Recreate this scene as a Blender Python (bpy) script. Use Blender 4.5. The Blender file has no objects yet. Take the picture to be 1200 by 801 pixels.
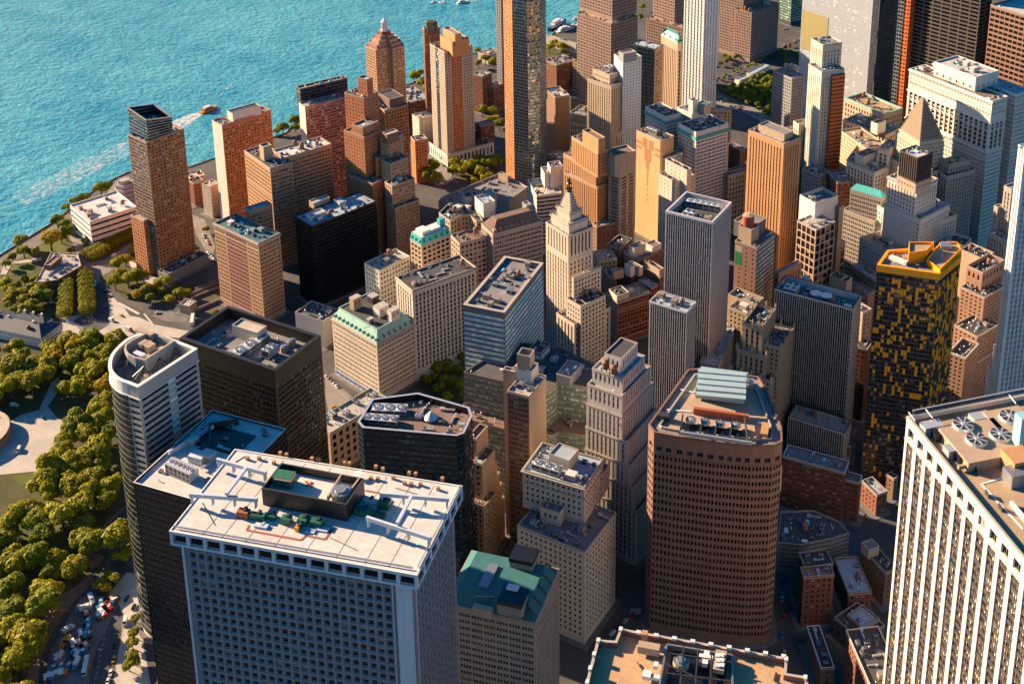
"""Harbour end of a city seen from the air, built as one procedural scene."""
import bpy, bmesh, math, random
import numpy as np
rnd = random.Random(7)
SC = bpy.context.scene
COL = SC.collection

# ------------------------------------------------------------------ camera, sky, sun, exposure
cam = bpy.data.cameras.new('camera')
cam_o = bpy.data.objects.new('camera', cam); COL.objects.link(cam_o)
cam.sensor_width = 36.0; cam.lens = 43.2152; cam.shift_x = -0.10585; cam.shift_y = -0.34572
cam.clip_start = 1.0; cam.clip_end = 60000.0
CAM = np.array([363.706, -643.658, 544.189])
def _cam_matrix():
    from mathutils import Matrix
    yaw, pit, rol = math.radians(-25.38413), math.radians(16.82009), math.radians(0.64129)
    F = np.array([math.sin(yaw)*math.cos(pit), math.cos(yaw)*math.cos(pit), -math.sin(pit)])
    R = np.array([math.cos(yaw), -math.sin(yaw), 0.0]); U = np.cross(R, F)
    R2 = R*math.cos(rol)+U*math.sin(rol); U2 = -R*math.sin(rol)+U*math.cos(rol)
    m = Matrix.Identity(4)
    for i in range(3):
        m[i][0] = R2[i]; m[i][1] = U2[i]; m[i][2] = -F[i]; m[i][3] = CAM[i]
    return m
cam_o.matrix_world = _cam_matrix()
SC.camera = cam_o

SUN_AZ, SUN_EL = 268.5, 20.0          # compass degrees: the sun stands in the west
world = bpy.data.worlds.new('World'); SC.world = world; world.use_nodes = True
wn = world.node_tree; wn.nodes.clear()
sky = wn.nodes.new('ShaderNodeTexSky'); sky.sky_type = 'NISHITA'; sky.sun_disc = False
sky.sun_elevation = math.radians(SUN_EL); sky.sun_rotation = math.radians(SUN_AZ)
sky.air_density = 1.0; sky.dust_density = 0.6; sky.ozone_density = 3.0
bg = wn.nodes.new('ShaderNodeBackground'); bg.inputs['Strength'].default_value = 0.05
wo = wn.nodes.new('ShaderNodeOutputWorld')
hs = wn.nodes.new('ShaderNodeHueSaturation'); hs.inputs['Saturation'].default_value = 1.85
wn.links.new(sky.outputs[0], hs.inputs['Color']); wn.links.new(hs.outputs[0], bg.inputs[0]); wn.links.new(bg.outputs[0], wo.inputs[0])
sun = bpy.data.lights.new('sun', 'SUN'); sun.energy = 5.0; sun.angle = math.radians(0.5); sun.color = (1.0, 0.72, 0.46)
sun_o = bpy.data.objects.new('sun', sun); COL.objects.link(sun_o)
from mathutils import Vector
_a, _e = math.radians(SUN_AZ), math.radians(SUN_EL)
sun_dir = Vector((math.sin(_a)*math.cos(_e), math.cos(_a)*math.cos(_e), math.sin(_e)))
sun_o.rotation_euler = sun_dir.to_track_quat('Z', 'Y').to_euler()
sun_o.location = (-600, 0, 900)
vs = SC.view_settings
SC.display_settings.display_device = 'sRGB'
vs.view_transform = 'Standard'; vs.look = 'None'; vs.exposure = 1.58; vs.gamma = 1.0; vs.use_curve_mapping = False
SC.cycles.max_bounces = 6; SC.cycles.diffuse_bounces = 1; SC.cycles.glossy_bounces = 3
SC.cycles.transparent_max_bounces = 8

# ------------------------------------------------------------------ materials
class NT:
    def __init__(s, name):
        s.m = bpy.data.materials.new(name); s.m.use_nodes = True; s.t = s.m.node_tree; s.t.nodes.clear()
        s.out = s.n('ShaderNodeOutputMaterial'); s.b = s.n('ShaderNodeBsdfPrincipled')
        s.l(s.b.outputs[0], s.out.inputs[0])
    def n(s, typ, **k):
        x = s.t.nodes.new(typ)
        for a, v in k.items(): setattr(x, a, v)
        return x
    def l(s, a, b): s.t.links.new(a, b)
    def coord(s, kind='Object'): return s.n('ShaderNodeTexCoord').outputs[kind]
    def noise(s, vec, scale, detail=3.0, rough=0.55, stretch=None):
        if stretch:
            mp = s.n('ShaderNodeMapping'); mp.inputs['Scale'].default_value = stretch; s.l(vec, mp.inputs[0]); vec = mp.outputs[0]
        x = s.n('ShaderNodeTexNoise'); x.inputs['Scale'].default_value = scale; x.inputs['Detail'].default_value = detail; x.inputs['Roughness'].default_value = rough
        s.l(vec, x.inputs['Vector']); return x.outputs['Fac']
    def ramp(s, fac, stops):
        r = s.n('ShaderNodeValToRGB'); e = r.color_ramp.elements
        while len(e) < len(stops): e.new(0.5)
        for i, (p_, c) in enumerate(stops):
            e[i].position = p_; e[i].color = (c[0], c[1], c[2], 1) if not isinstance(c, (int, float)) else (c, c, c, 1)
        s.l(fac, r.inputs[0]); return r.outputs[0]
    def math(s, op, a, b=None, clamp=False):
        x = s.n('ShaderNodeMath', operation=op, use_clamp=clamp)
        for i, v in enumerate((a, b)):
            if v is None: continue
            if isinstance(v, (int, float)): x.inputs[i].default_value = v
            else: s.l(v, x.inputs[i])
        return x.outputs[0]
    def mix(s, fac, a, b, mode='MIX'):
        x = s.n('ShaderNodeMix', data_type='RGBA', blend_type=mode)
        for i, v in ((0, fac), (6, a), (7, b)):
            if isinstance(v, (int, float)): x.inputs[i].default_value = v
            elif isinstance(v, tuple): x.inputs[i].default_value = (*v[:3], 1)
            else: s.l(v, x.inputs[i])
        return x.outputs[2]
    def base(s, c):
        if isinstance(c, tuple): s.b.inputs['Base Color'].default_value = (*c[:3], 1)
        else: s.l(c, s.b.inputs['Base Color'])
    def set(s, **k):
        for a, v in k.items(): s.b.inputs[a.replace('_', ' ')].default_value = v
    def bump(s, h, strength, dist):
        x = s.n('ShaderNodeBump'); x.inputs['Strength'].default_value = strength; x.inputs['Distance'].default_value = dist
        s.l(h, x.inputs['Height']); s.l(x.outputs[0], s.b.inputs['Normal'])

MATS = {}
def wallmat(name, c, var=0.20, rough=0.85, metal=0.0, streak=0.34, scale=1.0):
    t = NT(name); o = t.coord()
    big = t.noise(o, 0.035, 4.0); st = t.noise(o, 1.0, 3.0, 0.6, (0.8, 0.8, 0.045)); fine = t.noise(o, 1.7*scale, 4.0, 0.7)
    f = t.math('ADD', t.math('MULTIPLY', big, 2*var), t.math('ADD', t.math('MULTIPLY', st, 2*streak*0.6), t.math('MULTIPLY', fine, 2*var*0.8)))
    f = t.math('ADD', f, 1.0-var-0.6*streak-0.8*var)
    t.base(t.mix(1.0, c, f, 'MULTIPLY')); t.set(Roughness=rough, Metallic=metal)
    if metal == 0: t.bump(fine, 0.25, 0.05)
    MATS[name] = t.m; return t.m
WALLS = dict(
    cream=(.58,.50,.40), creamdark=(.44,.37,.29), lime=(.52,.44,.35), tan=(.42,.31,.21), tanlight=(.54,.42,.30), orange=(.50,.26,.11), orangetan=(.62,.38,.19),
    orangebrick=(.50,.20,.07), redbrick=(.26,.085,.05), clubbrick=(.48,.185,.08), clubtan=(.46,.27,.15), brown=(.20,.115,.075), brownred=(.20,.075,.045), granite=(.30,.20,.165), brownstone=(.30,.165,.11),
    greystone=(.36,.31,.27), grey=(.26,.255,.26), greydark=(.12,.12,.125), white=(.72,.65,.56), whitestone=(.68,.62,.54), whitecool=(.66,.66,.66), pinkstone=(.46,.33,.25),
    pale=(.40,.375,.345), silver=(.60,.56,.56), concrete=(.42,.38,.33), darkpanel=(.035,.032,.035), waffle=(.21,.225,.245), pinkbrick=(.36,.17,.13), browngranite=(.235,.125,.085), slab=(.15,.145,.165), wing=(.23,.235,.215), creamblock=(.58,.51,.42))
for k, v in WALLS.items(): wallmat('wall_'+k, v)
wallmat('trim_white', (.78,.74,.68), .08, .7, 0, .1); wallmat('trim_stone', (.44,.38,.31), .1); wallmat('trim_brown', (.2,.11,.07), .1); wallmat('trim_cool', (.52,.59,.66), .08)
wallmat('metal_bronze', (.030,.024,.020), .15, .42); wallmat('metal_black', (.012,.013,.016), .15, .35); wallmat('metal_grey', (.33,.34,.36), .1, .45, .6); wallmat('metal_light', (.62,.63,.64), .08, .4, .5)
wallmat('metal_dark', (.06,.06,.065), .12, .5, .3); wallmat('fin_white', (.55,.55,.53), .1, .5); wallmat('yellow_panel', (.95,.36,.002), .1, .5, 0, .08); wallmat('orange_net', (.62,.14,.03), .2, .8); wallmat('rust', (.36,.09,.04), .2)
wallmat('copper_green', (.09,.36,.31), .22, .6, 0, .3); wallmat('copper_pale', (.28,.50,.42), .22, .65, 0, .3); wallmat('teal_paint', (.05,.42,.40), .15, .6); wallmat('wood_tank', (.26,.14,.08), .2, .8, 0, .4)
wallmat('green_paint', (.02,.22,.07), .1, .6); wallmat('totem_brown', (.40,.19,.085), .08); wallmat('tarmac_paint', (.62,.58,.50), .1); wallmat('machine_green', (.02,.14,.08), .15, .5)
wallmat('louvre_teal', (.34,.47,.50), .15, .5); wallmat('metal_steel', (.10,.085,.072), .2, .4); wallmat('louvre', (.075,.06,.055), .2, .6); wallmat('slate', (.035,.05,.075), .2, .55); wallmat('pyr_stone', (.29,.21,.15), .14); wallmat('brass', (.50,.42,.20), .08, .35, .3); wallmat('awning_blue', (.02,.12,.35), .08)

def glassmat(name, dark, blind, pb=0.3, mid=None, pm=0.3, rough=0.08, metal=0.0, spec=0.5, tilt=0.02, lit=0.0):
    """window glass: every cell of the UV grid is a pane of its own, darker, with a blind drawn or a reflection put into its colour, or slightly tilted"""
    t = NT(name); uv = t.coord('UV'); oi = t.n('ShaderNodeObjectInfo')
    fl = t.n('ShaderNodeVectorMath', operation='FLOOR'); t.l(uv, fl.inputs[0])
    ad = t.n('ShaderNodeVectorMath', operation='ADD'); t.l(fl.outputs[0], ad.inputs[0])
    cb = t.n('ShaderNodeCombineXYZ'); t.l(t.math('MULTIPLY', oi.outputs['Random'], 37.0), cb.inputs[2]); t.l(cb.outputs[0], ad.inputs[1])
    wn_ = t.n('ShaderNodeTexWhiteNoise', noise_dimensions='3D'); t.l(ad.outputs[0], wn_.inputs['Vector'])
    r = wn_.outputs['Value']
    mid = mid or tuple(0.5*(a+b) for a, b in zip(dark, blind))
    rp = t.n('ShaderNodeValToRGB'); rp.color_ramp.interpolation = 'CONSTANT'; e = rp.color_ramp.elements
    stops = [(0.0, dark), (max(.01, (1-pb-pm)*.6), tuple(min(x*1.7+.004, max(x, m_)) for x, m_ in zip(dark, mid))), (1-pb-pm, mid), (1-pb, blind), (1-pb*.4, tuple(min(1, x*1.25) for x in blind))]
    while len(e) < len(stops): e.new(.5)
    for i, (q, c) in enumerate(stops): e[i].position = q; e[i].color = (*c, 1)
    t.l(r, rp.inputs[0])
    # blinds drawn part of the way: upper part of the cell only
    fr = t.n('ShaderNodeVectorMath', operation='FRACTION'); t.l(uv, fr.inputs[0]); sx = t.n('ShaderNodeSeparateXYZ'); t.l(fr.outputs[0], sx.inputs[0])
    sc = t.n('ShaderNodeSeparateColor'); t.l(wn_.outputs['Color'], sc.inputs[0])
    drawn = t.math('GREATER_THAN', sx.outputs[1], t.math('MULTIPLY', sc.outputs[1], 0.85))
    t.base(t.mix(drawn, tuple(dark), rp.outputs[0])); t.set(Roughness=rough, Metallic=metal, Specular_IOR_Level=spec)
    nv = t.n('ShaderNodeVectorMath', operation='SUBTRACT'); t.l(wn_.outputs['Color'], nv.inputs[0]); nv.inputs[1].default_value = (.5, .5, .5)
    sv = t.n('ShaderNodeVectorMath', operation='SCALE'); t.l(nv.outputs[0], sv.inputs[0]); sv.inputs['Scale'].default_value = tilt*2
    g = t.n('ShaderNodeNewGeometry'); av = t.n('ShaderNodeVectorMath', operation='ADD'); t.l(g.outputs['Normal'], av.inputs[0]); t.l(sv.outputs[0], av.inputs[1])
    no = t.n('ShaderNodeVectorMath', operation='NORMALIZE'); t.l(av.outputs[0], no.inputs[0]); t.l(no.outputs[0], t.b.inputs['Normal'])
    MATS[name] = t.m; return t.m
glassmat('glass_std', (.012,.013,.016), (.42,.36,.29), .28, (.08,.07,.065), .32)
glassmat('glass_dark', (.006,.007,.010), (.24,.21,.18), .16, (.035,.034,.036), .34, .06)
glassmat('glass_light', (.03,.03,.032), (.62,.52,.38), .42, (.22,.18,.14), .3)
glassmat('glass_blue', (.01,.02,.03), (.25,.42,.50), .3, (.04,.09,.12), .35, .06)
glassmat('glass_teal', (.30,.62,.68), (.70,.88,.88), .4, (.48,.82,.86), .4, .14)  # sky reflection put into the base colour as bright teal
glassmat('glass_greens', (.10,.21,.16), (.52,.62,.52), .4, (.27,.45,.36), .4, .08)
glassmat('glass_mirror', (.44,.48,.53), (.50,.53,.57), .3, (.47,.51,.55), .35, .16, .15, .4, .002)
glassmat('glass_sky', (.16,.27,.34), (.52,.62,.68), .35, (.30,.43,.50), .35, .1)
glassmat('glass_navy', (.008,.030,.048), (.03,.10,.13), .25, (.014,.05,.07), .3, .05, .35, .6, .02)
glassmat('glass_curve', (.05,.055,.06), (.14,.14,.13), .2, (.08,.08,.08), .3, .05, .7, .6, .012)
glassmat('glass_black', (.004,.006,.009), (.02,.03,.04), .15, (.008,.012,.016), .3, .05, .3, .6, .025)
glassmat('glass_bronze', (.02,.016,.013), (.36,.24,.13), .20, (.06,.043,.03), .35, .12, .2, .5, .03)  # warm panes: drawn blinds, and gold reflections put into the same colour
glassmat('glass_round', (.08,.12,.12), (.44,.38,.24), .3, (.18,.24,.22), .4, .07, .6, .5, .03)

def roofmat(name, c, c2, stain=.5):
    t = NT(name); o = t.coord()
    n1 = t.noise(o, .09, 5.0, .65); n2 = t.noise(o, .7, 4.0, .6); vo = t.n('ShaderNodeTexBrick'); vo.inputs['Scale'].default_value = .16; vo.inputs['Mortar Size'].default_value = .012; vo.inputs['Color1'].default_value = (1,1,1,1); vo.inputs['Color2'].default_value = (.95,.95,.95,1); vo.inputs['Mortar'].default_value = (.84,.84,.84,1); t.l(o, vo.inputs['Vector'])
    f = t.ramp(n1, [(.38, 0.0), (.62, 1.0)])
    col = t.mix(t.math('MULTIPLY', f, stain), c, c2)
    sc = t.n('ShaderNodeSeparateColor'); t.l(vo.outputs['Color'], sc.inputs[0])
    col = t.mix(1.0, col, sc.outputs[0], 'MULTIPLY')
    col = t.mix(1.0, col, t.math('ADD', t.math('MULTIPLY', n2, .4), .8), 'MULTIPLY')
    t.base(col); t.set(Roughness=.9); t.bump(n2, .3, .08)
    MATS[name] = t.m
for k, c, c2 in [('grey',(.26,.24,.23),(.15,.14,.135)),('greydark',(.10,.10,.105),(.06,.06,.065)),('dark',(.055,.055,.06),(.10,.095,.09)),('white',(.68,.65,.60),(.45,.42,.39)),('pale',(.46,.43,.38),(.30,.28,.25)),
    ('tan',(.44,.30,.20),(.52,.40,.28)),('brown',(.20,.13,.10),(.27,.18,.13)),('brownroof',(.13,.085,.065),(.2,.14,.1)),('sand',(.46,.33,.20),(.30,.20,.12)),('gravel',(.58,.36,.19),(.44,.25,.12)),('blue',(.36,.44,.50),(.26,.32,.38)),
    ('copper',(.025,.15,.165),(.05,.20,.20)),('tealdark',(.04,.17,.18),(.08,.13,.13)),('cream',(.56,.47,.36),(.40,.33,.25)),('gold',(.60,.42,.18),(.42,.28,.13)),('pinkroof',(.33,.20,.19),(.24,.15,.14)),
    ('silverjunk',(.60,.58,.55),(.25,.24,.24)),('grass',(.035,.075,.015),(.06,.09,.02))]: roofmat('roof_'+k, c, c2)

# ------------------------------------------------------------------ object helpers
def link(o): COL.objects.link(o); return o
def mesh_from(name, verts, faces, mats, mi=None, uvs=None):
    me = bpy.data.meshes.new(name)
    me.from_pydata([tuple(map(float, v)) for v in verts], [], faces)
    for m in mats: me.materials.append(MATS[m] if isinstance(m, str) else m)
    if mi is not None: me.polygons.foreach_set('material_index', np.asarray(mi, dtype=np.int32))
    if uvs is not None:
        l = me.uv_layers.new(name='UVMap'); l.data.foreach_set('uv', np.asarray(uvs, dtype=np.float32).ravel())
    me.update(); return me
def add(name, me, parent=None, loc=(0,0,0), rz=0.0, kind=None, label=None, scale=None):
    o = bpy.data.objects.new(name, me); o.location = loc; o.rotation_euler = (0,0,rz)
    if scale is not None: o.scale = scale
    if parent is not None: o.parent = parent
    if kind: o['kind'] = kind
    if label: o['label'] = label
    return link(o)
def thing(name, label, cat, loc, group=None, rz=0.0):
    o = bpy.data.objects.new(name, None); o.empty_display_size = 1; o.location = loc; o.rotation_euler = (0,0,rz)
    o['label'] = label; o['category'] = cat
    if group: o['group'] = group
    return link(o)
class MB:
    """collects vertices and faces; build() links them as ONE mesh object"""
    def __init__(s, mats): s.v = []; s.f = []; s.mi = []; s.uv = []; s.mats = mats
    def quad(s, a, b, c, d, m=0, uv=None):
        i = len(s.v); s.v += [a, b, c, d]; s.f.append((i, i+1, i+2, i+3)); s.mi.append(m)
        s.uv += uv if uv else [(0.5, 0.5)]*4
    def poly(s, pts, m=0):
        i = len(s.v); s.v += list(pts); s.f.append(tuple(range(i, i+len(pts)))); s.mi.append(m); s.uv += [(0.5, 0.5)]*len(pts)
    def box(s, x0, x1, y0, y1, z0, z1, m=0, bottom=False, fr=None):
        P = [(x0,y0),(x1,y0),(x1,y1),(x0,y1)]
        if fr: P = [(fr[0][0]+fr[1][0]*x+fr[2][0]*y, fr[0][1]+fr[1][1]*x+fr[2][1]*y) for x, y in P]
        s.prism(P, z0, z1, m, bottom)
    def prism(s, P, z0, z1, m=0, bottom=False, mt=None):
        if sum(P[k][0]*P[(k+1)%len(P)][1]-P[(k+1)%len(P)][0]*P[k][1] for k in range(len(P))) < 0: P = P[::-1]
        i = len(s.v); n = len(P)
        s.v += [(x,y,z0) for x,y in P]+[(x,y,z1) for x,y in P]
        for k in range(n):
            j = (k+1) % n; s.f.append((i+k, i+j, i+n+j, i+n+k)); s.mi.append(m); s.uv += [(.5,.5)]*4
        s.f.append(tuple(i+n+k for k in range(n))); s.mi.append(m if mt is None else mt); s.uv += [(.5,.5)]*n
        if bottom: s.f.append(tuple(i+k for k in range(n-1,-1,-1))); s.mi.append(m); s.uv += [(.5,.5)]*n
    def loft(s, rings, m=0, cap=True):
        """rings: lists of equal length of 3-D points"""
        n = len(rings[0]); i = len(s.v)
        for r in rings: s.v += list(r)
        for k in range(len(rings)-1):
            for j in range(n):
                q = (j+1) % n; s.f.append((i+k*n+j, i+k*n+q, i+(k+1)*n+q, i+(k+1)*n+j)); s.mi.append(m); s.uv += [(.5,.5)]*4
        if cap: s.f.append(tuple(i+(len(rings)-1)*n+j for j in range(n))); s.mi.append(m); s.uv += [(.5,.5)]*n
    def cyl(s, x, y, z0, z1, r0, r1=None, n=12, m=0, mt=None, cap=True):
        r1 = r0 if r1 is None else r1
        R = [[(x+r*math.cos(2*math.pi*k/n), y+r*math.sin(2*math.pi*k/n), z) for k in range(n)] for r, z in ((r0,z0),(r1,z1))]
        s.loft(R, m, cap)
        if cap and mt is not None: s.mi[-1] = mt
    def bar(s, a, b, w, m=0, h=None):
        a = np.array(a, float); b = np.array(b, float); d = b-a; L = np.linalg.norm(d)
        if L < 1e-6: return
        d /= L; u = np.cross(d, (0,0,1.0)); u = np.array((1.0,0,0)) if np.linalg.norm(u) < 1e-3 else u/np.linalg.norm(u); v = np.cross(u, d)
        h = w if h is None else h
        R = [[tuple(p+u*sx*w/2+v*sy*h/2) for sx, sy in ((-1,-1),(1,-1),(1,1),(-1,1))] for p in (a, b)]
        s.loft(R, m); i = len(s.v)-8; s.f.append((i+3,i+2,i+1,i)); s.mi.append(m); s.uv += [(.5,.5)]*4
    def mesh(s, name): return mesh_from(name, s.v, s.f, s.mats, s.mi, s.uv)
    def build(s, name, parent=None, **k): return add(name, s.mesh(name), parent, **k) if s.f else None

def ccw(P):
    P = np.asarray(P, float); a = np.sum(P[:,0]*np.roll(P[:,1],-1)-np.roll(P[:,0],-1)*P[:,1])
    return P if a > 0 else P[::-1]
def offset(P, d):
    """polygon grown by d (mitred); negative shrinks"""
    P = np.asarray(P, float); n = len(P); out = []
    for i in range(n):
        e0 = P[i]-P[i-1]; e1 = P[(i+1)%n]-P[i]; e0 = e0/np.linalg.norm(e0); e1 = e1/np.linalg.norm(e1)
        n0 = np.array((e0[1],-e0[0])); n1 = np.array((e1[1],-e1[0])); b = n0+n1; k = b@b
        out.append(P[i]+b*(2*d/max(k, .6)))
    return np.array(out)
def ring(mb, P, o0, o1, z0, z1, m=0):
    """a closed band round polygon P between offsets o0 (inner) and o1 (outer)"""
    A, B = offset(P, o0), offset(P, o1); n = len(P)
    i = len(mb.v)
    for Q, z in ((A,z0),(B,z0),(B,z1),(A,z1)): mb.v += [(q[0],q[1],z) for q in Q]
    for k in range(n):
        j = (k+1) % n
        for a, b in ((0,1),(1,2),(2,3),(3,0)):
            mb.f.append((i+a*n+k, i+a*n+j, i+b*n+j, i+b*n+k)); mb.mi.append(m); mb.uv += [(.5,.5)]*4
def inside(P, x, y):
    c = False; n = len(P); j = n-1
    for i in range(n):
        if (P[i][1] > y) != (P[j][1] > y) and x < (P[j][0]-P[i][0])*(y-P[i][1])/(P[j][1]-P[i][1])+P[i][0]: c = not c
        j = i
    return c
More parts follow.
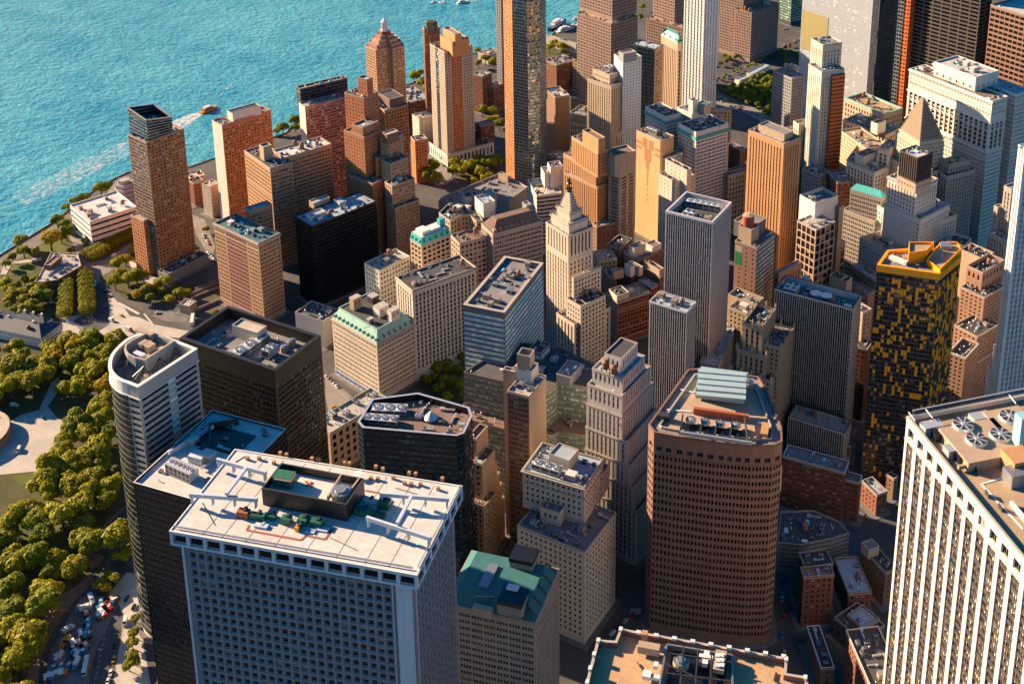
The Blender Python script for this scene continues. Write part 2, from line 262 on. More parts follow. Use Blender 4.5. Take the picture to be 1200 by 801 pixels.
# ------------------------------------------------------------------ facades
# style: w wall, g glass, bay and fl in metres, pat the window intervals across a bay, wy the window's share of a floor,
# d reveal depth, mode punch | strip (piers run through) | ribbon (bands run through), sp spandrel or mullion material
def S(w, g='glass_std', bay=3.0, fl=3.6, pat=((.27,.73),), wy=(.22,.76), d=.35, mode='punch', sp=None, top=1.6, bot=4.5, cm=.9, trim='trim_stone', mull=0, belt=0):
    return dict(w='wall_'+w if 'wall_'+w in MATS else w, g=g, bay=bay, fl=fl, pat=pat, wy=wy, d=d, mode=mode, sp=sp, top=top, bot=bot, cm=cm, trim=trim, mull=mull, belt=belt)
D2 = ((.12,.44),(.56,.88))
ST = dict(
    black_ribbon=S('metal_black','glass_black',1.5,3.7,((0,1),),(.42,.95),.25,'ribbon','metal_grey',mull=.12,bot=6,cm=.3,trim='metal_black'),
    bronze=S('metal_bronze','glass_bronze',2.4,3.6,((.12,.88),),(.3,.9),.3,sp=None,bot=8,cm=1.2,trim='metal_bronze'),
    blackglass_rib=S('metal_black','glass_navy',1.5,3.6,((0,1),),(.12,.88),.15,'ribbon','metal_black',mull=.08,bot=6,cm=.15,trim='metal_black'),
    arch_stone=S('tan','glass_dark',5,6.5,((.25,.75),),(.12,.75),.6,bot=3),
    slimgrey=S('brown','glass_blue',3.2,3.4,D2,(.2,.7),.35),
    tealband=S('slab','glass_teal',2.6,3.7,((0,1),),(.06,.68),.22,'ribbon','metal_light',mull=.08,top=1.2,cm=.4,trim='trim_stone'),
    greenband=S('wing','glass_greens',1.6,3.7,((0,1),),(.1,.66),.35,'ribbon','metal_light',mull=.12,top=1.6,cm=.4,trim='trim_brown'),
    whitestrip=S('whitestone','glass_dark',2.9,3.6,((.28,.7),),(.28,.8),.45,'strip','wall_creamdark',top=2.2,cm=1.2),
    creampunch=S('cream','glass_dark',3.2,3.7,((.28,.72),),(.25,.75),.45,top=1.8,cm=1.4),
    pairstone=S('greystone','glass_dark',6.2,4.0,((.08,.24),(.30,.46),(.54,.70),(.76,.92)),(.25,.72),.5,top=2.5,belt=3),
    tanwin=S('tan','glass_std',3.1,3.6,((.28,.72),),(.22,.74),.35), tanwin2=S('tanlight','glass_std',2.7,3.6,((.3,.7),),(.22,.76),.35,belt=6),
    tanstrip2=S('tanlight','glass_std',3.0,3.6,((.3,.74),),(.25,.8),.5,'strip','wall_tan',top=3),
    creamfine=S('cream','glass_dark',3.0,3.7,((.12,.42),(.56,.86)),(.24,.76),.4,belt=4),
    creamstrip=S('creamblock','glass_dark',3.3,3.7,((.24,.76),),(.28,.82),.6,'strip','wall_creamdark',top=4.5,bot=9,belt=0,cm=1.5),
    blackbox=S('metal_black','glass_black',1.4,3.5,((.08,.92),),(.3,.94),.1,'strip','metal_black',bot=4,cm=.2,trim='metal_black'),
    tanbig=S('tan','glass_dark',4.0,4.0,((.15,.85),),(.2,.78),.35), whitearch=S('white','glass_std',3.0,4.2,((.25,.75),),(.2,.72),.4),
    stonebig=S('greystone','glass_dark',3.4,4.0,((.12,.42),(.56,.86)),(.25,.78),.45,top=3,belt=5), stonewin=S('pinkstone','glass_dark',3.6,4.2,((.2,.8),),(.22,.74),.45,top=2),
    tancourt=S('tan','glass_std',3.4,4.0,((.25,.75),),(.2,.75),.4),
    lime_tall=S('lime','glass_dark',3.3,3.7,((.3,.7),),(.25,.8),.5,'strip','wall_lime',top=3.5,bot=4), limewin=S('lime','glass_dark',3.0,3.6,((.28,.72),),(.22,.76),.4,top=2.4), limecol=S('lime','glass_dark',3.4,4.6,((.26,.74),),(.2,.85),.9,'strip','wall_creamdark',top=3,bot=5),
    redloft=S('redbrick','glass_bronze',2.8,3.8,((.2,.8),),(.2,.8),.4,trim='trim_stone',belt=2), brickplain=S('brown','glass_dark',4.2,3.6,((.38,.62),),(.3,.7),.25),
    silver=S('silver','glass_dark',1.75,3.7,((.26,1.0),),(.34,.96),.55,'strip','metal_dark',top=2,bot=6,cm=.5,trim='wall_silver'),
    tansparse=S('brownstone','glass_blue',6.5,3.7,((.55,.78),),(.3,.7),.25), darkglassgrid=S('metal_dark','glass_teal',2.2,3.7,((.05,.95),),(.4,.95),.15,sp=None,cm=.3),
    orangestrip=S('orange','glass_dark',3.0,3.5,((.3,.7),),(.3,.78),.5,'strip','wall_redbrick',top=5,cm=1.6),
    greygrid=S('pinkstone','glass_bronze',5.2,6.6,((.1,.9),),(.08,.92),.5,cm=.3,top=1), 
    pinkplain=S('pinkstone','glass_dark',2.6,5,((.3,.7),),(.45,.75),.3,top=5,bot=2), whitetower=S('whitestone','glass_dark',2.9,3.7,((.3,.7),),(.22,.82),.5,'strip','wall_white',top=4.5,bot=1.5,trim='trim_stone'),
    blackcap=S('louvre','glass_black',2.0,30,((.2,.8),),(.02,.98),.5,top=.6,bot=.6,cm=.2,trim='metal_dark'),
    finstrip=S('fin_white','glass_black',1.55,3.6,((.22,1.0),),(.3,.98),.7,'strip','metal_black',top=1.2,bot=3,cm=.1,trim='metal_bronze'),
    yellowdark=S('metal_dark','glass_bronze',1.9,3.3,((.08,.92),),(.25,.92),.2,top=4.5,bot=6,cm=.3,trim='yellow_panel'),
    plainwinbrown=S('brownstone','glass_dark',4.2,9,((.2,.62),),(.3,.72),.35,top=1,bot=.5), brownapt=S('brownstone','glass_bronze',3.4,3.1,((.2,.66),),(.3,.78),.35),
    whiterib=S('whitecool','glass_blue',3.0,3.8,((.3,.58),(.64,.92)),(.2,.8),.7,'strip','trim_cool',top=2,cm=1.5,trim='trim_cool'),
    gothic=S('tan','glass_dark',3.6,3.7,((.28,.72),),(.22,.8),.7,'strip','wall_brownstone',top=4,cm=1.2),
    equit=S('whitestone','glass_std',3.1,3.9,((.14,.42),(.58,.86)),(.22,.74),.45,top=1.5,belt=0,trim='trim_white'), plainwhitewin=S('white','glass_dark',7,6,((.3,.5),(.62,.72)),(.1,.45),.3,top=4,bot=.5,trim='trim_white'),
    greystrip=S('greystone','glass_dark',2.9,3.6,((.28,.72),),(.22,.78),.45,'strip','wall_grey',top=4), greywin=S('grey','glass_dark',2.9,3.5,((.3,.7),),(.22,.72),.35), greypunch=S('grey','glass_dark',2.6,3.4,((.28,.76),),(.25,.75),.4,cm=1.3),
    blacksteel=S('metal_steel','glass_black',10.5,3.9,((.06,.94),),(.05,.62),.5,cm=.5,bot=1,trim='metal_black'), brownlouvre=S('browngranite','glass_black',5.5,5.0,((.08,.92),),(.18,.72),.4,cm=.5),
    orangenet=S('orange_net','glass_dark',3.2,4.0,((.15,.85),),(.2,.6),.5,bot=1,cm=.2), steelgrid=S('metal_grey','glass_navy',3.0,4.0,((.08,.92),),(.2,.85),.3,bot=1,cm=.1),
    mirror=S('metal_light','glass_mirror',3.2,4.1,((0,1),),(.07,.97),.08,'ribbon','metal_grey',mull=.07,bot=12,cm=.15,top=.4,trim='metal_light'), navyglass=S('metal_dark','glass_navy',1.6,3.9,((.05,.95),),(.06,.94),.08,bot=8,cm=.1,trim='metal_dark'),
    decowhite=S('cream','glass_dark',3.0,3.5,((.3,.66),),(.25,.78),.55,'strip','wall_cream',top=6,cm=1.6),
    archwin=S('tanlight','glass_dark',3.6,5.0,((.25,.75),),(.15,.78),.7,top=2.5,belt=2),
    orangepier=S('orange','glass_dark',2.7,3.4,((.3,.7),),(.25,.75),.5,'strip','wall_orangebrick',top=3,bot=2), balcony=S('tan','glass_light',9.0,3.1,((.18,.86),),(.36,.92),1.2,bot=2,top=1),
    creamsparse=S('cream','glass_dark',5.4,3.6,((.4,.58),),(.3,.65),.3), whitetile=S('white','glass_dark',4.3,3.5,((.1,.34),(.38,.62),(.66,.9)),(.28,.78),.4,top=9,trim='trim_white'),
    whiteslim=S('trim_white','glass_sky',4.4,3.3,((.12,.62),),(.25,.9),.6,'strip','trim_cool',bot=6,cm=.8,trim='trim_white'), redmid=S('pinkbrick','glass_dark',3.0,3.6,((.14,.44),(.56,.86)),(.24,.74),.45), brickcol=S('clubbrick','glass_std',2.8,3.2,((.26,.72),),(.26,.76),.4), tanpier=S('tanlight','glass_std',2.9,3.4,((.3,.7),),(.25,.75),.4,'strip','wall_orange',top=4,bot=2),
    whiteslab=S('whitecool','glass_dark',3.4,3.1,((.3,.6),),(.3,.75),.35,cm=.6), orangegrid=S('orange','glass_light',4,3.6,((.2,.8),),(.25,.8),.3,cm=5), gothic2=S('tan','glass_dark',3.4,4.2,((.25,.75),),(.12,.85),.9,'strip','wall_brownstone',top=9),
    granite=S('granite','glass_dark',2.6,3.8,((.22,.78),),(.2,.8),.3,bot=4,trim='trim_brown'), greenglass=S('metal_dark','glass_greens',3,3.8,((.06,.94),),(.2,.9),.12),
    roundglass=S('metal_grey','glass_round',2.0,3.3,((.05,.95),),(.16,.96),.2,bot=6,cm=.1,trim='metal_grey'),
    brownslab=S('brown','glass_dark',14,3.2,((.08,.12),),(.3,.7),.1,cm=.4), whitebalc=S('white','glass_std',4.2,3.1,((.04,.72),),(.36,.94),1.3,cm=.2,trim='trim_white'), whiteribbon=S('white','glass_dark',2.0,3.7,((0,1),),(.38,.8),.5,'ribbon','metal_dark',mull=.12,cm=.6,trim='trim_white'),
    colgrey=S('grey','glass_dark',2.6,9.0,((.3,.8),),(.1,.85),.9,top=4,bot=4), ritz=S('orangebrick','glass_light',3.1,3.15,((.22,.76),),(.28,.8),.25,bot=5), museumband=S('whitecool','glass_dark',2.4,5.4,((0,1),),(.25,.62),.8,'ribbon','metal_dark',mull=.15,cm=.8,trim='trim_white',bot=2.5),
    orangeslab=S('orangebrick','glass_light',3.0,3.0,((.22,.74),),(.28,.8),.25,top=6), whitehall=S('clubtan','glass_std',3.0,3.6,((.12,.44),(.56,.88)),(.24,.76),.45,top=3.5,belt=6),
    whitehallred=S('clubtan','glass_dark',3.0,3.6,((.14,.44),(.56,.86)),(.24,.74),.45,top=3,belt=5), pinkslab=S('pinkbrick','glass_light',3.0,3.0,((.06,.94),),(.4,.86),.2), curtaindark=S('metal_dark','glass_navy',2.4,3.4,((.05,.95),),(.2,.92),.15,bot=.5,trim='trim_stone'),
    clubbrick=S('clubbrick','glass_std',3.2,3.4,((.32,.64),),(.28,.74),.3,top=3,bot=1.5), clubtan=S('clubtan','glass_light',2.9,3.3,((.26,.72),),(.28,.78),.3,bot=1), clubtan2=S('orangebrick','glass_std',3.0,3.3,((.24,.76),),(.22,.78),.4,bot=1,top=2),
    lanternbrick=S('clubtan','glass_light',3.0,3.1,((.18,.8),),(.28,.82),.3,bot=1), darkredapt=S('brownred','glass_light',3.2,3.1,((.25,.72),),(.3,.78),.3,bot=1), creambrick=S('creamdark','glass_std',2.8,3.2,((.26,.72),),(.26,.76),.4,bot=1), whitecol=S('whitestone','glass_dark',4.5,8.5,((.3,.75),),(.1,.8),.9,top=2,bot=1),
    brickwin=S('brownred','glass_std',3.0,3.6,((.3,.7),),(.28,.74),.3,bot=1), brickwin2=S('brownred','glass_light',2.9,3.6,((.14,.42),(.56,.84)),(.25,.74),.35,bot=1,trim='trim_white'),
    garage=S('grey','glass_black',5,3.1,((0,1),),(.4,.9),1.5,'ribbon','wall_grey',mull=.5,bot=1,top=.8,cm=.5), tealtop=S('tan','glass_teal',3,3.5,((.05,.95),),(.3,.85),.2,bot=60,top=1),
    brown=S('browngranite','glass_black',1.95,4.6,((.2,.78),),(.22,.76),.5,bot=5,top=.5,cm=.12,trim='wall_browngranite'), browngrey=S('browngranite','glass_black',2.6,4,((.2,.8),),(.25,.75),.5,top=3),
    ribs=dict(S('whitestone','glass_light',8.1,3.9,((.165,.835),),(.40,.95),.8,'strip','louvre',top=.6,bot=5,cm=.4,trim='trim_stone'), vm=3), waffle=S('waffle','glass_dark',3.7,4.25,((.1,.9),),(.1,.9),.75,top=0,bot=2,cm=1.2,trim='trim_cool'),
    ritzglass=S('brownstone','glass_blue',2.6,3.15,((.08,.92),),(.3,.92),.2,bot=5),
    limecol2=S('lime','glass_dark',3.4,17,((.28,.72),),(.02,.98),1.2,'strip','wall_creamdark',top=2.2,bot=1.5,cm=1.6), equitcol=S('whitestone','glass_dark',5.2,3.9,((.16,.84),),(.22,.78),1.0,'strip','wall_creamdark',top=1.5,bot=1,cm=1.5,trim='trim_white'),
    brown_top=S('browngranite','glass_navy',5.2,3.5,((.2,.80),),(.03,.97),.8,bot=.9,top=8.2,cm=.3,trim='wall_browngranite'), ribs_top=S('whitestone','glass_dark',8.1,4.9,((.2,.80),),(.03,.97),1.0,bot=1.5,top=4.0,cm=.4,trim='trim_stone'),
    pierwall=S('trim_white','glass_dark',2.6,3.6,((.3,.6),),(.25,.75),.25,bot=.8,top=.6,trim='trim_white'),
    curved=S('pale','glass_curve',1.5,3.75,((0,1),),(.30,.78),.5,'ribbon','metal_dark',mull=.1,top=7,bot=8,cm=.8,trim='trim_white'),
)
for nm_, w_ in dict(plain_tan='tan', plain_white='white', plain_cream='cream', plain_grey='grey', plain_dark='greydark', plain_pale='pale', plain_brown='brown', plain_orange='orange', plain_orangetan='orangetan', plain_white_end='whitestone', black_fence='metal_bronze').items():
    ST[nm_] = S(w_); ST[nm_]['mode'] = 'blank'
ST['black_fence']['trim'] = 'metal_dark'

class Facade:
    """collects the wall sheet with its recessed openings, the panes behind, and the spandrels of one tier"""
    def __init__(s, st): s.w = MB([st['w']]); s.g = MB([st['g']]); s.p = MB([st['sp'] or st['w']]); s.holes = []
def grid(n0, n1, bay, pat, cm):
    """window intervals along a length: margins cm, bays near the nominal width"""
    L = n1-n0-2*cm
    if L < bay*.7: return [], 1
    n = max(1, int(round(L/bay))); b = L/n; out = []
    for i in range(n):
        for a, c in pat: out.append((n0+cm+(i+a)*b, n0+cm+(i+c)*b, i+a, i+c))
    return out, n
def facade(F, A, B, z0, z1, st, front=True, top=None):
    A = np.asarray(A, float); B = np.asarray(B, float); t = B-A; L = float(np.linalg.norm(t)); t /= L; nrm = np.array((t[1], -t[0]))
    def P(u, z, d=0.0): return (A[0]+t[0]*u-nrm[0]*d, A[1]+t[1]*u-nrm[1]*d, z)
    top = st['top'] if top is None else top
    bot = min(st['bot'], (z1-z0)*.3)
    if st['mode'] == 'blank' or not front or L < 2.2 or z1-z0 < 4.0:
        F.w.quad(P(0,z0), P(L,z0), P(L,z1), P(0,z1)); return
    H = z1-top-z0-bot
    if H < st['fl']*.6: F.w.quad(P(0,z0), P(L,z0), P(L,z1), P(0,z1)); return
    nf = max(1, int(round(H/st['fl']))); fh = H/nf
    cm = min(st['cm'], L*.12)
    mode = st['mode']; d = st['d']; off = float(int(abs(A[0]*7.3+A[1]*3.1+z0*1.7)) % 97)
    c2 = st.get('cm2')
    if mode == 'ribbon':
        xs = [(cm, L-cm, 0.0, (L-2*cm)/st['bay'])]; nb = 1
    else: xs, nb = grid(0, L if c2 is None else L-c2+cm, st['bay'], st['pat'], cm)
    if not xs: F.w.quad(P(0,z0), P(L,z0), P(L,z1), P(0,z1)); return
    w0, w1 = st['wy']
    if mode == 'strip': zs = [(z0+bot, z1-top, 0.0, float(nf))]
    else: zs = [(z0+bot+(k+w0)*fh, z0+bot+(k+w1)*fh, k+.001, k+.999) for k in range(nf)]
    X = [0.0]; Z = [z0]
    for a, b, _, _ in xs: X += [a, b]
    for a, b, _, _ in zs: Z += [a, b]
    X.append(L); Z.append(z1)
    mb = F.w; i0 = len(mb.v); nx = len(X); nz = len(Z)
    for z in Z:
        for x in X: mb.v.append(P(x, z))
    V = lambda i, j: i0+j*nx+i
    for j in range(nz-1):
        for i in range(nx-1):
            if i % 2 == 1 and j % 2 == 1: continue
            mb.f.append((V(i,j), V(i+1,j), V(i+1,j+1), V(i,j+1))); mb.mi.append(0); mb.uv += [(.5,.5)]*4
    for jz, (za, zb, va, vb) in enumerate(zs):
        for ix, (xa, xb, ua, ub) in enumerate(xs):
            i, j = 2*ix+1, 2*jz+1; k = len(mb.v)
            mb.v += [P(xa,za,d), P(xb,za,d), P(xb,zb,d), P(xa,zb,d)]
            c = (V(i,j), V(i+1,j), V(i+1,j+1), V(i,j+1))
            for q in range(4):
                r = (q+1) % 4; mb.f.append((c[q], c[r], k+r, k+q)); mb.mi.append(0); mb.uv += [(.5,.5)]*4
            vm = st.get('vm', 0)
            if vm: ua, ub = ix*(vm+1), (ix+1)*(vm+1)-.001
            F.g.quad(P(xa,za,d), P(xb,za,d), P(xb,zb,d), P(xa,zb,d), 0, [(ua+off,va),(ub+off,va),(ub+off,vb),(ua+off,vb)])
            for q in range(1, vm+1):
                x = xa+(xb-xa)*q/(vm+1); F.p.quad(P(x-.12,za,d*.7), P(x+.12,za,d*.7), P(x+.12,zb,d*.7), P(x-.12,zb,d*.7)); F.p.quad(P(x+.12,za,d*.7), P(x+.12,za,d), P(x+.12,zb,d), P(x+.12,zb,d*.7)); F.p.quad(P(x-.12,za,d), P(x-.12,za,d*.7), P(x-.12,zb,d*.7), P(x-.12,zb,d))
            F.holes.append((P((xa+xb)/2, (za+zb)/2), t, nrm, xb-xa, zb-za))
    if mode == 'strip' and st['sp']:
        ds = d*.55; wh = w1-w0
        for xa, xb, _, _ in xs:
            for k in range(nf+1):
                a = z0+bot+(k-1+w1)*fh; b = z0+bot+(k+w0)*fh
                a = max(a, z0+bot); b = min(b, z1-top)
                if b-a < .05: continue
                F.p.quad(P(xa,a,ds), P(xb,a,ds), P(xb,b,ds), P(xa,b,ds))
                F.p.quad(P(xa,b,ds), P(xb,b,ds), P(xb,b,d), P(xa,b,d)); F.p.quad(P(xb,a,ds), P(xa,a,ds), P(xa,a,d), P(xb,a,d))
    if mode == 'ribbon' and st['mull']:
        m = st['mull']/2; n = int((L-2*cm)/st['bay']); ds = d*.5
        for za, zb, _, _ in zs:
            for k in range(1, n):
                x = cm+(L-2*cm)*k/n
                F.p.quad(P(x-m,za,ds), P(x+m,za,ds), P(x+m,zb,ds), P(x-m,zb,ds))
                F.p.quad(P(x-m,za,d), P(x-m,za,ds), P(x-m,zb,ds), P(x-m,zb,d)); F.p.quad(P(x+m,za,ds), P(x+m,za,d), P(x+m,zb,d), P(x+m,zb,ds))

def seen(A, B, z):
    """does this wall face the side of the city the view is on (with room to step aside)?"""
    t = B-A; n = np.array((t[1], -t[0])); n = n/np.linalg.norm(n); m = (A+B)/2; c = CAM[:2]-m; c = c/np.linalg.norm(c)
    return n@c > -0.12

# ------------------------------------------------------------------ rooftop pieces (shared meshes, unit size unless noted)
PROTO = {}
def proto(k, f, mats):
    mb = MB(mats); f(mb); PROTO[k] = mb.mesh(k)
def _cool(mb):
    mb.box(-.5,.5,-.5,.5,.18,1.0,0)
    for x in (-.44,.44):
        for y in (-.44,.44): mb.box(x-.05,x+.05,y-.05,y+.05,0,.18,1)
    for y in (-.27,.23):
        for x in (-.25,.25): mb.cyl(x,y,1.0,1.09,.2,.18,12,0,1)
    mb.box(-.505,.505,-.42,.42,.3,.85,1)
proto('cooler', _cool, ['metal_light','metal_dark'])
def _cool2(mb):
    mb.box(-.5,.5,-.5,.5,0,.85,0); mb.box(-.42,.42,-.505,.505,.1,.7,1); mb.cyl(0,0,.85,1.0,.36,.34,14,0,1); mb.bar((-.34,0,1.0),(.34,0,1.0),.05,0); mb.bar((0,-.34,1.0),(0,.34,1.0),.05,0)
proto('air_conditioner', _cool2, ['metal_grey','metal_dark'])
def _vent(mb):
    mb.cyl(0,0,0,.7,.25,.25,8,0); mb.cyl(0,0,.7,.8,.25,.5,8,0); mb.cyl(0,0,.8,1.0,.5,.2,8,0)
proto('roof_vent', _vent, ['metal_light'])
def _duct(mb):
    mb.box(-.5,.5,-.16,.16,.25,.75,0); mb.box(.2,.5,-.5,-.16,.25,.75,0)
    for x in (-.4,0,.4): mb.box(x-.03,x+.03,-.2,.2,0,.25,1)
    for x in (-.3,-.1,.1,.3): mb.box(x-.015,x+.015,-.18,.18,.23,.78,1)
proto('duct', _duct, ['metal_light','metal_grey'])
def _hatch(mb):
    mb.box(-.5,.5,-.5,.5,0,.82,0); mb.box(-.56,.56,-.56,.56,.82,.92,1); mb.box(-.3,.1,-.52,-.5,0,.6,2)
proto('stair_head', _hatch, ['wall_tan','roof_grey','metal_dark'])
def _hatch2(mb):
    mb.box(-.5,.5,-.5,.5,0,.82,0); mb.box(-.56,.56,-.56,.56,.82,.92,1); mb.box(.1,.35,-.52,-.5,0,.65,2)
proto('lift_house', _hatch2, ['wall_pale','roof_white','metal_dark'])
def _sky(mb):
    mb.box(-.5,.5,-.5,.5,0,.4,0); mb.loft([[(-.48,-.48,.4),(.48,-.48,.4),(.48,.48,.4),(-.48,.48,.4)],[(-.48,-.03,1),(.48,-.03,1),(.48,.03,1),(-.48,.03,1)]],1)
proto('skylight', _sky, ['metal_grey','glass_teal'])
def _tank(mb):
    for x in (-.33,.33):
        for y in (-.33,.33): mb.box(x-.04,x+.04,y-.04,y+.04,0,.34,1)
    mb.box(-.42,.42,-.42,.42,.30,.34,1); mb.cyl(0,0,.34,.82,.44,.42,14,0)
    mb.cyl(0,0,.82,1.0,.47,.02,14,0)
    for z in (.42,.55,.68): mb.cyl(0,0,z,z+.015,.45,.45,14,1,cap=False)
proto('water_tank', _tank, ['wood_tank','metal_dark'])
def _rtank(mb):
    mb.cyl(0,0,0,.9,.5,.5,18,0,1); mb.cyl(0,0,.9,1.0,.5,.1,18,1); mb.bar((.5,0,0),(.5,0,1),.06,1)
proto('rust_tank', _rtank, ['rust','wall_tan'])
def _drum(mb): mb.cyl(0,0,0,.85,.5,.48,16,0,1); mb.cyl(0,0,.85,1.0,.3,.28,12,1); mb.bar((-.48,0,.86),(.48,0,.86),.04,1)
proto('round_tank', _drum, ['wall_tan','metal_grey'])
def _cone(mb): mb.cyl(0,0,0,.25,.5,.5,20,1); mb.cyl(0,0,.25,1.0,.5,.06,20,0)
proto('cone_hood', _cone, ['metal_light','metal_dark'])
def _disc(mb):
    mb.cyl(0,0,0,.5,.12,.1,8,1); mb.cyl(0,0,.5,.62,.2,.5,18,0); mb.cyl(0,0,.62,.66,.5,.5,18,0)
proto('roof_dish', _disc, ['trim_white','metal_grey'])
def _mast(mb): mb.cyl(0,0,0,1,.02,.008,6,0); mb.bar((-.1,0,.7),(.1,0,.7),.01,0)
proto('antenna', _mast, ['metal_grey'])
def _fan(mb):
    mb.cyl(0,0,0,.34,.5,.46,20,0,2)
    for k in range(8):
        a = k*math.pi/4; mb.bar((.1*math.cos(a),.1*math.sin(a),.37),(.46*math.cos(a),.46*math.sin(a),.37),.07,1,.02)
    mb.cyl(0,0,.34,.42,.13,.1,10,1)
proto('fan', _fan, ['metal_light','metal_light','metal_dark'])

def place(k, name, parent, base, p, z, s, rz, label=None):
    return add(name, PROTO[k], parent, (p[0]-base[0], p[1]-base[1], z), rz, scale=s, label=label)
def fanrow(parent, base, it, z):
    """a long cooling unit with its own fans"""
    p = np.array(it['p']); q = np.array(it['d']); rz = math.atan2(q[1]-p[1], q[0]-p[0]); L, W, H = it['s']; n = it['n']
    mb = MB(['metal_light','metal_dark','metal_grey'])
    mb.box(-L/2,L/2,-W/2,W/2,.8,H,0)
    for k in range(n):
        x0 = -L/2+L*k/n
        mb.box(x0+.25,x0+L/n-.25,-W/2-.06,W/2+.06,1.2,H*.48,1); mb.box(x0+.25,x0+L/n-.25,-W/2-.06,W/2+.06,H*.54,H-.3,1)
        mb.box(x0+.1,x0+.5,-W/2+.2,W/2-.2,0,.8,2)
    o = mb.build('cooling_unit', parent, loc=((p[0]+q[0])/2-base[0], (p[1]+q[1])/2-base[1], z), rz=rz)
    for k in range(n):
        add('fan', PROTO['fan'], o, (-L/2+L*(k+.5)/n, 0, H), 0, scale=(L/n*.8, min(W, L/n)*.85, 1.8))
KEY = dict(fanw='fan',cool='cooler', tank='water_tank', rtank='rust_tank', drum='round_tank', cone='cone_hood', disc='roof_dish')
NAMES = dict(cooler='cooling_unit', rust_tank='water_tank', round_tank='round_tank', cone_hood='cone_hood', roof_dish='roof_dish')

def roof_clutter(root, base, tiers, r):
    for ti, t in enumerate(tiers):
        P = t['P']; z = t['zr']
        if t.get('nm') in ('bulkhead','roof_cabin','rooftop_box','turret','crown','penthouse','roof_screen','upper_block') or t.get('clut') == 0: continue
        over = [u['P'] for u in tiers if u is not t and u['z1'] > z+1.5 and u['z0'] < z+1]
        Q = offset(P, -2.2); x0, y0 = Q.min(0); x1, y1 = Q.max(0)
        area = abs(np.sum(P[:,0]*np.roll(P[:,1],-1)-np.roll(P[:,0],-1)*P[:,1]))/2
        e = P[1]-P[0]; rz = math.atan2(e[1], e[0]); put = []; n = int(min(22, area/38)); tries = 0
        low = t['z1'] < 60
        while len(put) < n and tries < n*14:
            tries += 1; x = r.uniform(x0, x1); y = r.uniform(y0, y1)
            kind = r.choices(['air_conditioner','roof_vent','duct','stair_head','lift_house','skylight','water_tank','cooler','antenna'], [5,6,3,1.0,.9,1.3,1.1 if low or t['z1'] < 110 else .3,2.2,1.2])[0]
            s = dict(air_conditioner=(2.6,2.0,1.9), roof_vent=(1.0,1.0,1.6), duct=(7,2.6,1.5), stair_head=(3.6,3.0,3.2), lift_house=(5.0,4.2,4.2), skylight=(3.6,2.2,1.1), water_tank=(3.9,3.9,6.5), cooler=(4.6,3.6,3.0), antenna=(6,6,7))[kind]
            k = r.uniform(.8, 1.25); s = tuple(v*k for v in s); rad = .5*max(s[0], s[1]) if kind != 'antenna' else .5
            if not inside(Q, x, y): continue
            if kind in ('lift_house','stair_head','water_tank','cooler') and not all(inside(Q, x+rad*.8*a, y+rad*.8*b) for a in (-1,1) for b in (-1,1)): continue
            if any(inside(offset(o, rad+.6), x, y) for o in over): continue
            if any((x-a)**2+(y-b)**2 < (rad+c+.3)**2 for a, b, c in put): continue
            if any((x-i['p'][0])**2+(y-i['p'][1])**2 < (max(i['s'][:2])*.55+rad)**2 for i in t.get('items', ())): continue
            put.append((x, y, rad)); place(kind, NAMES.get(kind, kind), root, base, (x, y), z, s, rz+r.choice((0, math.pi/2, math.pi)))

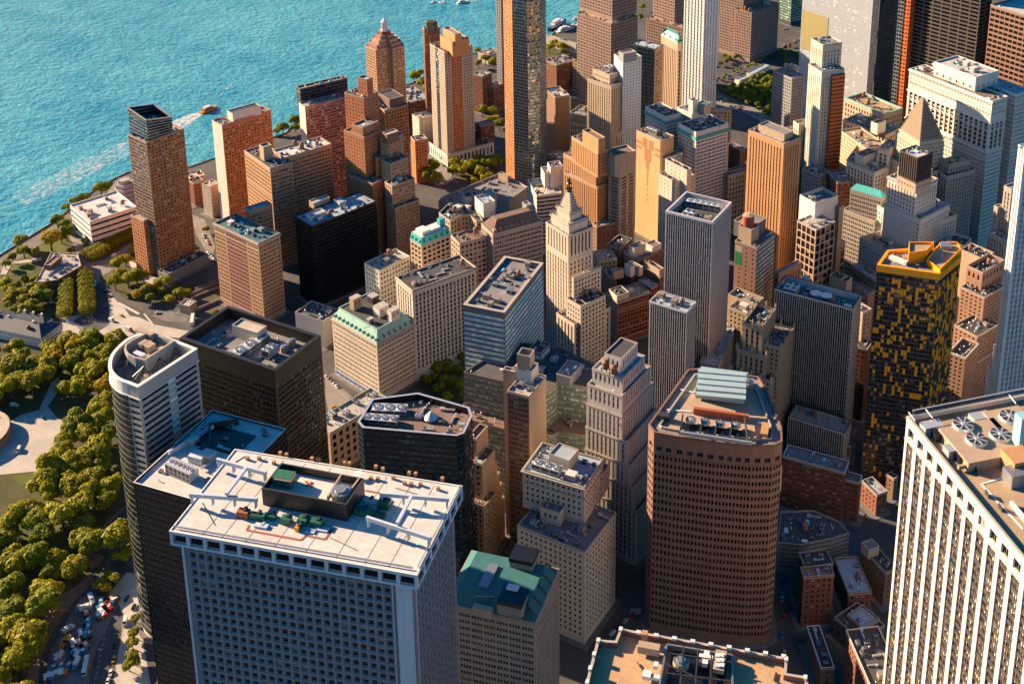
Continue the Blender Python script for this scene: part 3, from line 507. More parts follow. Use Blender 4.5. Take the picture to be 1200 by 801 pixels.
# ------------------------------------------------------------------ one building
def building(b, idx):
    r = random.Random(idx*31+5)
    tiers = b['t']
    base = np.mean(np.array(tiers[0]['p']), 0) if tiers else np.array(b['at'])
    root = thing(b['n'], b['l'], b['c'], (base[0], base[1], 0.0), b.get('g'))
    sp = b.get('sp', '')
    info = []
    for ti, t in enumerate(tiers):
        st = ST[t['st']]; W = ccw(t['p']); P = W-base; z0, z1 = t['z0'], t['z1']; nm = t.get('nm', 'wall')
        ph = t.get('ph', 1.1 if z1-z0 > 12 else .6); zr = z1-ph
        info.append(dict(t, P=W, zr=zr))
        if sp == 'waffle' and ti == 0: continue
        if sp == 'curved' and ti == 0: continue
        if nm != 'wall' and z0 > 5: z0 -= .3
        F = Facade(st); n = len(P)
        for k in range(n):
            A, B = P[k], P[(k+1) % n]; s2 = ST[t['ov'][str(k)]] if t.get('ov') and str(k) in t['ov'] else st
            if s2 is not st:
                F2 = Facade(s2); facade(F2, A, B, z0, z1, s2, seen(A+base, B+base, z1)); fin(F2, root, 'side_wall'); continue
            if t.get('seg') and str(k) in t['seg']:
                u = 0
                for fr_, sn in t['seg'][str(k)]:
                    F2 = Facade(ST[sn]); facade(F2, A+(B-A)*u, A+(B-A)*(u+fr_), z0, z1, dict(ST[sn], top=st['top'], bot=st['bot']), True); fin(F2, root, 'wall'); u += fr_
                continue
            facade(F, A, B, z0, z1, st, seen(A+base, B+base, z1), t.get('wtop'))
        info[-1]['holes'] = F.holes
        if t['st'] in PART_WINDOWS: part_windows(F, root, st)
        fin(F, root, nm)
        cop = {'white':'trim_white','steel':'metal_light','copper':'copper_pale'}.get(t.get('cope') or t.get('cop'), st['trim'])
        rm = MB(['roof_'+t.get('rf', r.choice(('grey','grey','brown','dark','pale')))]); th = t.get('pt', .35)
        rm.poly([(q[0], q[1], zr) for q in offset(P, -th+.03)]); rm.build('roof', root)
        pm = MB([st['w'], cop]); Q = offset(P, -th); m_ = len(P)
        for k in range(m_):
            j = (k+1) % m_; pm.quad((*Q[j],zr-.05), (*Q[k],zr-.05), (*Q[k],z1), (*Q[j],z1), 0)
        ring(pm, P, -th-.06, .07, z1, z1+.16, 1)
        pm.build('parapet', root)
        if nm == 'wall' and t['st'] in ST and st['mode'] != 'blank':
            tr = MB([st['trim']]); H = z1-z0
            if t.get('cn'): ring(tr, P, .002, .9, z1-1.5, z1-.7); ring(tr, P, .002, .55, z1-2.0, z1-1.5); ring(tr, P, .002, .4, z1-st['fl']*2.1, z1-st['fl']*2.1+.5)
            elif st['mode'] != 'ribbon' and st['w'].startswith('wall_'): ring(tr, P, .002, .28, z1-1.1, z1-.75)
            if st['belt']:
                nf = int(H/st['fl']); 
                for k in range(st['belt'], nf-1, st['belt']*2): ring(tr, P, .002, .25, z0+min(st['bot'],H*.3)+k*st['fl']-.2, z0+min(st['bot'],H*.3)+k*st['fl']+.15)
                if z0 < 5: ring(tr, P, .002, .35, z0+min(st['bot'],H*.3)-.3, z0+min(st['bot'],H*.3)+.25)
            tr.build('cornice', root)
    for it in b['i']:
        if it['k'] in ('box','line'): continue
        z = it.get('z'); q = it['p'] if it['k'] != 'fanrow' else [(it['p'][0]+it['d'][0])/2, (it['p'][1]+it['d'][1])/2]
        c = [i for i in info if inside(i['P'], q[0], q[1]) and (z is None or abs(i['zr']-z) < 9)]
        c = max(c, key=lambda i: i['zr']) if c else info[0]
        z = c['zr'] if z is None else min(z, c['zr']) if abs(c['zr']-z) < 9 else z
        z = it['z'] if it['k'] == 'fanw' else c['zr'] if abs(c['zr']-z) < 9 else z
        c.setdefault('items', []).append(dict(p=q, s=it['s']))
        e = c['P'][1]-c['P'][0]; rz = math.atan2(e[1], e[0])
        if it['k'] == 'fanrow': fanrow(root, base, it, z)
        else: place(KEY[it['k']], NAMES.get(KEY[it['k']], KEY[it['k']]), root, base, it['p'], z, it['s'], rz)
    ax = info[0]['P'][1]-info[0]['P'][0] if info else np.array((1.0,0.0)); rz0 = math.atan2(ax[1], ax[0])
    if sp == 'brown': rz0 = math.atan2(info[0]['P'][2][1]-info[0]['P'][1][1], info[0]['P'][2][0]-info[0]['P'][1][0])+math.pi/2
    if sp == 'gravel': rz0 = b['rz']
    for it in b['i']:
        if it['k'] == 'box':
            sx, sy, h = it['s']; mb = MB([it['m']]); mb.box(-sy/2, sy/2, -sx/2, sx/2, 0, h)
            mb.build(it['nm'], root, loc=(it['p'][0]-base[0], it['p'][1]-base[1], it['z']), rz=rz0)
        elif it['k'] == 'line':
            p = np.array(it['p'])-base; q = np.array(it['d'])-base; m = (p+q)/2; L = np.linalg.norm(q-p); w, h = it['s']; mb = MB([it['m'], 'metal_light'])
            mb.box(-L/2, L/2, -w/2, w/2, 0, h)
            if it['nm'] == 'gantry_rail':
                for x in (-L*.47, -L*.16, L*.16, L*.47): mb.box(x-.25, x+.25, -w/2-.3, w/2+.3, -2.9, -.002)
                for k in range(int(L/2.2)): x = -L/2+(k+.5)*2.2; mb.box(x-.07, x+.07, -w/2-.08, w/2+.08, .1, h-.1, 1)
            mb.build(it['nm'], root, loc=(m[0], m[1], it['z']), rz=math.atan2(q[1]-p[1], q[0]-p[0]))
    if sp and sp in SPECIAL: SPECIAL[sp](root, base, info, b)
    if sp not in ('waffle','ribs','gravel','brown','curved','mansard'): roof_clutter(root, base, info, r)
    return root
def fin(F, root, nm):
    F.w.build(nm, root); F.g.build('glazing', root, kind='stuff'); F.p.build('spandrel', root, kind='stuff')
def axes(P):
    """near corner c, unit a towards the left corner, unit b towards the right corner, lengths"""
    c = P[0]; b = P[1]-c; a = P[-1]-c; la, lb = np.linalg.norm(a), np.linalg.norm(b)
    return c, a/la, b/lb, la, lb
SPECIAL = {}
PART_WINDOWS = {'ribs_top':(999,1), 'brown_top':(999,1)}
def part_windows(F, root, st, limit=300):
    """openings large enough to tell apart: every one a window of its own (frame and pane), the largest in view first"""
    P0 = np.array(root.location); done = {}
    hs_ = sorted(F.holes, key=lambda h: np.linalg.norm(np.array(h[0])+P0-CAM))[:limit]
    for (c, t, n, w, h) in hs_:
        key = (round(w, 2), round(h, 2))
        if key not in done:
            mb = MB([st['trim'] if st['trim'] in MATS else 'metal_grey', st['g']]); e = .12
            mb.quad((-w/2+e,0,-h/2+e),(w/2-e,0,-h/2+e),(w/2-e,0,h/2-e),(-w/2+e,0,h/2-e), 1)
            for x0, x1, z0, z1 in ((-w/2,w/2,-h/2,-h/2+e),(-w/2,w/2,h/2-e,h/2),(-w/2,-w/2+e,-h/2+e,h/2-e),(w/2-e,w/2,-h/2+e,h/2-e),(-.05,.05,-h/2+e,h/2-e)):
                mb.box(x0+.002, x1-.002, -.08, .05, z0+.002, z1-.002, 0)
            done[key] = mb.mesh('window')
        d = st['d']-.1; o = add('window', done[key], root, (c[0]-n[0]*d, c[1]-n[1]*d, c[2]), math.atan2(t[1], t[0]))


# ------------------------------------------------------------------ what stands where (metres; x east, y north)
BUILDINGS = [
{'n':'office_tower','l':'pale waffle-fronted tower with open top storey and white roof, nearest the lower left','c':'office tower','t':[{'p':[[132.7,-330.9],[121.0,-280.8],[19.4,-304.6],[31.2,-354.7]],'z0':0.0,'z1':195.0,'st':'waffle'},{'p':[[90.9,-318.9],[87.7,-303.1],[50.8,-310.5],[54.0,-326.3]],'z0':195.0,'z1':203.0,'st':'black_fence','nm':'penthouse','ph':3.2,'pt':0.5,'rf':'white'}],'i':[{'k':'line','p':[22.5,-318.3],'d':[47.0,-315.7],'z':199.4,'s':[1.1,1.7],'m':'trim_cool','nm':'gantry_rail'},{'k':'line','p':[28.0,-339.7],'d':[54.7,-329.7],'z':199.4,'s':[1.1,1.7],'m':'trim_cool','nm':'gantry_rail'},{'k':'line','p':[97.1,-305.0],'d':[124.0,-295.4],'z':199.4,'s':[1.1,1.7],'m':'trim_cool','nm':'gantry_rail'},{'k':'line','p':[100.5,-318.8],'d':[129.8,-317.1],'z':199.4,'s':[1.1,1.7],'m':'trim_cool','nm':'gantry_rail'},{'k':'line','p':[38.8,-318.4],'d':[42.7,-334.4],'z':201.4,'s':[1.3,1.2],'m':'trim_cool','nm':'gantry_beam'},{'k':'line','p':[110.4,-301.6],'d':[114.5,-317.7],'z':201.4,'s':[1.3,1.2],'m':'trim_cool','nm':'gantry_beam'},{'k':'box','p':[51.7,-334.9],'z':195,'s':[4.800000000000001,3.0,2.8800000000000003],'m':'rust','nm':'machine'},{'k':'box','p':[51.9,-334.0],'z':195,'s':[1.2,2.2,3.42],'m':'metal_dark','nm':'machine_motor'},{'k':'box','p':[57.7,-333.5],'z':195,'s':[6.4,2.25,2.4000000000000004],'m':'machine_green','nm':'machine'},{'k':'box','p':[57.9,-332.6],'z':195,'s':[1.2,2.2,2.8499999999999996],'m':'metal_dark','nm':'machine_motor'},{'k':'box','p':[62.0,-336.4],'z':195,'s':[5.6000000000000005,2.25,0.8],'m':'trim_cool','nm':'machine'},{'k':'box','p':[62.1,-335.6],'z':195,'s':[1.2,2.2,0.95],'m':'metal_light','nm':'machine_motor'},{'k':'box','p':[62.9,-330.9],'z':195,'s':[3.2,2.25,1.92],'m':'machine_green','nm':'machine'},{'k':'box','p':[63.1,-330.0],'z':195,'s':[1.2,2.2,2.28],'m':'metal_dark','nm':'machine_motor'},{'k':'box','p':[69.6,-330.2],'z':195,'s':[4.0,3.0,2.8000000000000003],'m':'machine_green','nm':'machine'},{'k':'box','p':[69.8,-329.3],'z':195,'s':[1.2,2.2,3.3249999999999997],'m':'metal_dark','nm':'machine_motor'},{'k':'box','p':[76.2,-331.4],'z':195,'s':[1.6,2.25,1.92],'m':'yellow_panel','nm':'machine'},{'k':'box','p':[76.4,-330.5],'z':195,'s':[1.2,2.2,2.28],'m':'metal_dark','nm':'machine_motor'},{'k':'box','p':[75.6,-327.2],'z':195,'s':[4.0,3.75,2.5600000000000005],'m':'machine_green','nm':'machine'},{'k':'box','p':[75.8,-326.3],'z':195,'s':[1.2,2.2,3.04],'m':'metal_dark','nm':'machine_motor'},{'k':'box','p':[81.3,-325.9],'z':195,'s':[4.800000000000001,3.0,2.4000000000000004],'m':'machine_green','nm':'machine'},{'k':'box','p':[81.5,-325.0],'z':195,'s':[1.2,2.2,2.8499999999999996],'m':'metal_dark','nm':'machine_motor'},{'k':'box','p':[84.7,-327.2],'z':195,'s':[5.6000000000000005,2.25,0.6400000000000001],'m':'trim_cool','nm':'machine'},{'k':'box','p':[85.0,-326.3],'z':195,'s':[1.2,2.2,0.76],'m':'metal_light','nm':'machine_motor'},{'k':'box','p':[81.3,-329.9],'z':195,'s':[4.0,2.25,0.48],'m':'trim_cool','nm':'machine'},{'k':'box','p':[81.6,-329.0],'z':195,'s':[1.2,2.2,0.57],'m':'metal_light','nm':'machine_motor'},{'k':'box','p':[93.0,-306.7],'z':195,'s':[4.0,1.5,2.4000000000000004],'m':'trim_white','nm':'machine'},{'k':'box','p':[93.2,-305.8],'z':195,'s':[1.2,2.2,2.8499999999999996],'m':'metal_dark','nm':'machine_motor'},{'k':'box','p':[99.1,-305.3],'z':195,'s':[4.800000000000001,3.75,3.2],'m':'machine_green','nm':'machine'},{'k':'box','p':[99.3,-304.3],'z':195,'s':[1.2,2.2,3.8],'m':'metal_dark','nm':'machine_motor'},{'k':'box','p':[98.2,-303.0],'z':195,'s':[4.4,3.375,0.4],'m':'rust','nm':'machine'},{'k':'box','p':[98.5,-302.1],'z':195,'s':[1.2,2.2,0.475],'m':'metal_dark','nm':'machine_motor'},{'k':'box','p':[94.0,-312.4],'z':195,'s':[7.2,3.75,2.4000000000000004],'m':'machine_green','nm':'machine'},{'k':'box','p':[94.3,-311.5],'z':195,'s':[1.2,2.2,2.8499999999999996],'m':'metal_dark','nm':'machine_motor'},{'k':'box','p':[99.2,-310.9],'z':195,'s':[4.0,2.25,1.7600000000000002],'m':'machine_green','nm':'machine'},{'k':'box','p':[99.5,-310.0],'z':195,'s':[1.2,2.2,2.09],'m':'metal_dark','nm':'machine_motor'},{'k':'box','p':[102.1,-311.6],'z':195,'s':[3.2,3.0,1.6],'m':'machine_green','nm':'machine'},{'k':'box','p':[102.3,-310.6],'z':195,'s':[1.2,2.2,1.9],'m':'metal_dark','nm':'machine_motor'},{'k':'line','p':[57.1,-337.9],'d':[58.1,-340.4],'z':195,'s':[0.9,0.12],'m':'rust','nm':'track'},{'k':'line','p':[58.2,-340.5],'d':[81.1,-335.4],'z':195,'s':[0.9,0.12],'m':'rust','nm':'track'},{'k':'line','p':[81.1,-335.4],'d':[81.1,-332.5],'z':195,'s':[0.9,0.12],'m':'rust','nm':'track'},{'k':'line','p':[81.1,-332.5],'d':[89.3,-330.9],'z':195,'s':[0.9,0.12],'m':'rust','nm':'track'},{'k':'line','p':[89.3,-330.9],'d':[88.2,-325.0],'z':195,'s':[0.9,0.12],'m':'rust','nm':'track'},{'k':'line','p':[86.2,-300.9],'d':[92.4,-299.5],'z':195,'s':[0.9,0.12],'m':'rust','nm':'track'},{'k':'line','p':[92.4,-299.5],'d':[94.4,-301.2],'z':195,'s':[0.9,0.12],'m':'rust','nm':'track'},{'k':'box','p':[28.9,-307.3],'z':195,'s':[1.3,1.3,1.5],'m':'wall_orange','nm':'roof_light'},{'k':'box','p':[33.4,-305.1],'z':195,'s':[1.3,1.3,1.5],'m':'wall_orange','nm':'roof_light'},{'k':'box','p':[41.0,-304.5],'z':195,'s':[1.3,1.3,1.5],'m':'wall_orange','nm':'roof_light'},{'k':'box','p':[39.4,-298.6],'z':195,'s':[1.3,1.3,1.5],'m':'wall_orange','nm':'roof_light'},{'k':'box','p':[42.5,-298.2],'z':195,'s':[1.3,1.3,1.5],'m':'wall_orange','nm':'roof_light'},{'k':'box','p':[54.0,-295.4],'z':195,'s':[1.3,1.3,1.5],'m':'wall_orange','nm':'roof_light'},{'k':'box','p':[56.7,-294.5],'z':195,'s':[1.3,1.3,1.5],'m':'wall_orange','nm':'roof_light'},{'k':'box','p':[56.6,-294.5],'z':195,'s':[1.3,1.3,1.5],'m':'wall_orange','nm':'roof_light'},{'k':'box','p':[84.1,-294.2],'z':195,'s':[1.3,1.3,1.5],'m':'wall_orange','nm':'roof_light'},{'k':'box','p':[86.9,-293.2],'z':195,'s':[1.3,1.3,1.5],'m':'wall_orange','nm':'roof_light'},{'k':'box','p':[92.4,-289.8],'z':195,'s':[1.3,1.3,1.5],'m':'wall_orange','nm':'roof_light'},{'k':'box','p':[81.7,-287.5],'z':195,'s':[1.3,1.3,1.5],'m':'wall_orange','nm':'roof_light'},{'k':'box','p':[85.3,-287.4],'z':195,'s':[1.3,1.3,1.5],'m':'wall_orange','nm':'roof_light'},{'k':'box','p':[98.6,-290.4],'z':195,'s':[1.3,1.3,1.5],'m':'wall_orange','nm':'roof_light'},{'k':'box','p':[101.3,-289.6],'z':195,'s':[1.3,1.3,1.5],'m':'wall_orange','nm':'roof_light'},{'k':'box','p':[104.9,-288.1],'z':195,'s':[1.3,1.3,1.5],'m':'wall_orange','nm':'roof_light'},{'k':'box','p':[96.8,-284.6],'z':195,'s':[1.3,1.3,1.5],'m':'wall_orange','nm':'roof_light'},{'k':'box','p':[99.5,-283.8],'z':195,'s':[1.3,1.3,1.5],'m':'wall_orange','nm':'roof_light'},{'k':'box','p':[113.1,-287.1],'z':195,'s':[1.3,1.3,1.5],'m':'wall_orange','nm':'roof_light'},{'k':'box','p':[111.3,-281.3],'z':195,'s':[1.3,1.3,1.5],'m':'wall_orange','nm':'roof_light'},{'k':'box','p':[68.3,-291.5],'z':195,'s':[1.3,1.3,1.5],'m':'wall_orange','nm':'roof_light'},{'k':'box','p':[70.4,-290.8],'z':195,'s':[1.3,1.3,1.5],'m':'wall_orange','nm':'roof_light'},{'k':'disc','p':[78.8,-295.8],'z':197,'s':[4,4,5]},{'k':'drum','p':[84.0,-313.5],'z':201,'s':[8,8,4.5]},{'k':'box','p':[57.9,-317.0],'z':200,'s':[8,5.5,4.5],'m':'machine_green','nm':'skip_container'},{'k':'box','p':[59.0,-317.8],'z':204.1,'s':[7.5,5,0.3],'m':'wall_brownstone','nm':'skip_lid'},{'k':'line','p':[64.4,-312.1],'d':[69.3,-313.5],'z':200,'s':[0.9,0.1],'m':'rust','nm':'painted_cross'},{'k':'line','p':[66.5,-314.6],'d':[67.4,-311.2],'z':200,'s':[0.9,0.13],'m':'rust','nm':'painted_cross'},{'k':'line','p':[31.1,-352.4],'d':[129.4,-328.9],'z':195.4,'s':[0.12,1.0],'m':'metal_light','nm':'railing'},{'k':'line','p':[130.7,-327.8],'d':[120.5,-281.3],'z':195.4,'s':[0.12,1.0],'m':'metal_light','nm':'railing'},{'k':'line','p':[44.3,-350.5],'d':[35.4,-302.7],'z':195.02,'s':[0.18,0.06],'m':'roof_pale','nm':'roof_seam'},{'k':'line','p':[52.3,-348.5],'d':[43.2,-300.9],'z':195.02,'s':[0.18,0.06],'m':'roof_pale','nm':'roof_seam'},{'k':'line','p':[62.2,-346.1],'d':[52.9,-298.6],'z':195.02,'s':[0.18,0.06],'m':'roof_pale','nm':'roof_seam'},{'k':'line','p':[74.1,-343.3],'d':[64.5,-295.9],'z':195.02,'s':[0.18,0.06],'m':'roof_pale','nm':'roof_seam'},{'k':'line','p':[86.8,-340.2],'d':[77.0,-293.0],'z':195.02,'s':[0.18,0.06],'m':'roof_pale','nm':'roof_seam'},{'k':'line','p':[99.3,-337.1],'d':[89.3,-290.1],'z':195.02,'s':[0.18,0.06],'m':'roof_pale','nm':'roof_seam'},{'k':'line','p':[110.8,-334.3],'d':[100.6,-287.5],'z':195.02,'s':[0.18,0.06],'m':'roof_pale','nm':'roof_seam'},{'k':'line','p':[120.3,-332.0],'d':[109.9,-285.3],'z':195.02,'s':[0.18,0.06],'m':'roof_pale','nm':'roof_seam'},{'k':'line','p':[30.9,-336.3],'d':[44.8,-343.9],'z':195.02,'s':[0.22,0.2],'m':'metal_dark','nm':'cable'},{'k':'line','p':[110.2,-319.6],'d':[123.4,-318.9],'z':195.02,'s':[0.22,0.2],'m':'metal_dark','nm':'cable'},{'k':'line','p':[90.5,-329.3],'d':[104.3,-330.2],'z':195.02,'s':[0.22,0.2],'m':'metal_dark','nm':'cable'},{'k':'line','p':[24.8,-314.0],'d':[26.6,-306.1],'z':195.02,'s':[0.22,0.2],'m':'metal_dark','nm':'cable'},{'k':'line','p':[96.6,-294.1],'d':[107.2,-293.2],'z':195.02,'s':[0.22,0.2],'m':'metal_dark','nm':'cable'},{'k':'line','p':[81.2,-318.5],'d':[77.7,-305.3],'z':201,'s':[0.7,2.2],'m':'wall_tan','nm':'pit_wall'},{'k':'line','p':[87.5,-314.9],'d':[85.7,-303.5],'z':201,'s':[0.7,2.2],'m':'wall_tan','nm':'pit_wall'}],'sp':'waffle'},
{'n':'office_tower','l':'black glass tower with tan roof and a row of six fans, behind the waffle tower','c':'office tower','t':[{'p':[[-22.9,-280.9],[-29.4,-219.8],[-75.4,-224.7],[-68.9,-285.8]],'z0':0.0,'z1':133.0,'st':'black_ribbon','rf':'white','cope':'white'}],'i':[{'k':'box','p':[-52.3,-240.0],'z':132,'s':[26,17,0.4],'m':'metal_black','nm':'pit_cover'},{'k':'line','p':[-66.1,-236.1],'d':[-55.1,-226.6],'z':132,'s':[0.8,3.5],'m':'metal_dark','nm':'pit_screen'},{'k':'line','p':[-66.1,-236.1],'d':[-52.5,-250.6],'z':132,'s':[0.8,3.5],'m':'metal_dark','nm':'pit_screen'},{'k':'line','p':[-69.6,-261.9],'d':[-68.1,-254.6],'z':132,'s':[1,2.5],'m':'trim_cool','nm':'screen_wall'},{'k':'line','p':[-68.1,-254.6],'d':[-64.6,-235.3],'z':132,'s':[1,2.5],'m':'trim_cool','nm':'screen_wall'},{'k':'box','p':[-53.0,-258.3],'z':132,'s':[8,6,4],'m':'trim_cool','nm':'lift_house'},{'k':'box','p':[-53.7,-253.1],'z':132,'s':[7,5,3],'m':'metal_dark','nm':'air_conditioner'},{'k':'line','p':[-46.3,-263.7],'d':[-45.1,-257.6],'z':133,'s':[1,1],'m':'metal_light','nm':'pipe'},{'k':'line','p':[-49.5,-270.6],'d':[-43.9,-271.3],'z':133,'s':[0.8,1.4],'m':'metal_light','nm':'pipe'},{'k':'fanrow','p':[-58.5,-270.1],'d':[-45.3,-270.7],'s':[17,6,6],'n':6}]},  # flat black slab: the dark of a sunken pit put into its colour
{'n':'office_tower','l':'curved tower with mirrored round front and white flat side beside the park','c':'office tower','t':[{'p':[[-88.2,-260.0],[-86.2,-220.6],[-121.7,-219.0],[-126.4,-227.9],[-125.8,-236.8],[-121.9,-246.4],[-114.2,-254.7],[-106.8,-258.5],[-100.5,-259.9],[-96.1,-259.8]],'z0':0.0,'z1':165.0,'st':'curved'},{'p':[[-102.2,-241.8],[-101.6,-221.0],[-119.8,-219.2],[-121.4,-223.2],[-123.0,-231.2],[-122.5,-235.6],[-119.6,-239.2],[-114.6,-241.7],[-108.3,-242.5]],'z0':158.0,'z1':166.0,'st':'plain_pale','nm':'drum_wall','ph':4,'pt':0.8,'rf':'tan'}],'i':[{'k':'box','p':[-113.5,-229.1],'z':162.5,'s':[3,5,3.4],'m':'wall_tan','nm':'cooling_unit'},{'k':'box','p':[-116.0,-229.4],'z':162.5,'s':[3,5,3.4],'m':'wall_tan','nm':'cooling_unit'},{'k':'box','p':[-110.7,-229.8],'z':162.5,'s':[3,5,3.4],'m':'wall_tan','nm':'cooling_unit'},{'k':'box','p':[-111.7,-236.6],'z':162.5,'s':[7,3,2],'m':'trim_cool','nm':'duct'},{'k':'box','p':[-122.5,-221.7],'z':163,'s':[12,3,3.5],'m':'wall_tan','nm':'lift_house'}],'sp':'curved','br':[[[-110.7,-245.0],[[-125.8,-237.4],[-118.7,-244.7],[-111.9,-249.1],[-108.0,-250.9],[-120.3,-246.5]]],[[-100.4,-244.4],[[-104.7,-252.1],[-101.1,-252.2],[-98.6,-251.5],[-96.9,-249.2],[-97.2,-243.7]]],[[-99.0,-234.7],[[-96.8,-245.4],[-95.8,-241.1],[-96.0,-235.4],[-95.9,-231.5]]],[[-98.2,-224.9],[[-95.9,-231.5],[-95.8,-227.4],[-96.4,-222.7],[-95.6,-219.3]]]]},
{'n':'office_tower','l':'dark bronze tower with sunken open roof and tall blank top panels, beside the curved tower','c':'office tower','t':[{'p':[[-69.5,-181.7],[-69.1,-141.6],[-141.5,-140.8],[-141.9,-180.9]],'z0':0.0,'z1':133.0,'st':'bronze','ph':7,'rf':'grey','pt':2.2,'wtop':12},{'p':[[-103.6,-157.6],[-103.6,-149.1],[-122.8,-149.2],[-122.7,-157.7]],'z0':126.0,'z1':134.0,'st':'plain_cream','nm':'bulkhead','rf':'cream'}],'i':[{'k':'cool','p':[-89.3,-163.3],'s':[8,6,6],'z':126},{'k':'drum','p':[-85.2,-155.7],'s':[5,5,4],'z':126},{'k':'drum','p':[-85.5,-148.7],'s':[5,5,4],'z':126},{'k':'fanrow','p':[-105.0,-169.6],'d':[-103.8,-155.9],'s':[24,8,4],'n':3,'z':126}]},
{'n':'office_tower','l':'black glass octagonal tower with brown roof and grey cone, behind the waffle tower','c':'office tower','t':[{'p':[[-7.0,-184.9],[42.7,-168.0],[45.2,-164.3],[41.0,-149.3],[35.4,-143.5],[2.0,-145.1],[-18.1,-161.4],[-12.7,-181.9]],'z0':0.0,'z1':118.0,'st':'blackglass_rib','ph':4,'rf':'brown','pt':1.2,'cope':'steel'}],'i':[{'k':'cone','p':[19.1,-157.6],'s':[8,8,5],'z':114},{'k':'fanrow','p':[-11.1,-174.7],'d':[2.2,-170.2],'s':[20,6,3.5],'n':4,'z':114},{'k':'fanrow','p':[-12.6,-165.8],'d':[1.9,-159.7],'s':[20,7,3.5],'n':3,'z':114}]},
{'n':'customs_house','l':'low tan stone building with green copper roof edge, behind the bronze tower','c':'public building','t':[{'p':[[-95.8,-108.4],[-84.1,-60.6],[-101.8,-56.3],[-113.5,-104.1]],'z0':0.0,'z1':34.0,'st':'arch_stone','rf':'pale','cop':'copper'}],'i':[]},
{'n':'apartment_tower','l':'slender tower with blank tan flank and open cream rooftop box','c':'tower','t':[{'p':[[56.9,-113.9],[55.8,-91.6],[41.7,-92.3],[42.8,-114.6]],'z0':0.0,'z1':113.0,'st':'slimgrey','ov':{'0':'plain_tan'},'rf':'pale'},{'p':[[41.1,-103.3],[41.0,-100.0],[33.4,-100.3],[33.6,-103.6]],'z0':0.0,'z1':118.0,'st':'plain_tan','nm':'wing'},{'p':[[51.7,-101.7],[51.5,-93.1],[40.3,-93.3],[40.4,-101.9]],'z0':112.0,'z1':121.0,'st':'plain_white','nm':'bulkhead'},{'p':[[50.5,-101.4],[49.5,-94.1],[41.6,-95.1],[42.6,-102.4]],'z0':120.0,'z1':130.0,'st':'plain_tan','nm':'rooftop_box','ph':3}],'i':[]},
{'n':'office_building','l':'teal glass slab with striped floors and stepped lower wings','c':'office building','t':[{'p':[[9.0,-60.3],[0.7,5.1],[-27.8,1.5],[-19.5,-63.9]],'z0':0.0,'z1':125.0,'st':'tealband','rf':'grey','ph':1.5,'pt':2,'wtop':3.5},{'p':[[-10.2,-79.6],[16.7,-76.8],[46.2,-74.4],[47.8,-61.8],[70.7,-57.8],[65.1,-35.9],[30.1,-27.9],[-0.3,-36.4]],'z0':0.0,'z1':88.0,'st':'greenband','rf':'greydark'},{'p':[[-9.8,-88.6],[6.8,-88.0],[24.0,-86.9],[51.5,-84.3],[54.1,-73.8],[73.9,-68.6],[57.4,-38.5],[-20.9,-46.5]],'z0':0.0,'z1':62.0,'st':'greenband','rf':'brown'},{'p':[[56.7,-62.6],[56.3,-46.1],[46.6,-46.4],[47.1,-62.9]],'z0':87.0,'z1':94.0,'st':'plain_grey','nm':'roof_plant','rf':'grey'},{'p':[[27.9,-47.9],[27.6,-35.0],[18.3,-35.3],[18.6,-48.1]],'z0':87.0,'z1':94.0,'st':'tealband','nm':'wing','rf':'greydark'}],'i':[]},
{'n':'office_tower','l':'white brick setback tower with stepped right flank, in front of the teal slab','c':'office tower','t':[{'p':[[105.3,-90.2],[108.3,-52.1],[83.9,-50.2],[81.0,-88.3]],'z0':0.0,'z1':100.0,'st':'whitestrip','rf':'blue'},{'p':[[104.8,-89.6],[107.5,-55.1],[84.1,-53.2],[81.4,-87.8]],'z0':99.0,'z1':113.0,'st':'whitestrip'},{'p':[[103.1,-86.0],[105.2,-58.9],[84.9,-57.3],[82.8,-84.5]],'z0':112.0,'z1':122.0,'st':'whitestrip','rf':'blue'},{'p':[[100.0,-80.8],[101.5,-61.6],[90.1,-60.7],[88.6,-79.9]],'z0':121.0,'z1':131.0,'st':'whitestrip','nm':'penthouse'},{'p':[[108.8,-90.8],[111.6,-54.4],[83.5,-52.2],[80.6,-88.5]],'z0':0.0,'z1':84.0,'st':'whitestrip'},{'p':[[111.3,-91.2],[114.0,-56.6],[83.0,-54.1],[80.3,-88.8]],'z0':0.0,'z1':69.0,'st':'whitestrip'},{'p':[[114.2,-91.7],[116.8,-58.8],[82.6,-56.1],[80.0,-89.0]],'z0':0.0,'z1':55.0,'st':'whitestrip'},{'p':[[117.2,-92.2],[119.6,-61.0],[82.1,-58.1],[79.7,-89.2]],'z0':0.0,'z1':40.0,'st':'whitestrip'}],'i':[{'k':'tank','p':[90.8,-83.1],'s':[5,5,8],'z':121},{'k':'tank','p':[96.7,-84.5],'s':[5,5,7],'z':121}]},
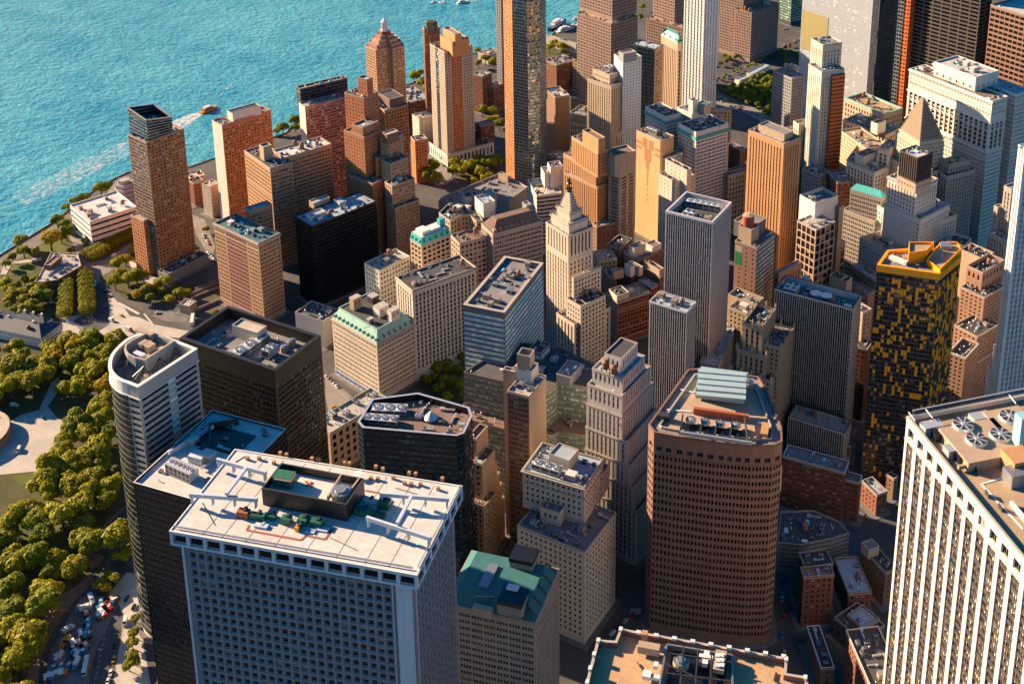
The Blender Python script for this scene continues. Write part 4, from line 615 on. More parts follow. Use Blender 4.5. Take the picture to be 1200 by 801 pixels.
{'n':'apartment_tower','l':'cream stone block with punched windows and blue roof, below the slender tower','c':'apartment building','t':[{'p':[[115.7,-157.9],[117.5,-122.6],[74.3,-120.4],[72.6,-155.8]],'z0':0.0,'z1':62.0,'st':'creampunch','rf':'grey'},{'p':[[105.5,-138.8],[104.1,-113.0],[66.2,-115.1],[67.7,-140.9]],'z0':61.0,'z1':86.0,'st':'creampunch','rf':'blue','cn':1},{'p':[[104.6,-115.0],[104.0,-104.0],[65.3,-106.2],[65.9,-117.2]],'z0':61.0,'z1':76.0,'st':'creampunch'},{'p':[[93.9,-145.4],[93.5,-139.0],[81.5,-139.6],[81.9,-146.1]],'z0':61.0,'z1':70.0,'st':'creampunch','nm':'bay'},{'p':[[91.2,-129.6],[91.5,-118.6],[78.6,-118.2],[78.2,-129.2]],'z0':85.0,'z1':92.0,'st':'plain_cream','nm':'bulkhead','rf':'blue'}],'i':[{'k':'fanrow','p':[71.7,-134.5],'d':[88.3,-134.1],'s':[17,6,4],'n':3,'z':85}]},
{'n':'office_tower','l':'broad brown granite tower with slanted corners and blue rooftop coolers','c':'office tower','t':[{'p':[[143.7,-132.2],[154.5,-130.4],[176.5,-125.0],[194.4,-119.2],[204.3,-113.9],[207.3,-108.9],[203.2,-97.9],[186.4,-71.6],[176.8,-60.1],[142.9,-68.2],[137.9,-71.7],[138.4,-127.6]],'z0':118.0,'z1':130.0,'st':'brown_top','ph':1.2,'pt':0.9,'rf':'tan'},{'p':[[143.7,-132.2],[154.5,-130.4],[176.5,-125.0],[194.4,-119.2],[204.3,-113.9],[207.3,-108.9],[203.2,-97.9],[186.4,-71.6],[176.8,-60.1],[142.9,-68.2],[137.9,-71.7],[138.4,-127.6]],'z0':0.0,'z1':118.0,'st':'brown'}],'i':[{'k':'box','p':[162.8,-81.8],'z':130,'s':[27,20,7],'m':'louvre_teal','nm':'cooling_house'},{'k':'line','p':[147.5,-80.1],'d':[173.5,-71.7],'z':137.1,'s':[3.4,0.5],'m':'louvre_teal','nm':'louvre_slab'},{'k':'line','p':[149.3,-85.3],'d':[175.2,-76.9],'z':137.1,'s':[3.4,0.5],'m':'louvre_teal','nm':'louvre_slab'},{'k':'line','p':[151.2,-90.5],'d':[177.0,-82.1],'z':137.1,'s':[3.4,0.5],'m':'louvre_teal','nm':'louvre_slab'},{'k':'line','p':[153.0,-95.5],'d':[178.7,-87.1],'z':137.1,'s':[3.4,0.5],'m':'louvre_teal','nm':'louvre_slab'},{'k':'line','p':[154.7,-100.5],'d':[180.4,-92.1],'z':137.1,'s':[3.4,0.5],'m':'louvre_teal','nm':'louvre_slab'},{'k':'box','p':[170.4,-102.9],'z':129,'s':[30,2,3.5],'m':'rust','nm':'pit_wall'},{'k':'box','p':[171.8,-117.5],'z':129,'s':[36,10,0.25],'m':'metal_black','nm':'pit_floor'},{'k':'fanw','p':[158.0,-115.7],'z':131,'s':[6,6,3]},{'k':'fanw','p':[165.5,-114.0],'z':131,'s':[6,6,3]},{'k':'fanw','p':[173.2,-111.8],'z':131,'s':[6,6,3]},{'k':'fanw','p':[181.1,-109.3],'z':131,'s':[6,6,3]},{'k':'line','p':[156.5,-126.5],'d':[153.0,-115.1],'z':131,'s':[0.8,2.2],'m':'metal_dark','nm':'pit_beam'},{'k':'line','p':[167.0,-125.3],'d':[163.6,-113.9],'z':131,'s':[0.8,2.2],'m':'metal_dark','nm':'pit_beam'},{'k':'line','p':[174.7,-123.4],'d':[171.5,-112.1],'z':131,'s':[0.8,2.2],'m':'metal_dark','nm':'pit_beam'},{'k':'line','p':[182.5,-121.9],'d':[179.3,-110.2],'z':131,'s':[0.8,2.2],'m':'metal_dark','nm':'pit_beam'},{'k':'line','p':[192.1,-120.6],'d':[183.2,-101.1],'z':131,'s':[0.8,2.2],'m':'metal_dark','nm':'pit_beam'},{'k':'line','p':[157.1,-129.2],'d':[194.4,-120.5],'z':131,'s':[0.8,2.0],'m':'metal_light','nm':'pit_beam'},{'k':'line','p':[141.6,-110.4],'d':[154.3,-106.2],'z':129,'s':[0.9,0.3],'m':'trim_white','nm':'walkway'},{'k':'line','p':[141.2,-90.1],'d':[148.8,-89.6],'z':129,'s':[0.9,0.3],'m':'trim_white','nm':'walkway'},{'k':'box','p':[143.4,-118.4],'z':129,'s':[6,4,3],'m':'metal_dark','nm':'air_conditioner'},{'k':'box','p':[196.2,-105.3],'z':129,'s':[4,10,3],'m':'wall_orange','nm':'lift_house'},{'k':'box','p':[175.7,-70.0],'z':129,'s':[2.5,4,4],'m':'metal_light','nm':'cooling_unit'}],'sp':'brown'},
{'n':'office_tower','l':'white-ribbed tower with dark window strips and rooftop fans','c':'office tower','t':[{'p':[[351.2,-248.8],[405.9,-199.9],[335.5,-121.2],[280.8,-170.2]],'z0':198.5,'z1':209.0,'st':'ribs_top','ph':2.0,'rf':'sand','pt':1},{'p':[[351.2,-248.8],[405.9,-199.9],[335.5,-121.2],[280.8,-170.2]],'z0':0.0,'z1':198.5,'st':'ribs'}],'i':[{'k':'box','p':[313.6,-175.8],'z':207,'s':[24,27,4.5],'m':'wall_tan','nm':'cooling_house'},{'k':'box','p':[323.3,-156.5],'z':207,'s':[18,18,4.5],'m':'wall_tan','nm':'cooling_house'},{'k':'fanw','p':[304.8,-169.8],'z':211.5,'s':[9.5,9.5,4]},{'k':'fanw','p':[311.8,-177.5],'z':211.5,'s':[9.5,9.5,4]},{'k':'fanw','p':[320.4,-169.7],'z':211.5,'s':[9.5,9.5,4]},{'k':'fanw','p':[322.0,-155.3],'z':211.5,'s':[9.5,9.5,4]},{'k':'box','p':[292.3,-173.4],'z':207,'s':[5,9,4],'m':'metal_light','nm':'cooling_unit'},{'k':'box','p':[295.0,-177.8],'z':207,'s':[4.2,2,3.6],'m':'metal_black','nm':'cooling_unit_grille'},{'k':'box','p':[304.4,-184.4],'z':207,'s':[5,9,4],'m':'metal_light','nm':'cooling_unit'},{'k':'box','p':[307.0,-188.7],'z':207,'s':[4.2,2,3.6],'m':'metal_black','nm':'cooling_unit_grille'},{'k':'box','p':[310.1,-157.8],'z':207,'s':[5,9,4],'m':'metal_light','nm':'cooling_unit'},{'k':'box','p':[312.7,-162.5],'z':207,'s':[4.2,2,3.6],'m':'metal_black','nm':'cooling_unit_grille'},{'k':'line','p':[282.9,-171.4],'d':[326.2,-131.2],'z':210.4,'s':[0.5,0.5],'m':'metal_light','nm':'rail'},{'k':'line','p':[283.0,-170.1],'d':[326.4,-129.9],'z':210.9,'s':[0.5,0.5],'m':'metal_dark','nm':'rail'},{'k':'line','p':[283.0,-168.9],'d':[326.5,-128.5],'z':211.4,'s':[0.5,0.5],'m':'metal_light','nm':'rail'},{'k':'line','p':[281.6,-171.3],'d':[285.6,-176.1],'z':211.8,'s':[0.35,0.35],'m':'trim_white','nm':'davit_arm'},{'k':'line','p':[287.9,-165.9],'d':[291.9,-170.7],'z':211.8,'s':[0.35,0.35],'m':'trim_white','nm':'davit_arm'},{'k':'line','p':[319.3,-138.7],'d':[323.0,-143.9],'z':211.8,'s':[0.35,0.35],'m':'trim_white','nm':'davit_arm'},{'k':'line','p':[307.7,-194.5],'d':[324.6,-179.3],'z':208,'s':[1.2,1.6],'m':'wall_tan','nm':'kerb_wall'},{'k':'line','p':[317.2,-185.1],'d':[318.7,-187.1],'z':209,'s':[0.5,1.5],'m':'metal_light','nm':'pipe'},{'k':'line','p':[317.9,-198.4],'d':[328.3,-187.4],'z':207,'s':[0.9,0.2],'m':'trim_white','nm':'walkway'},{'k':'line','p':[317.9,-198.4],'d':[337.2,-217.7],'z':207,'s':[0.9,0.2],'m':'trim_white','nm':'walkway'},{'k':'box','p':[331.5,-189.9],'z':207,'s':[7,12,6],'m':'metal_grey','nm':'plant_box'},{'k':'box','p':[329.5,-183.3],'z':208,'s':[10,10,7],'m':'wall_orange','nm':'plant_box'},{'k':'box','p':[329.2,-171.2],'z':210,'s':[5,6,16],'m':'glass_teal','nm':'glazed_lift'},{'k':'line','p':[330.6,-205.5],'d':[338.0,-213.9],'z':207,'s':[1.2,1.8],'m':'trim_white','nm':'rail'},{'k':'line','p':[322.1,-206.0],'d':[320.2,-203.4],'z':207,'s':[0.3,2.2],'m':'metal_dark','nm':'davit_arm'},{'k':'line','p':[328.2,-211.6],'d':[326.3,-209.1],'z':207,'s':[0.3,2.2],'m':'metal_dark','nm':'davit_arm'},{'k':'line','p':[315.8,-193.7],'d':[313.8,-191.0],'z':207,'s':[0.3,2.2],'m':'metal_dark','nm':'davit_arm'}],'sp':'ribs'},
{'n':'office_tower','l':'tower roof of orange gravel with notched white-topped parapet','c':'office tower','t':[{'p':[[213.1,-359.0],[288.9,-321.9],[276.4,-297.9],[269.4,-299.7],[267.7,-293.0],[207.2,-307.6],[208.0,-313.7],[201.8,-316.1]],'z0':0.0,'z1':182.0,'st':'browngrey','ph':2.2,'rf':'gravel','pt':0.9}],'i':[{'k':'line','p':[225.9,-307.0],'d':[249.3,-301.0],'z':180,'s':[0.7,2.6],'m':'metal_grey','nm':'pit_screen'},{'k':'line','p':[225.9,-307.0],'d':[231.0,-325.9],'z':180,'s':[0.7,2.6],'m':'metal_grey','nm':'pit_screen'},{'k':'line','p':[249.3,-301.0],'d':[254.7,-315.3],'z':180,'s':[0.7,2.6],'m':'metal_grey','nm':'pit_screen'},{'k':'line','p':[231.0,-325.9],'d':[256.2,-319.2],'z':180,'s':[0.7,2.6],'m':'metal_grey','nm':'pit_screen'},{'k':'box','p':[239.6,-310.4],'z':180.1,'s':[20,17,0.3],'m':'metal_black','nm':'pit_floor'},{'k':'line','p':[229.0,-311.6],'d':[250.6,-305.4],'z':183.4,'s':[0.45,0.6],'m':'metal_dark','nm':'pit_beam'},{'k':'line','p':[229.7,-316.7],'d':[239.9,-317.0],'z':183.4,'s':[0.45,0.6],'m':'metal_dark','nm':'pit_beam'},{'k':'line','p':[231.2,-320.3],'d':[253.5,-313.2],'z':183.4,'s':[0.45,0.6],'m':'metal_dark','nm':'pit_beam'},{'k':'line','p':[237.3,-305.0],'d':[243.1,-322.0],'z':183.4,'s':[0.45,0.6],'m':'metal_dark','nm':'pit_beam'},{'k':'line','p':[242.2,-303.6],'d':[247.8,-319.7],'z':183.4,'s':[0.45,0.6],'m':'metal_dark','nm':'pit_beam'},{'k':'line','p':[232.3,-306.4],'d':[238.3,-324.4],'z':183.4,'s':[0.45,0.6],'m':'metal_dark','nm':'pit_beam'},{'k':'drum','p':[233.6,-312.0],'z':181,'s':[6,6,4]},{'k':'box','p':[241.4,-307.3],'z':182,'s':[5,2,2],'m':'trim_white','nm':'duct'},{'k':'box','p':[241.4,-307.3],'z':182,'s':[2,6,1.8],'m':'trim_white','nm':'duct'},{'k':'box','p':[246.4,-306.3],'z':182,'s':[4,9,1.8],'m':'wall_tan','nm':'cooling_unit'},{'k':'box','p':[245.1,-305.0],'z':183.8,'s':[1.5,1.5,0.6],'m':'trim_white','nm':'fan_cap'},{'k':'box','p':[245.9,-307.1],'z':183.8,'s':[1.5,1.5,0.6],'m':'trim_white','nm':'fan_cap'},{'k':'box','p':[246.7,-309.2],'z':183.8,'s':[1.5,1.5,0.6],'m':'trim_white','nm':'fan_cap'},{'k':'box','p':[246.5,-304.3],'z':183.8,'s':[1.5,1.5,0.6],'m':'trim_white','nm':'fan_cap'},{'k':'box','p':[247.3,-306.4],'z':183.8,'s':[1.5,1.5,0.6],'m':'trim_white','nm':'fan_cap'},{'k':'box','p':[248.1,-308.5],'z':183.8,'s':[1.5,1.5,0.6],'m':'trim_white','nm':'fan_cap'},{'k':'box','p':[220.8,-311.8],'z':181,'s':[8,3,3],'m':'wall_tan','nm':'duct'},{'k':'box','p':[225.9,-316.9],'z':181,'s':[1.6,2.2,1.5],'m':'trim_white','nm':'duct'},{'k':'box','p':[224.7,-322.2],'z':181,'s':[3,3,1.6],'m':'trim_white','nm':'duct'},{'k':'box','p':[227.3,-321.7],'z':181,'s':[5,1.6,1.2],'m':'trim_white','nm':'duct'},{'k':'line','p':[218.6,-317.3],'d':[222.7,-320.2],'z':180.2,'s':[0.3,0.3],'m':'metal_dark','nm':'pipe'},{'k':'box','p':[217.3,-308.0],'z':182,'s':[2.2,2.2,3],'m':'wall_orange','nm':'davit_arm'},{'k':'box','p':[214.4,-307.0],'z':182.4,'s':[1.7,1.3,0.9],'m':'trim_white','nm':'parapet_post'},{'k':'box','p':[220.9,-305.4],'z':182.4,'s':[1.7,1.3,0.9],'m':'trim_white','nm':'parapet_post'},{'k':'box','p':[227.5,-303.7],'z':182.4,'s':[1.7,1.3,0.9],'m':'trim_white','nm':'parapet_post'},{'k':'box','p':[234.1,-302.0],'z':182.4,'s':[1.7,1.3,0.9],'m':'trim_white','nm':'parapet_post'},{'k':'box','p':[240.6,-300.3],'z':182.4,'s':[1.7,1.3,0.9],'m':'trim_white','nm':'parapet_post'},{'k':'box','p':[247.1,-298.6],'z':182.4,'s':[1.7,1.3,0.9],'m':'trim_white','nm':'parapet_post'},{'k':'box','p':[253.6,-297.0],'z':182.4,'s':[1.7,1.3,0.9],'m':'trim_white','nm':'parapet_post'},{'k':'box','p':[260.0,-295.3],'z':182.4,'s':[1.7,1.3,0.9],'m':'trim_white','nm':'parapet_post'},{'k':'box','p':[266.4,-293.7],'z':182.4,'s':[1.7,1.3,0.9],'m':'trim_white','nm':'parapet_post'},{'k':'box','p':[207.8,-308.6],'z':182.4,'s':[1.3,1.7,0.9],'m':'trim_white','nm':'parapet_post'},{'k':'box','p':[202.6,-316.9],'z':182.4,'s':[1.3,1.7,0.9],'m':'trim_white','nm':'parapet_post'},{'k':'box','p':[204.1,-323.2],'z':182.4,'s':[1.3,1.7,0.9],'m':'trim_white','nm':'parapet_post'},{'k':'box','p':[205.6,-329.4],'z':182.4,'s':[1.3,1.7,0.9],'m':'trim_white','nm':'parapet_post'},{'k':'box','p':[207.4,-335.2],'z':182.4,'s':[1.3,1.7,0.9],'m':'trim_white','nm':'parapet_post'},{'k':'box','p':[267.6,-294.5],'z':182.4,'s':[1.3,1.7,0.9],'m':'trim_white','nm':'parapet_post'},{'k':'box','p':[276.3,-299.2],'z':182.4,'s':[1.3,1.7,0.9],'m':'trim_white','nm':'parapet_post'},{'k':'line','p':[265.6,-299.1],'d':[266.1,-302.7],'z':180.05,'s':[0.8,0.25],'m':'metal_dark','nm':'crack_patch'},{'k':'line','p':[266.1,-302.7],'d':[268.1,-303.2],'z':180.05,'s':[0.8,0.25],'m':'metal_dark','nm':'crack_patch'}],'sp':'gravel','rz':1.808},
{'n':'office_building','l':'grey stone block with green copper mansard roof and sunlit right edge','c':'office building','t':[{'p':[[124.1,-226.4],[117.4,-190.0],[70.5,-198.7],[77.2,-235.1]],'z0':0.0,'z1':78.0,'st':'pairstone','ph':0.6,'rf':'copper'}],'i':[{'k':'box','p':[102.3,-199.3],'z':82,'s':[12,10,7.5],'m':'wall_grey','nm':'lift_house'},{'k':'box','p':[103.8,-201.8],'z':89.5,'s':[12.6,10.6,2.2],'m':'metal_black','nm':'lift_house_cap'},{'k':'box','p':[111.0,-225.4],'z':81,'s':[12,11,6.5],'m':'wall_grey','nm':'lift_house'},{'k':'box','p':[111.6,-226.1],'z':87.6,'s':[12.6,11.6,2.0],'m':'metal_black','nm':'lift_house_cap'},{'k':'box','p':[104.8,-198.3],'z':90.0,'s':[6,4,0.4],'m':'trim_cool','nm':'fan_cap'},{'k':'box','p':[109.5,-222.6],'z':90.0,'s':[6,4,0.4],'m':'trim_cool','nm':'fan_cap'},{'k':'box','p':[91.2,-215.6],'z':80,'s':[5,16,4.5],'m':'metal_grey','nm':'plant_box'},{'k':'box','p':[92.4,-224.2],'z':80,'s':[3,6,2.5],'m':'metal_light','nm':'air_conditioner'},{'k':'box','p':[111.3,-226.0],'z':68,'s':[12,3,16],'m':'wall_greystone','nm':'wall_dormer'},{'k':'box','p':[98.5,-232.9],'z':78,'s':[10,3,4.5],'m':'wall_greystone','nm':'wall_dormer'},{'k':'line','p':[80.2,-213.7],'d':[92.1,-207.8],'z':83.2,'s':[0.25,0.25],'m':'metal_light','nm':'pipe'},{'k':'line','p':[84.2,-219.0],'d':[96.0,-213.2],'z':83.2,'s':[0.25,0.25],'m':'metal_light','nm':'pipe'},{'k':'line','p':[88.2,-224.3],'d':[99.8,-218.5],'z':83.2,'s':[0.25,0.25],'m':'metal_light','nm':'pipe'},{'k':'line','p':[92.0,-229.4],'d':[103.6,-223.7],'z':83.2,'s':[0.25,0.25],'m':'metal_light','nm':'pipe'}],'sp':'mansard'},
{'n':'office_building','l':'narrow stepped tan building squeezed beside the octagonal black tower','c':'office building','t':[{'p':[[35.3,-131.8],[35.1,-117.4],[29.1,-117.5],[29.4,-131.9]],'z0':0.0,'z1':72.0,'st':'tanwin','ov':{'0':'plain_tan'},'rf':'brown'},{'p':[[35.0,-127.4],[34.7,-114.4],[29.4,-114.5],[29.6,-127.5]],'z0':0.0,'z1':62.0,'st':'tanwin'},{'p':[[34.8,-127.4],[34.5,-111.4],[29.3,-111.5],[29.6,-127.5]],'z0':0.0,'z1':52.0,'st':'tanwin'},{'p':[[34.5,-127.4],[34.2,-108.4],[29.2,-108.5],[29.6,-127.5]],'z0':0.0,'z1':42.0,'st':'tanwin'},{'p':[[34.4,-127.4],[33.9,-105.4],[29.2,-105.5],[29.6,-127.5]],'z0':0.0,'z1':30.0,'st':'tanwin'},{'p':[[39.4,-137.7],[39.2,-123.7],[25.2,-123.9],[25.5,-137.9]],'z0':0.0,'z1':48.0,'st':'tanwin','rf':'brown'},{'p':[[28.9,-127.3],[28.7,-114.2],[23.0,-114.3],[23.2,-127.4]],'z0':0.0,'z1':84.0,'st':'tanwin','ov':{'0':'plain_tan'},'rf':'brown'}],'i':[]},
{'n':'office_building','l':'cream stone office block with green mansard roof and blue street awnings','c':'office building','t':[{'p':[[-116.3,-28.8],[-107.4,5.2],[-157.1,18.2],[-166.0,-15.8]],'z0':0.0,'z1':48.0,'st':'creamfine','ph':0.5,'rf':'copper','cn':1}],'i':[],'sp':'onebway'},
{'n':'office_building','l':'long cream office block with flat dark roof beside the green mansard','c':'office building','t':[{'p':[[-107.5,4.0],[-83.8,52.8],[-105.6,63.4],[-129.3,14.6]],'z0':0.0,'z1':76.0,'st':'creamstrip','rf':'dark','cn':1,'raw':1}],'i':[]},
{'n':'office_building','l':'black glass cube with pale blue flat roof and small cabins','c':'office building','t':[{'p':[[-237.4,52.0],[-218.2,111.3],[-241.8,119.0],[-261.1,59.7]],'z0':0.0,'z1':74.0,'st':'blackbox','rf':'blue','ph':0.8},{'p':[[-244.1,60.3],[-239.9,73.1],[-247.7,75.6],[-251.9,62.9]],'z0':73.0,'z1':77.0,'st':'plain_white','nm':'roof_cabin','rf':'blue'},{'p':[[-256.5,78.2],[-251.8,92.8],[-258.6,95.0],[-263.3,80.4]],'z0':73.0,'z1':78.0,'st':'plain_tan','nm':'roof_cabin','rf':'blue'},{'p':[[-240.4,91.1],[-238.1,97.6],[-246.9,100.8],[-249.3,94.2]],'z0':73.0,'z1':76.0,'st':'plain_white','nm':'roof_cabin','rf':'blue'}],'i':[]},
{'n':'garage_building','l':'small grey windowless building with dark grid roof behind the bronze tower','c':'building','t':[{'p':[[-194.5,7.8],[-193.9,27.0],[-222.1,27.8],[-222.6,8.6]],'z0':0.0,'z1':24.0,'st':'plain_pale','rf':'greydark'}],'i':[]},
{'n':'office_building','l':'tan building with bright turquoise attic and white roof slabs','c':'office building','t':[{'p':[[-137.0,58.8],[-127.3,84.7],[-141.6,90.1],[-151.2,64.2]],'z0':0.0,'z1':78.0,'st':'tanbig','ph':0.5,'rf':'white'}],'i':[],'sp':'turq'},
{'n':'office_building','l':'small white building with pale blue roof behind the green mansard block','c':'building','t':[{'p':[[-163.2,38.7],[-154.7,67.9],[-172.1,73.0],[-180.6,43.7]],'z0':0.0,'z1':60.0,'st':'whitearch','rf':'pale'}],'i':[]},
{'n':'office_building','l':'large stone block with brown mansard roof and curved light court','c':'office building','t':[{'p':[[-103.4,108.8],[-78.9,146.4],[-96.9,158.2],[-121.4,120.5]],'z0':0.0,'z1':72.0,'st':'stonebig','rf':'dark','wa':0.9},{'p':[[-125.2,93.7],[-110.3,116.5],[-124.6,125.8],[-139.5,103.0]],'z0':0.0,'z1':66.0,'st':'stonewin','rf':'brown','wa':0.9},{'p':[[-162.2,120.6],[-146.1,112.6],[-144.0,125.1],[-138.5,129.0],[-127.0,122.2],[-122.3,124.6],[-143.5,144.1],[-164.5,140.8]],'z0':0.0,'z1':72.0,'st':'tancourt','rf':'dark'},{'p':[[-125.2,130.1],[-119.2,139.2],[-132.8,148.1],[-138.8,138.9]],'z0':71.0,'z1':84.0,'st':'plain_white','nm':'roof_plant','rf':'blue'},{'p':[[-128.9,143.9],[-124.5,150.6],[-136.8,158.7],[-141.2,151.9]],'z0':71.0,'z1':82.0,'st':'plain_tan','nm':'bulkhead'},{'p':[[-148.2,140.6],[-144.6,146.2],[-151.0,150.4],[-154.6,144.8]],'z0':71.0,'z1':80.0,'st':'plain_grey','nm':'bulkhead'},{'p':[[-94.1,146.6],[-91.5,150.6],[-97.9,154.8],[-100.5,150.8]],'z0':71.0,'z1':82.0,'st':'plain_grey','nm':'bulkhead'}],'i':[],'sp':'cunard'},
{'n':'garage_building','l':'low wide garage with flat grey sunlit roof and raised rim','c':'garage','t':[{'p':[[-220.0,204.4],[-206.3,208.6],[-179.9,232.6],[-162.9,233.2],[-161.9,266.1],[-186.3,276.2],[-200.9,278.9],[-221.7,212.8]],'z0':0.0,'z1':32.0,'st':'plain_pale','rf':'grey','ph':1.6},{'p':[[-185.0,268.8],[-183.9,272.4],[-196.1,275.9],[-197.2,272.3]],'z0':31.0,'z1':36.0,'st':'plain_tan','nm':'stair_head'}],'i':[]},
{'n':'office_tower','l':'limestone tower with stepped pyramid top and dark bronze finial','c':'office tower','t':[{'p':[[-13.4,67.3],[-3.8,88.2],[-28.9,99.9],[-38.5,79.0]],'z0':0.0,'z1':93.0,'st':'lime_tall'},{'p':[[-13.4,67.3],[-3.8,88.2],[-28.9,99.9],[-38.5,79.0]],'z0':93.0,'z1':112.0,'st':'limecol2','ph':0.8},{'p':[[-1.7,53.2],[9.0,76.4],[7.1,77.3],[-3.6,54.1]],'z0':0.0,'z1':88.0,'st':'limewin','rf':'dark'},{'p':[[8.4,45.0],[17.3,67.5],[2.6,73.4],[-6.3,50.8]],'z0':0.0,'z1':72.0,'st':'limewin','rf':'dark'},{'p':[[4.5,42.4],[17.7,74.7],[-1.0,82.4],[-14.2,50.1]],'z0':0.0,'z1':58.0,'st':'limecol','rf':'dark'}],'i':[],'sp':'pyramid26'},
{'n':'loft_building','l':'low red-brown cornice building with sunlit long front beneath the silver tower','c':'loft building','t':[{'p':[[5.2,114.1],[20.6,138.2],[7.3,146.8],[-8.2,122.6]],'z0':0.0,'z1':38.0,'st':'redloft','cn':1,'rf':'sand','ov':{'3':'plain_tan'}},{'p':[[4.5,113.2],[10.5,122.5],[0.6,128.9],[-5.4,119.5]],'z0':37.0,'z1':43.0,'st':'plain_cream','nm':'roof_plant'}],'i':[]},
{'n':'loft_building','l':'small loft with blue flat roof beside a grey chimney box','c':'loft building','t':[{'p':[[19.0,145.1],[22.1,152.2],[8.1,158.4],[5.0,151.3]],'z0':0.0,'z1':37.0,'st':'redloft','rf':'blue'}],'i':[]},
{'n':'brick_building','l':'brown brick building with white tanks on its flat roof','c':'brick building','t':[{'p':[[-1.0,163.8],[10.3,189.0],[-5.8,196.2],[-17.1,171.1]],'z0':0.0,'z1':47.0,'st':'brickplain','rf':'grey'},{'p':[[-6.0,167.0],[-1.0,178.1],[-7.1,180.8],[-12.1,169.7]],'z0':46.0,'z1':55.0,'st':'plain_cream','nm':'rooftop_box','rf':'grey'},{'p':[[4.7,180.8],[8.4,189.0],[0.3,192.7],[-3.5,184.4]],'z0':46.0,'z1':52.0,'st':'plain_white','nm':'rooftop_box','rf':'brown'}],'i':[]},
{'n':'brick_building','l':'low brick building with tan stepped gables and a row of skylights','c':'brick building','t':[{'p':[[21.8,155.9],[23.7,160.1],[2.8,169.8],[0.9,165.7]],'z0':0.0,'z1':42.0,'st':'brickplain','rf':'grey'},{'p':[[20.8,157.2],[22.9,161.6],[5.7,169.7],[3.6,165.2]],'z0':30.0,'z1':47.0,'st':'plain_tan','nm':'gable_block'}],'i':[]},
{'n':'loft_building','l':'narrow loft with white twin rooftop boxes between brick roofs','c':'loft building','t':[{'p':[[-1.6,154.4],[3.0,165.4],[-6.4,169.3],[-11.0,158.4]],'z0':0.0,'z1':40.0,'st':'brickplain','rf':'grey'},{'p':[[-0.9,149.5],[0.9,153.9],[-5.7,156.7],[-7.5,152.3]],'z0':39.0,'z1':48.0,'st':'plain_white','nm':'rooftop_box'},{'p':[[4.6,153.7],[6.3,157.9],[-5.9,163.0],[-7.7,158.8]],'z0':39.0,'z1':46.0,'st':'plain_cream','nm':'rooftop_box'}],'i':[]},
{'n':'loft_building','l':'small brown building with dark flat roof beside the limestone tower','c':'loft building','t':[{'p':[[-14.0,140.3],[-10.8,144.1],[-24.9,156.2],[-28.2,152.4]],'z0':0.0,'z1':40.0,'st':'brickplain','rf':'dark'},{'p':[[-11.2,140.1],[-5.5,146.7],[-8.3,149.1],[-14.0,142.5]],'z0':39.0,'z1':46.0,'st':'plain_tan','nm':'bulkhead'}],'i':[]},
{'n':'loft_building','l':'tan rooftop block just right of the limestone pyramid shaft','c':'loft building','t':[{'p':[[-29.8,151.6],[-18.8,162.0],[-30.6,174.6],[-41.6,164.2]],'z0':0.0,'z1':45.0,'st':'tanwin','rf':'sand','raw':1}],'i':[]},
{'n':'loft_building','l':'dark brown building with black railed roof below the blank orange wall','c':'loft building','t':[{'p':[[-21.6,173.3],[-19.9,192.9],[-32.7,194.0],[-34.3,174.3]],'z0':0.0,'z1':48.0,'st':'brickplain','rf':'dark'}],'i':[]},
{'n':'office_tower','l':'silver grey tower with thin vertical fins and sunken roof machinery','c':'office tower','t':[{'p':[[98.4,65.9],[99.5,100.0],[64.2,101.1],[63.1,67.0]],'z0':0.0,'z1':150.0,'st':'silver','ph':5,'rf':'dark','pt':1,'wtop':2.2}],'i':[{'k':'fanrow','p':[69.0,91.2],'d':[94.9,93.2],'s':[26,6,4.5],'n':6,'z':145},{'k':'cool','p':[77.1,75.6],'s':[12,8,3],'z':145}]},
{'n':'office_building','l':'silver grey lower block with blue roof attached below the silver tower','c':'office building','t':[{'p':[[94.7,32.6],[95.6,47.6],[67.4,49.2],[66.5,34.3]],'z0':0.0,'z1':98.0,'st':'silver','rf':'blue'}],'i':[]},
{'n':'office_building','l':'dark low annex with flat blue roof against the silver tower','c':'office building','t':[{'p':[[109.6,58.4],[101.4,117.5],[88.0,115.6],[96.1,56.5]],'z0':0.0,'z1':45.0,'st':'plain_grey','rf':'blue'}],'i':[]},
{'n':'office_building','l':'brown brick building with green wall patch and rust-red water tank','c':'brick building','t':[{'p':[[105.6,142.2],[110.4,170.6],[92.1,173.7],[87.3,145.3]],'z0':0.0,'z1':95.0,'st':'tansparse','rf':'grey','ov':{'0':'darkglassgrid'}},{'p':[[99.4,146.6],[101.8,156.9],[90.7,159.5],[88.3,149.1]],'z0':94.0,'z1':106.0,'st':'plain_tan','nm':'bulkhead','rf':'dark'},{'p':[[98.6,151.7],[102.8,170.1],[86.4,173.9],[82.2,155.5]],'z0':94.0,'z1':106.0,'st':'plain_dark','nm':'roof_screen','rf':'grey'}],'i':[{'k':'rtank','p':[93.8,155.0],'s':[9,9,9],'z':105}],'sp':'greenpatch'},
{'n':'office_tower','l':'tall orange-tan brick tower with pale vertical piers and flat roof','c':'office tower','t':[{'p':[[99.3,217.1],[107.2,237.0],[72.6,250.7],[64.7,230.7]],'z0':0.0,'z1':148.0,'st':'orangestrip','rf':'grey'},{'p':[[120.5,152.6],[130.6,178.0],[126.5,179.6],[116.5,154.2]],'z0':0.0,'z1':72.0,'st':'orangestrip'},{'p':[[97.4,223.2],[101.6,233.8],[76.3,243.8],[72.1,233.2]],'z0':147.0,'z1':153.0,'st':'plain_tan','nm':'bulkhead'}],'i':[]},
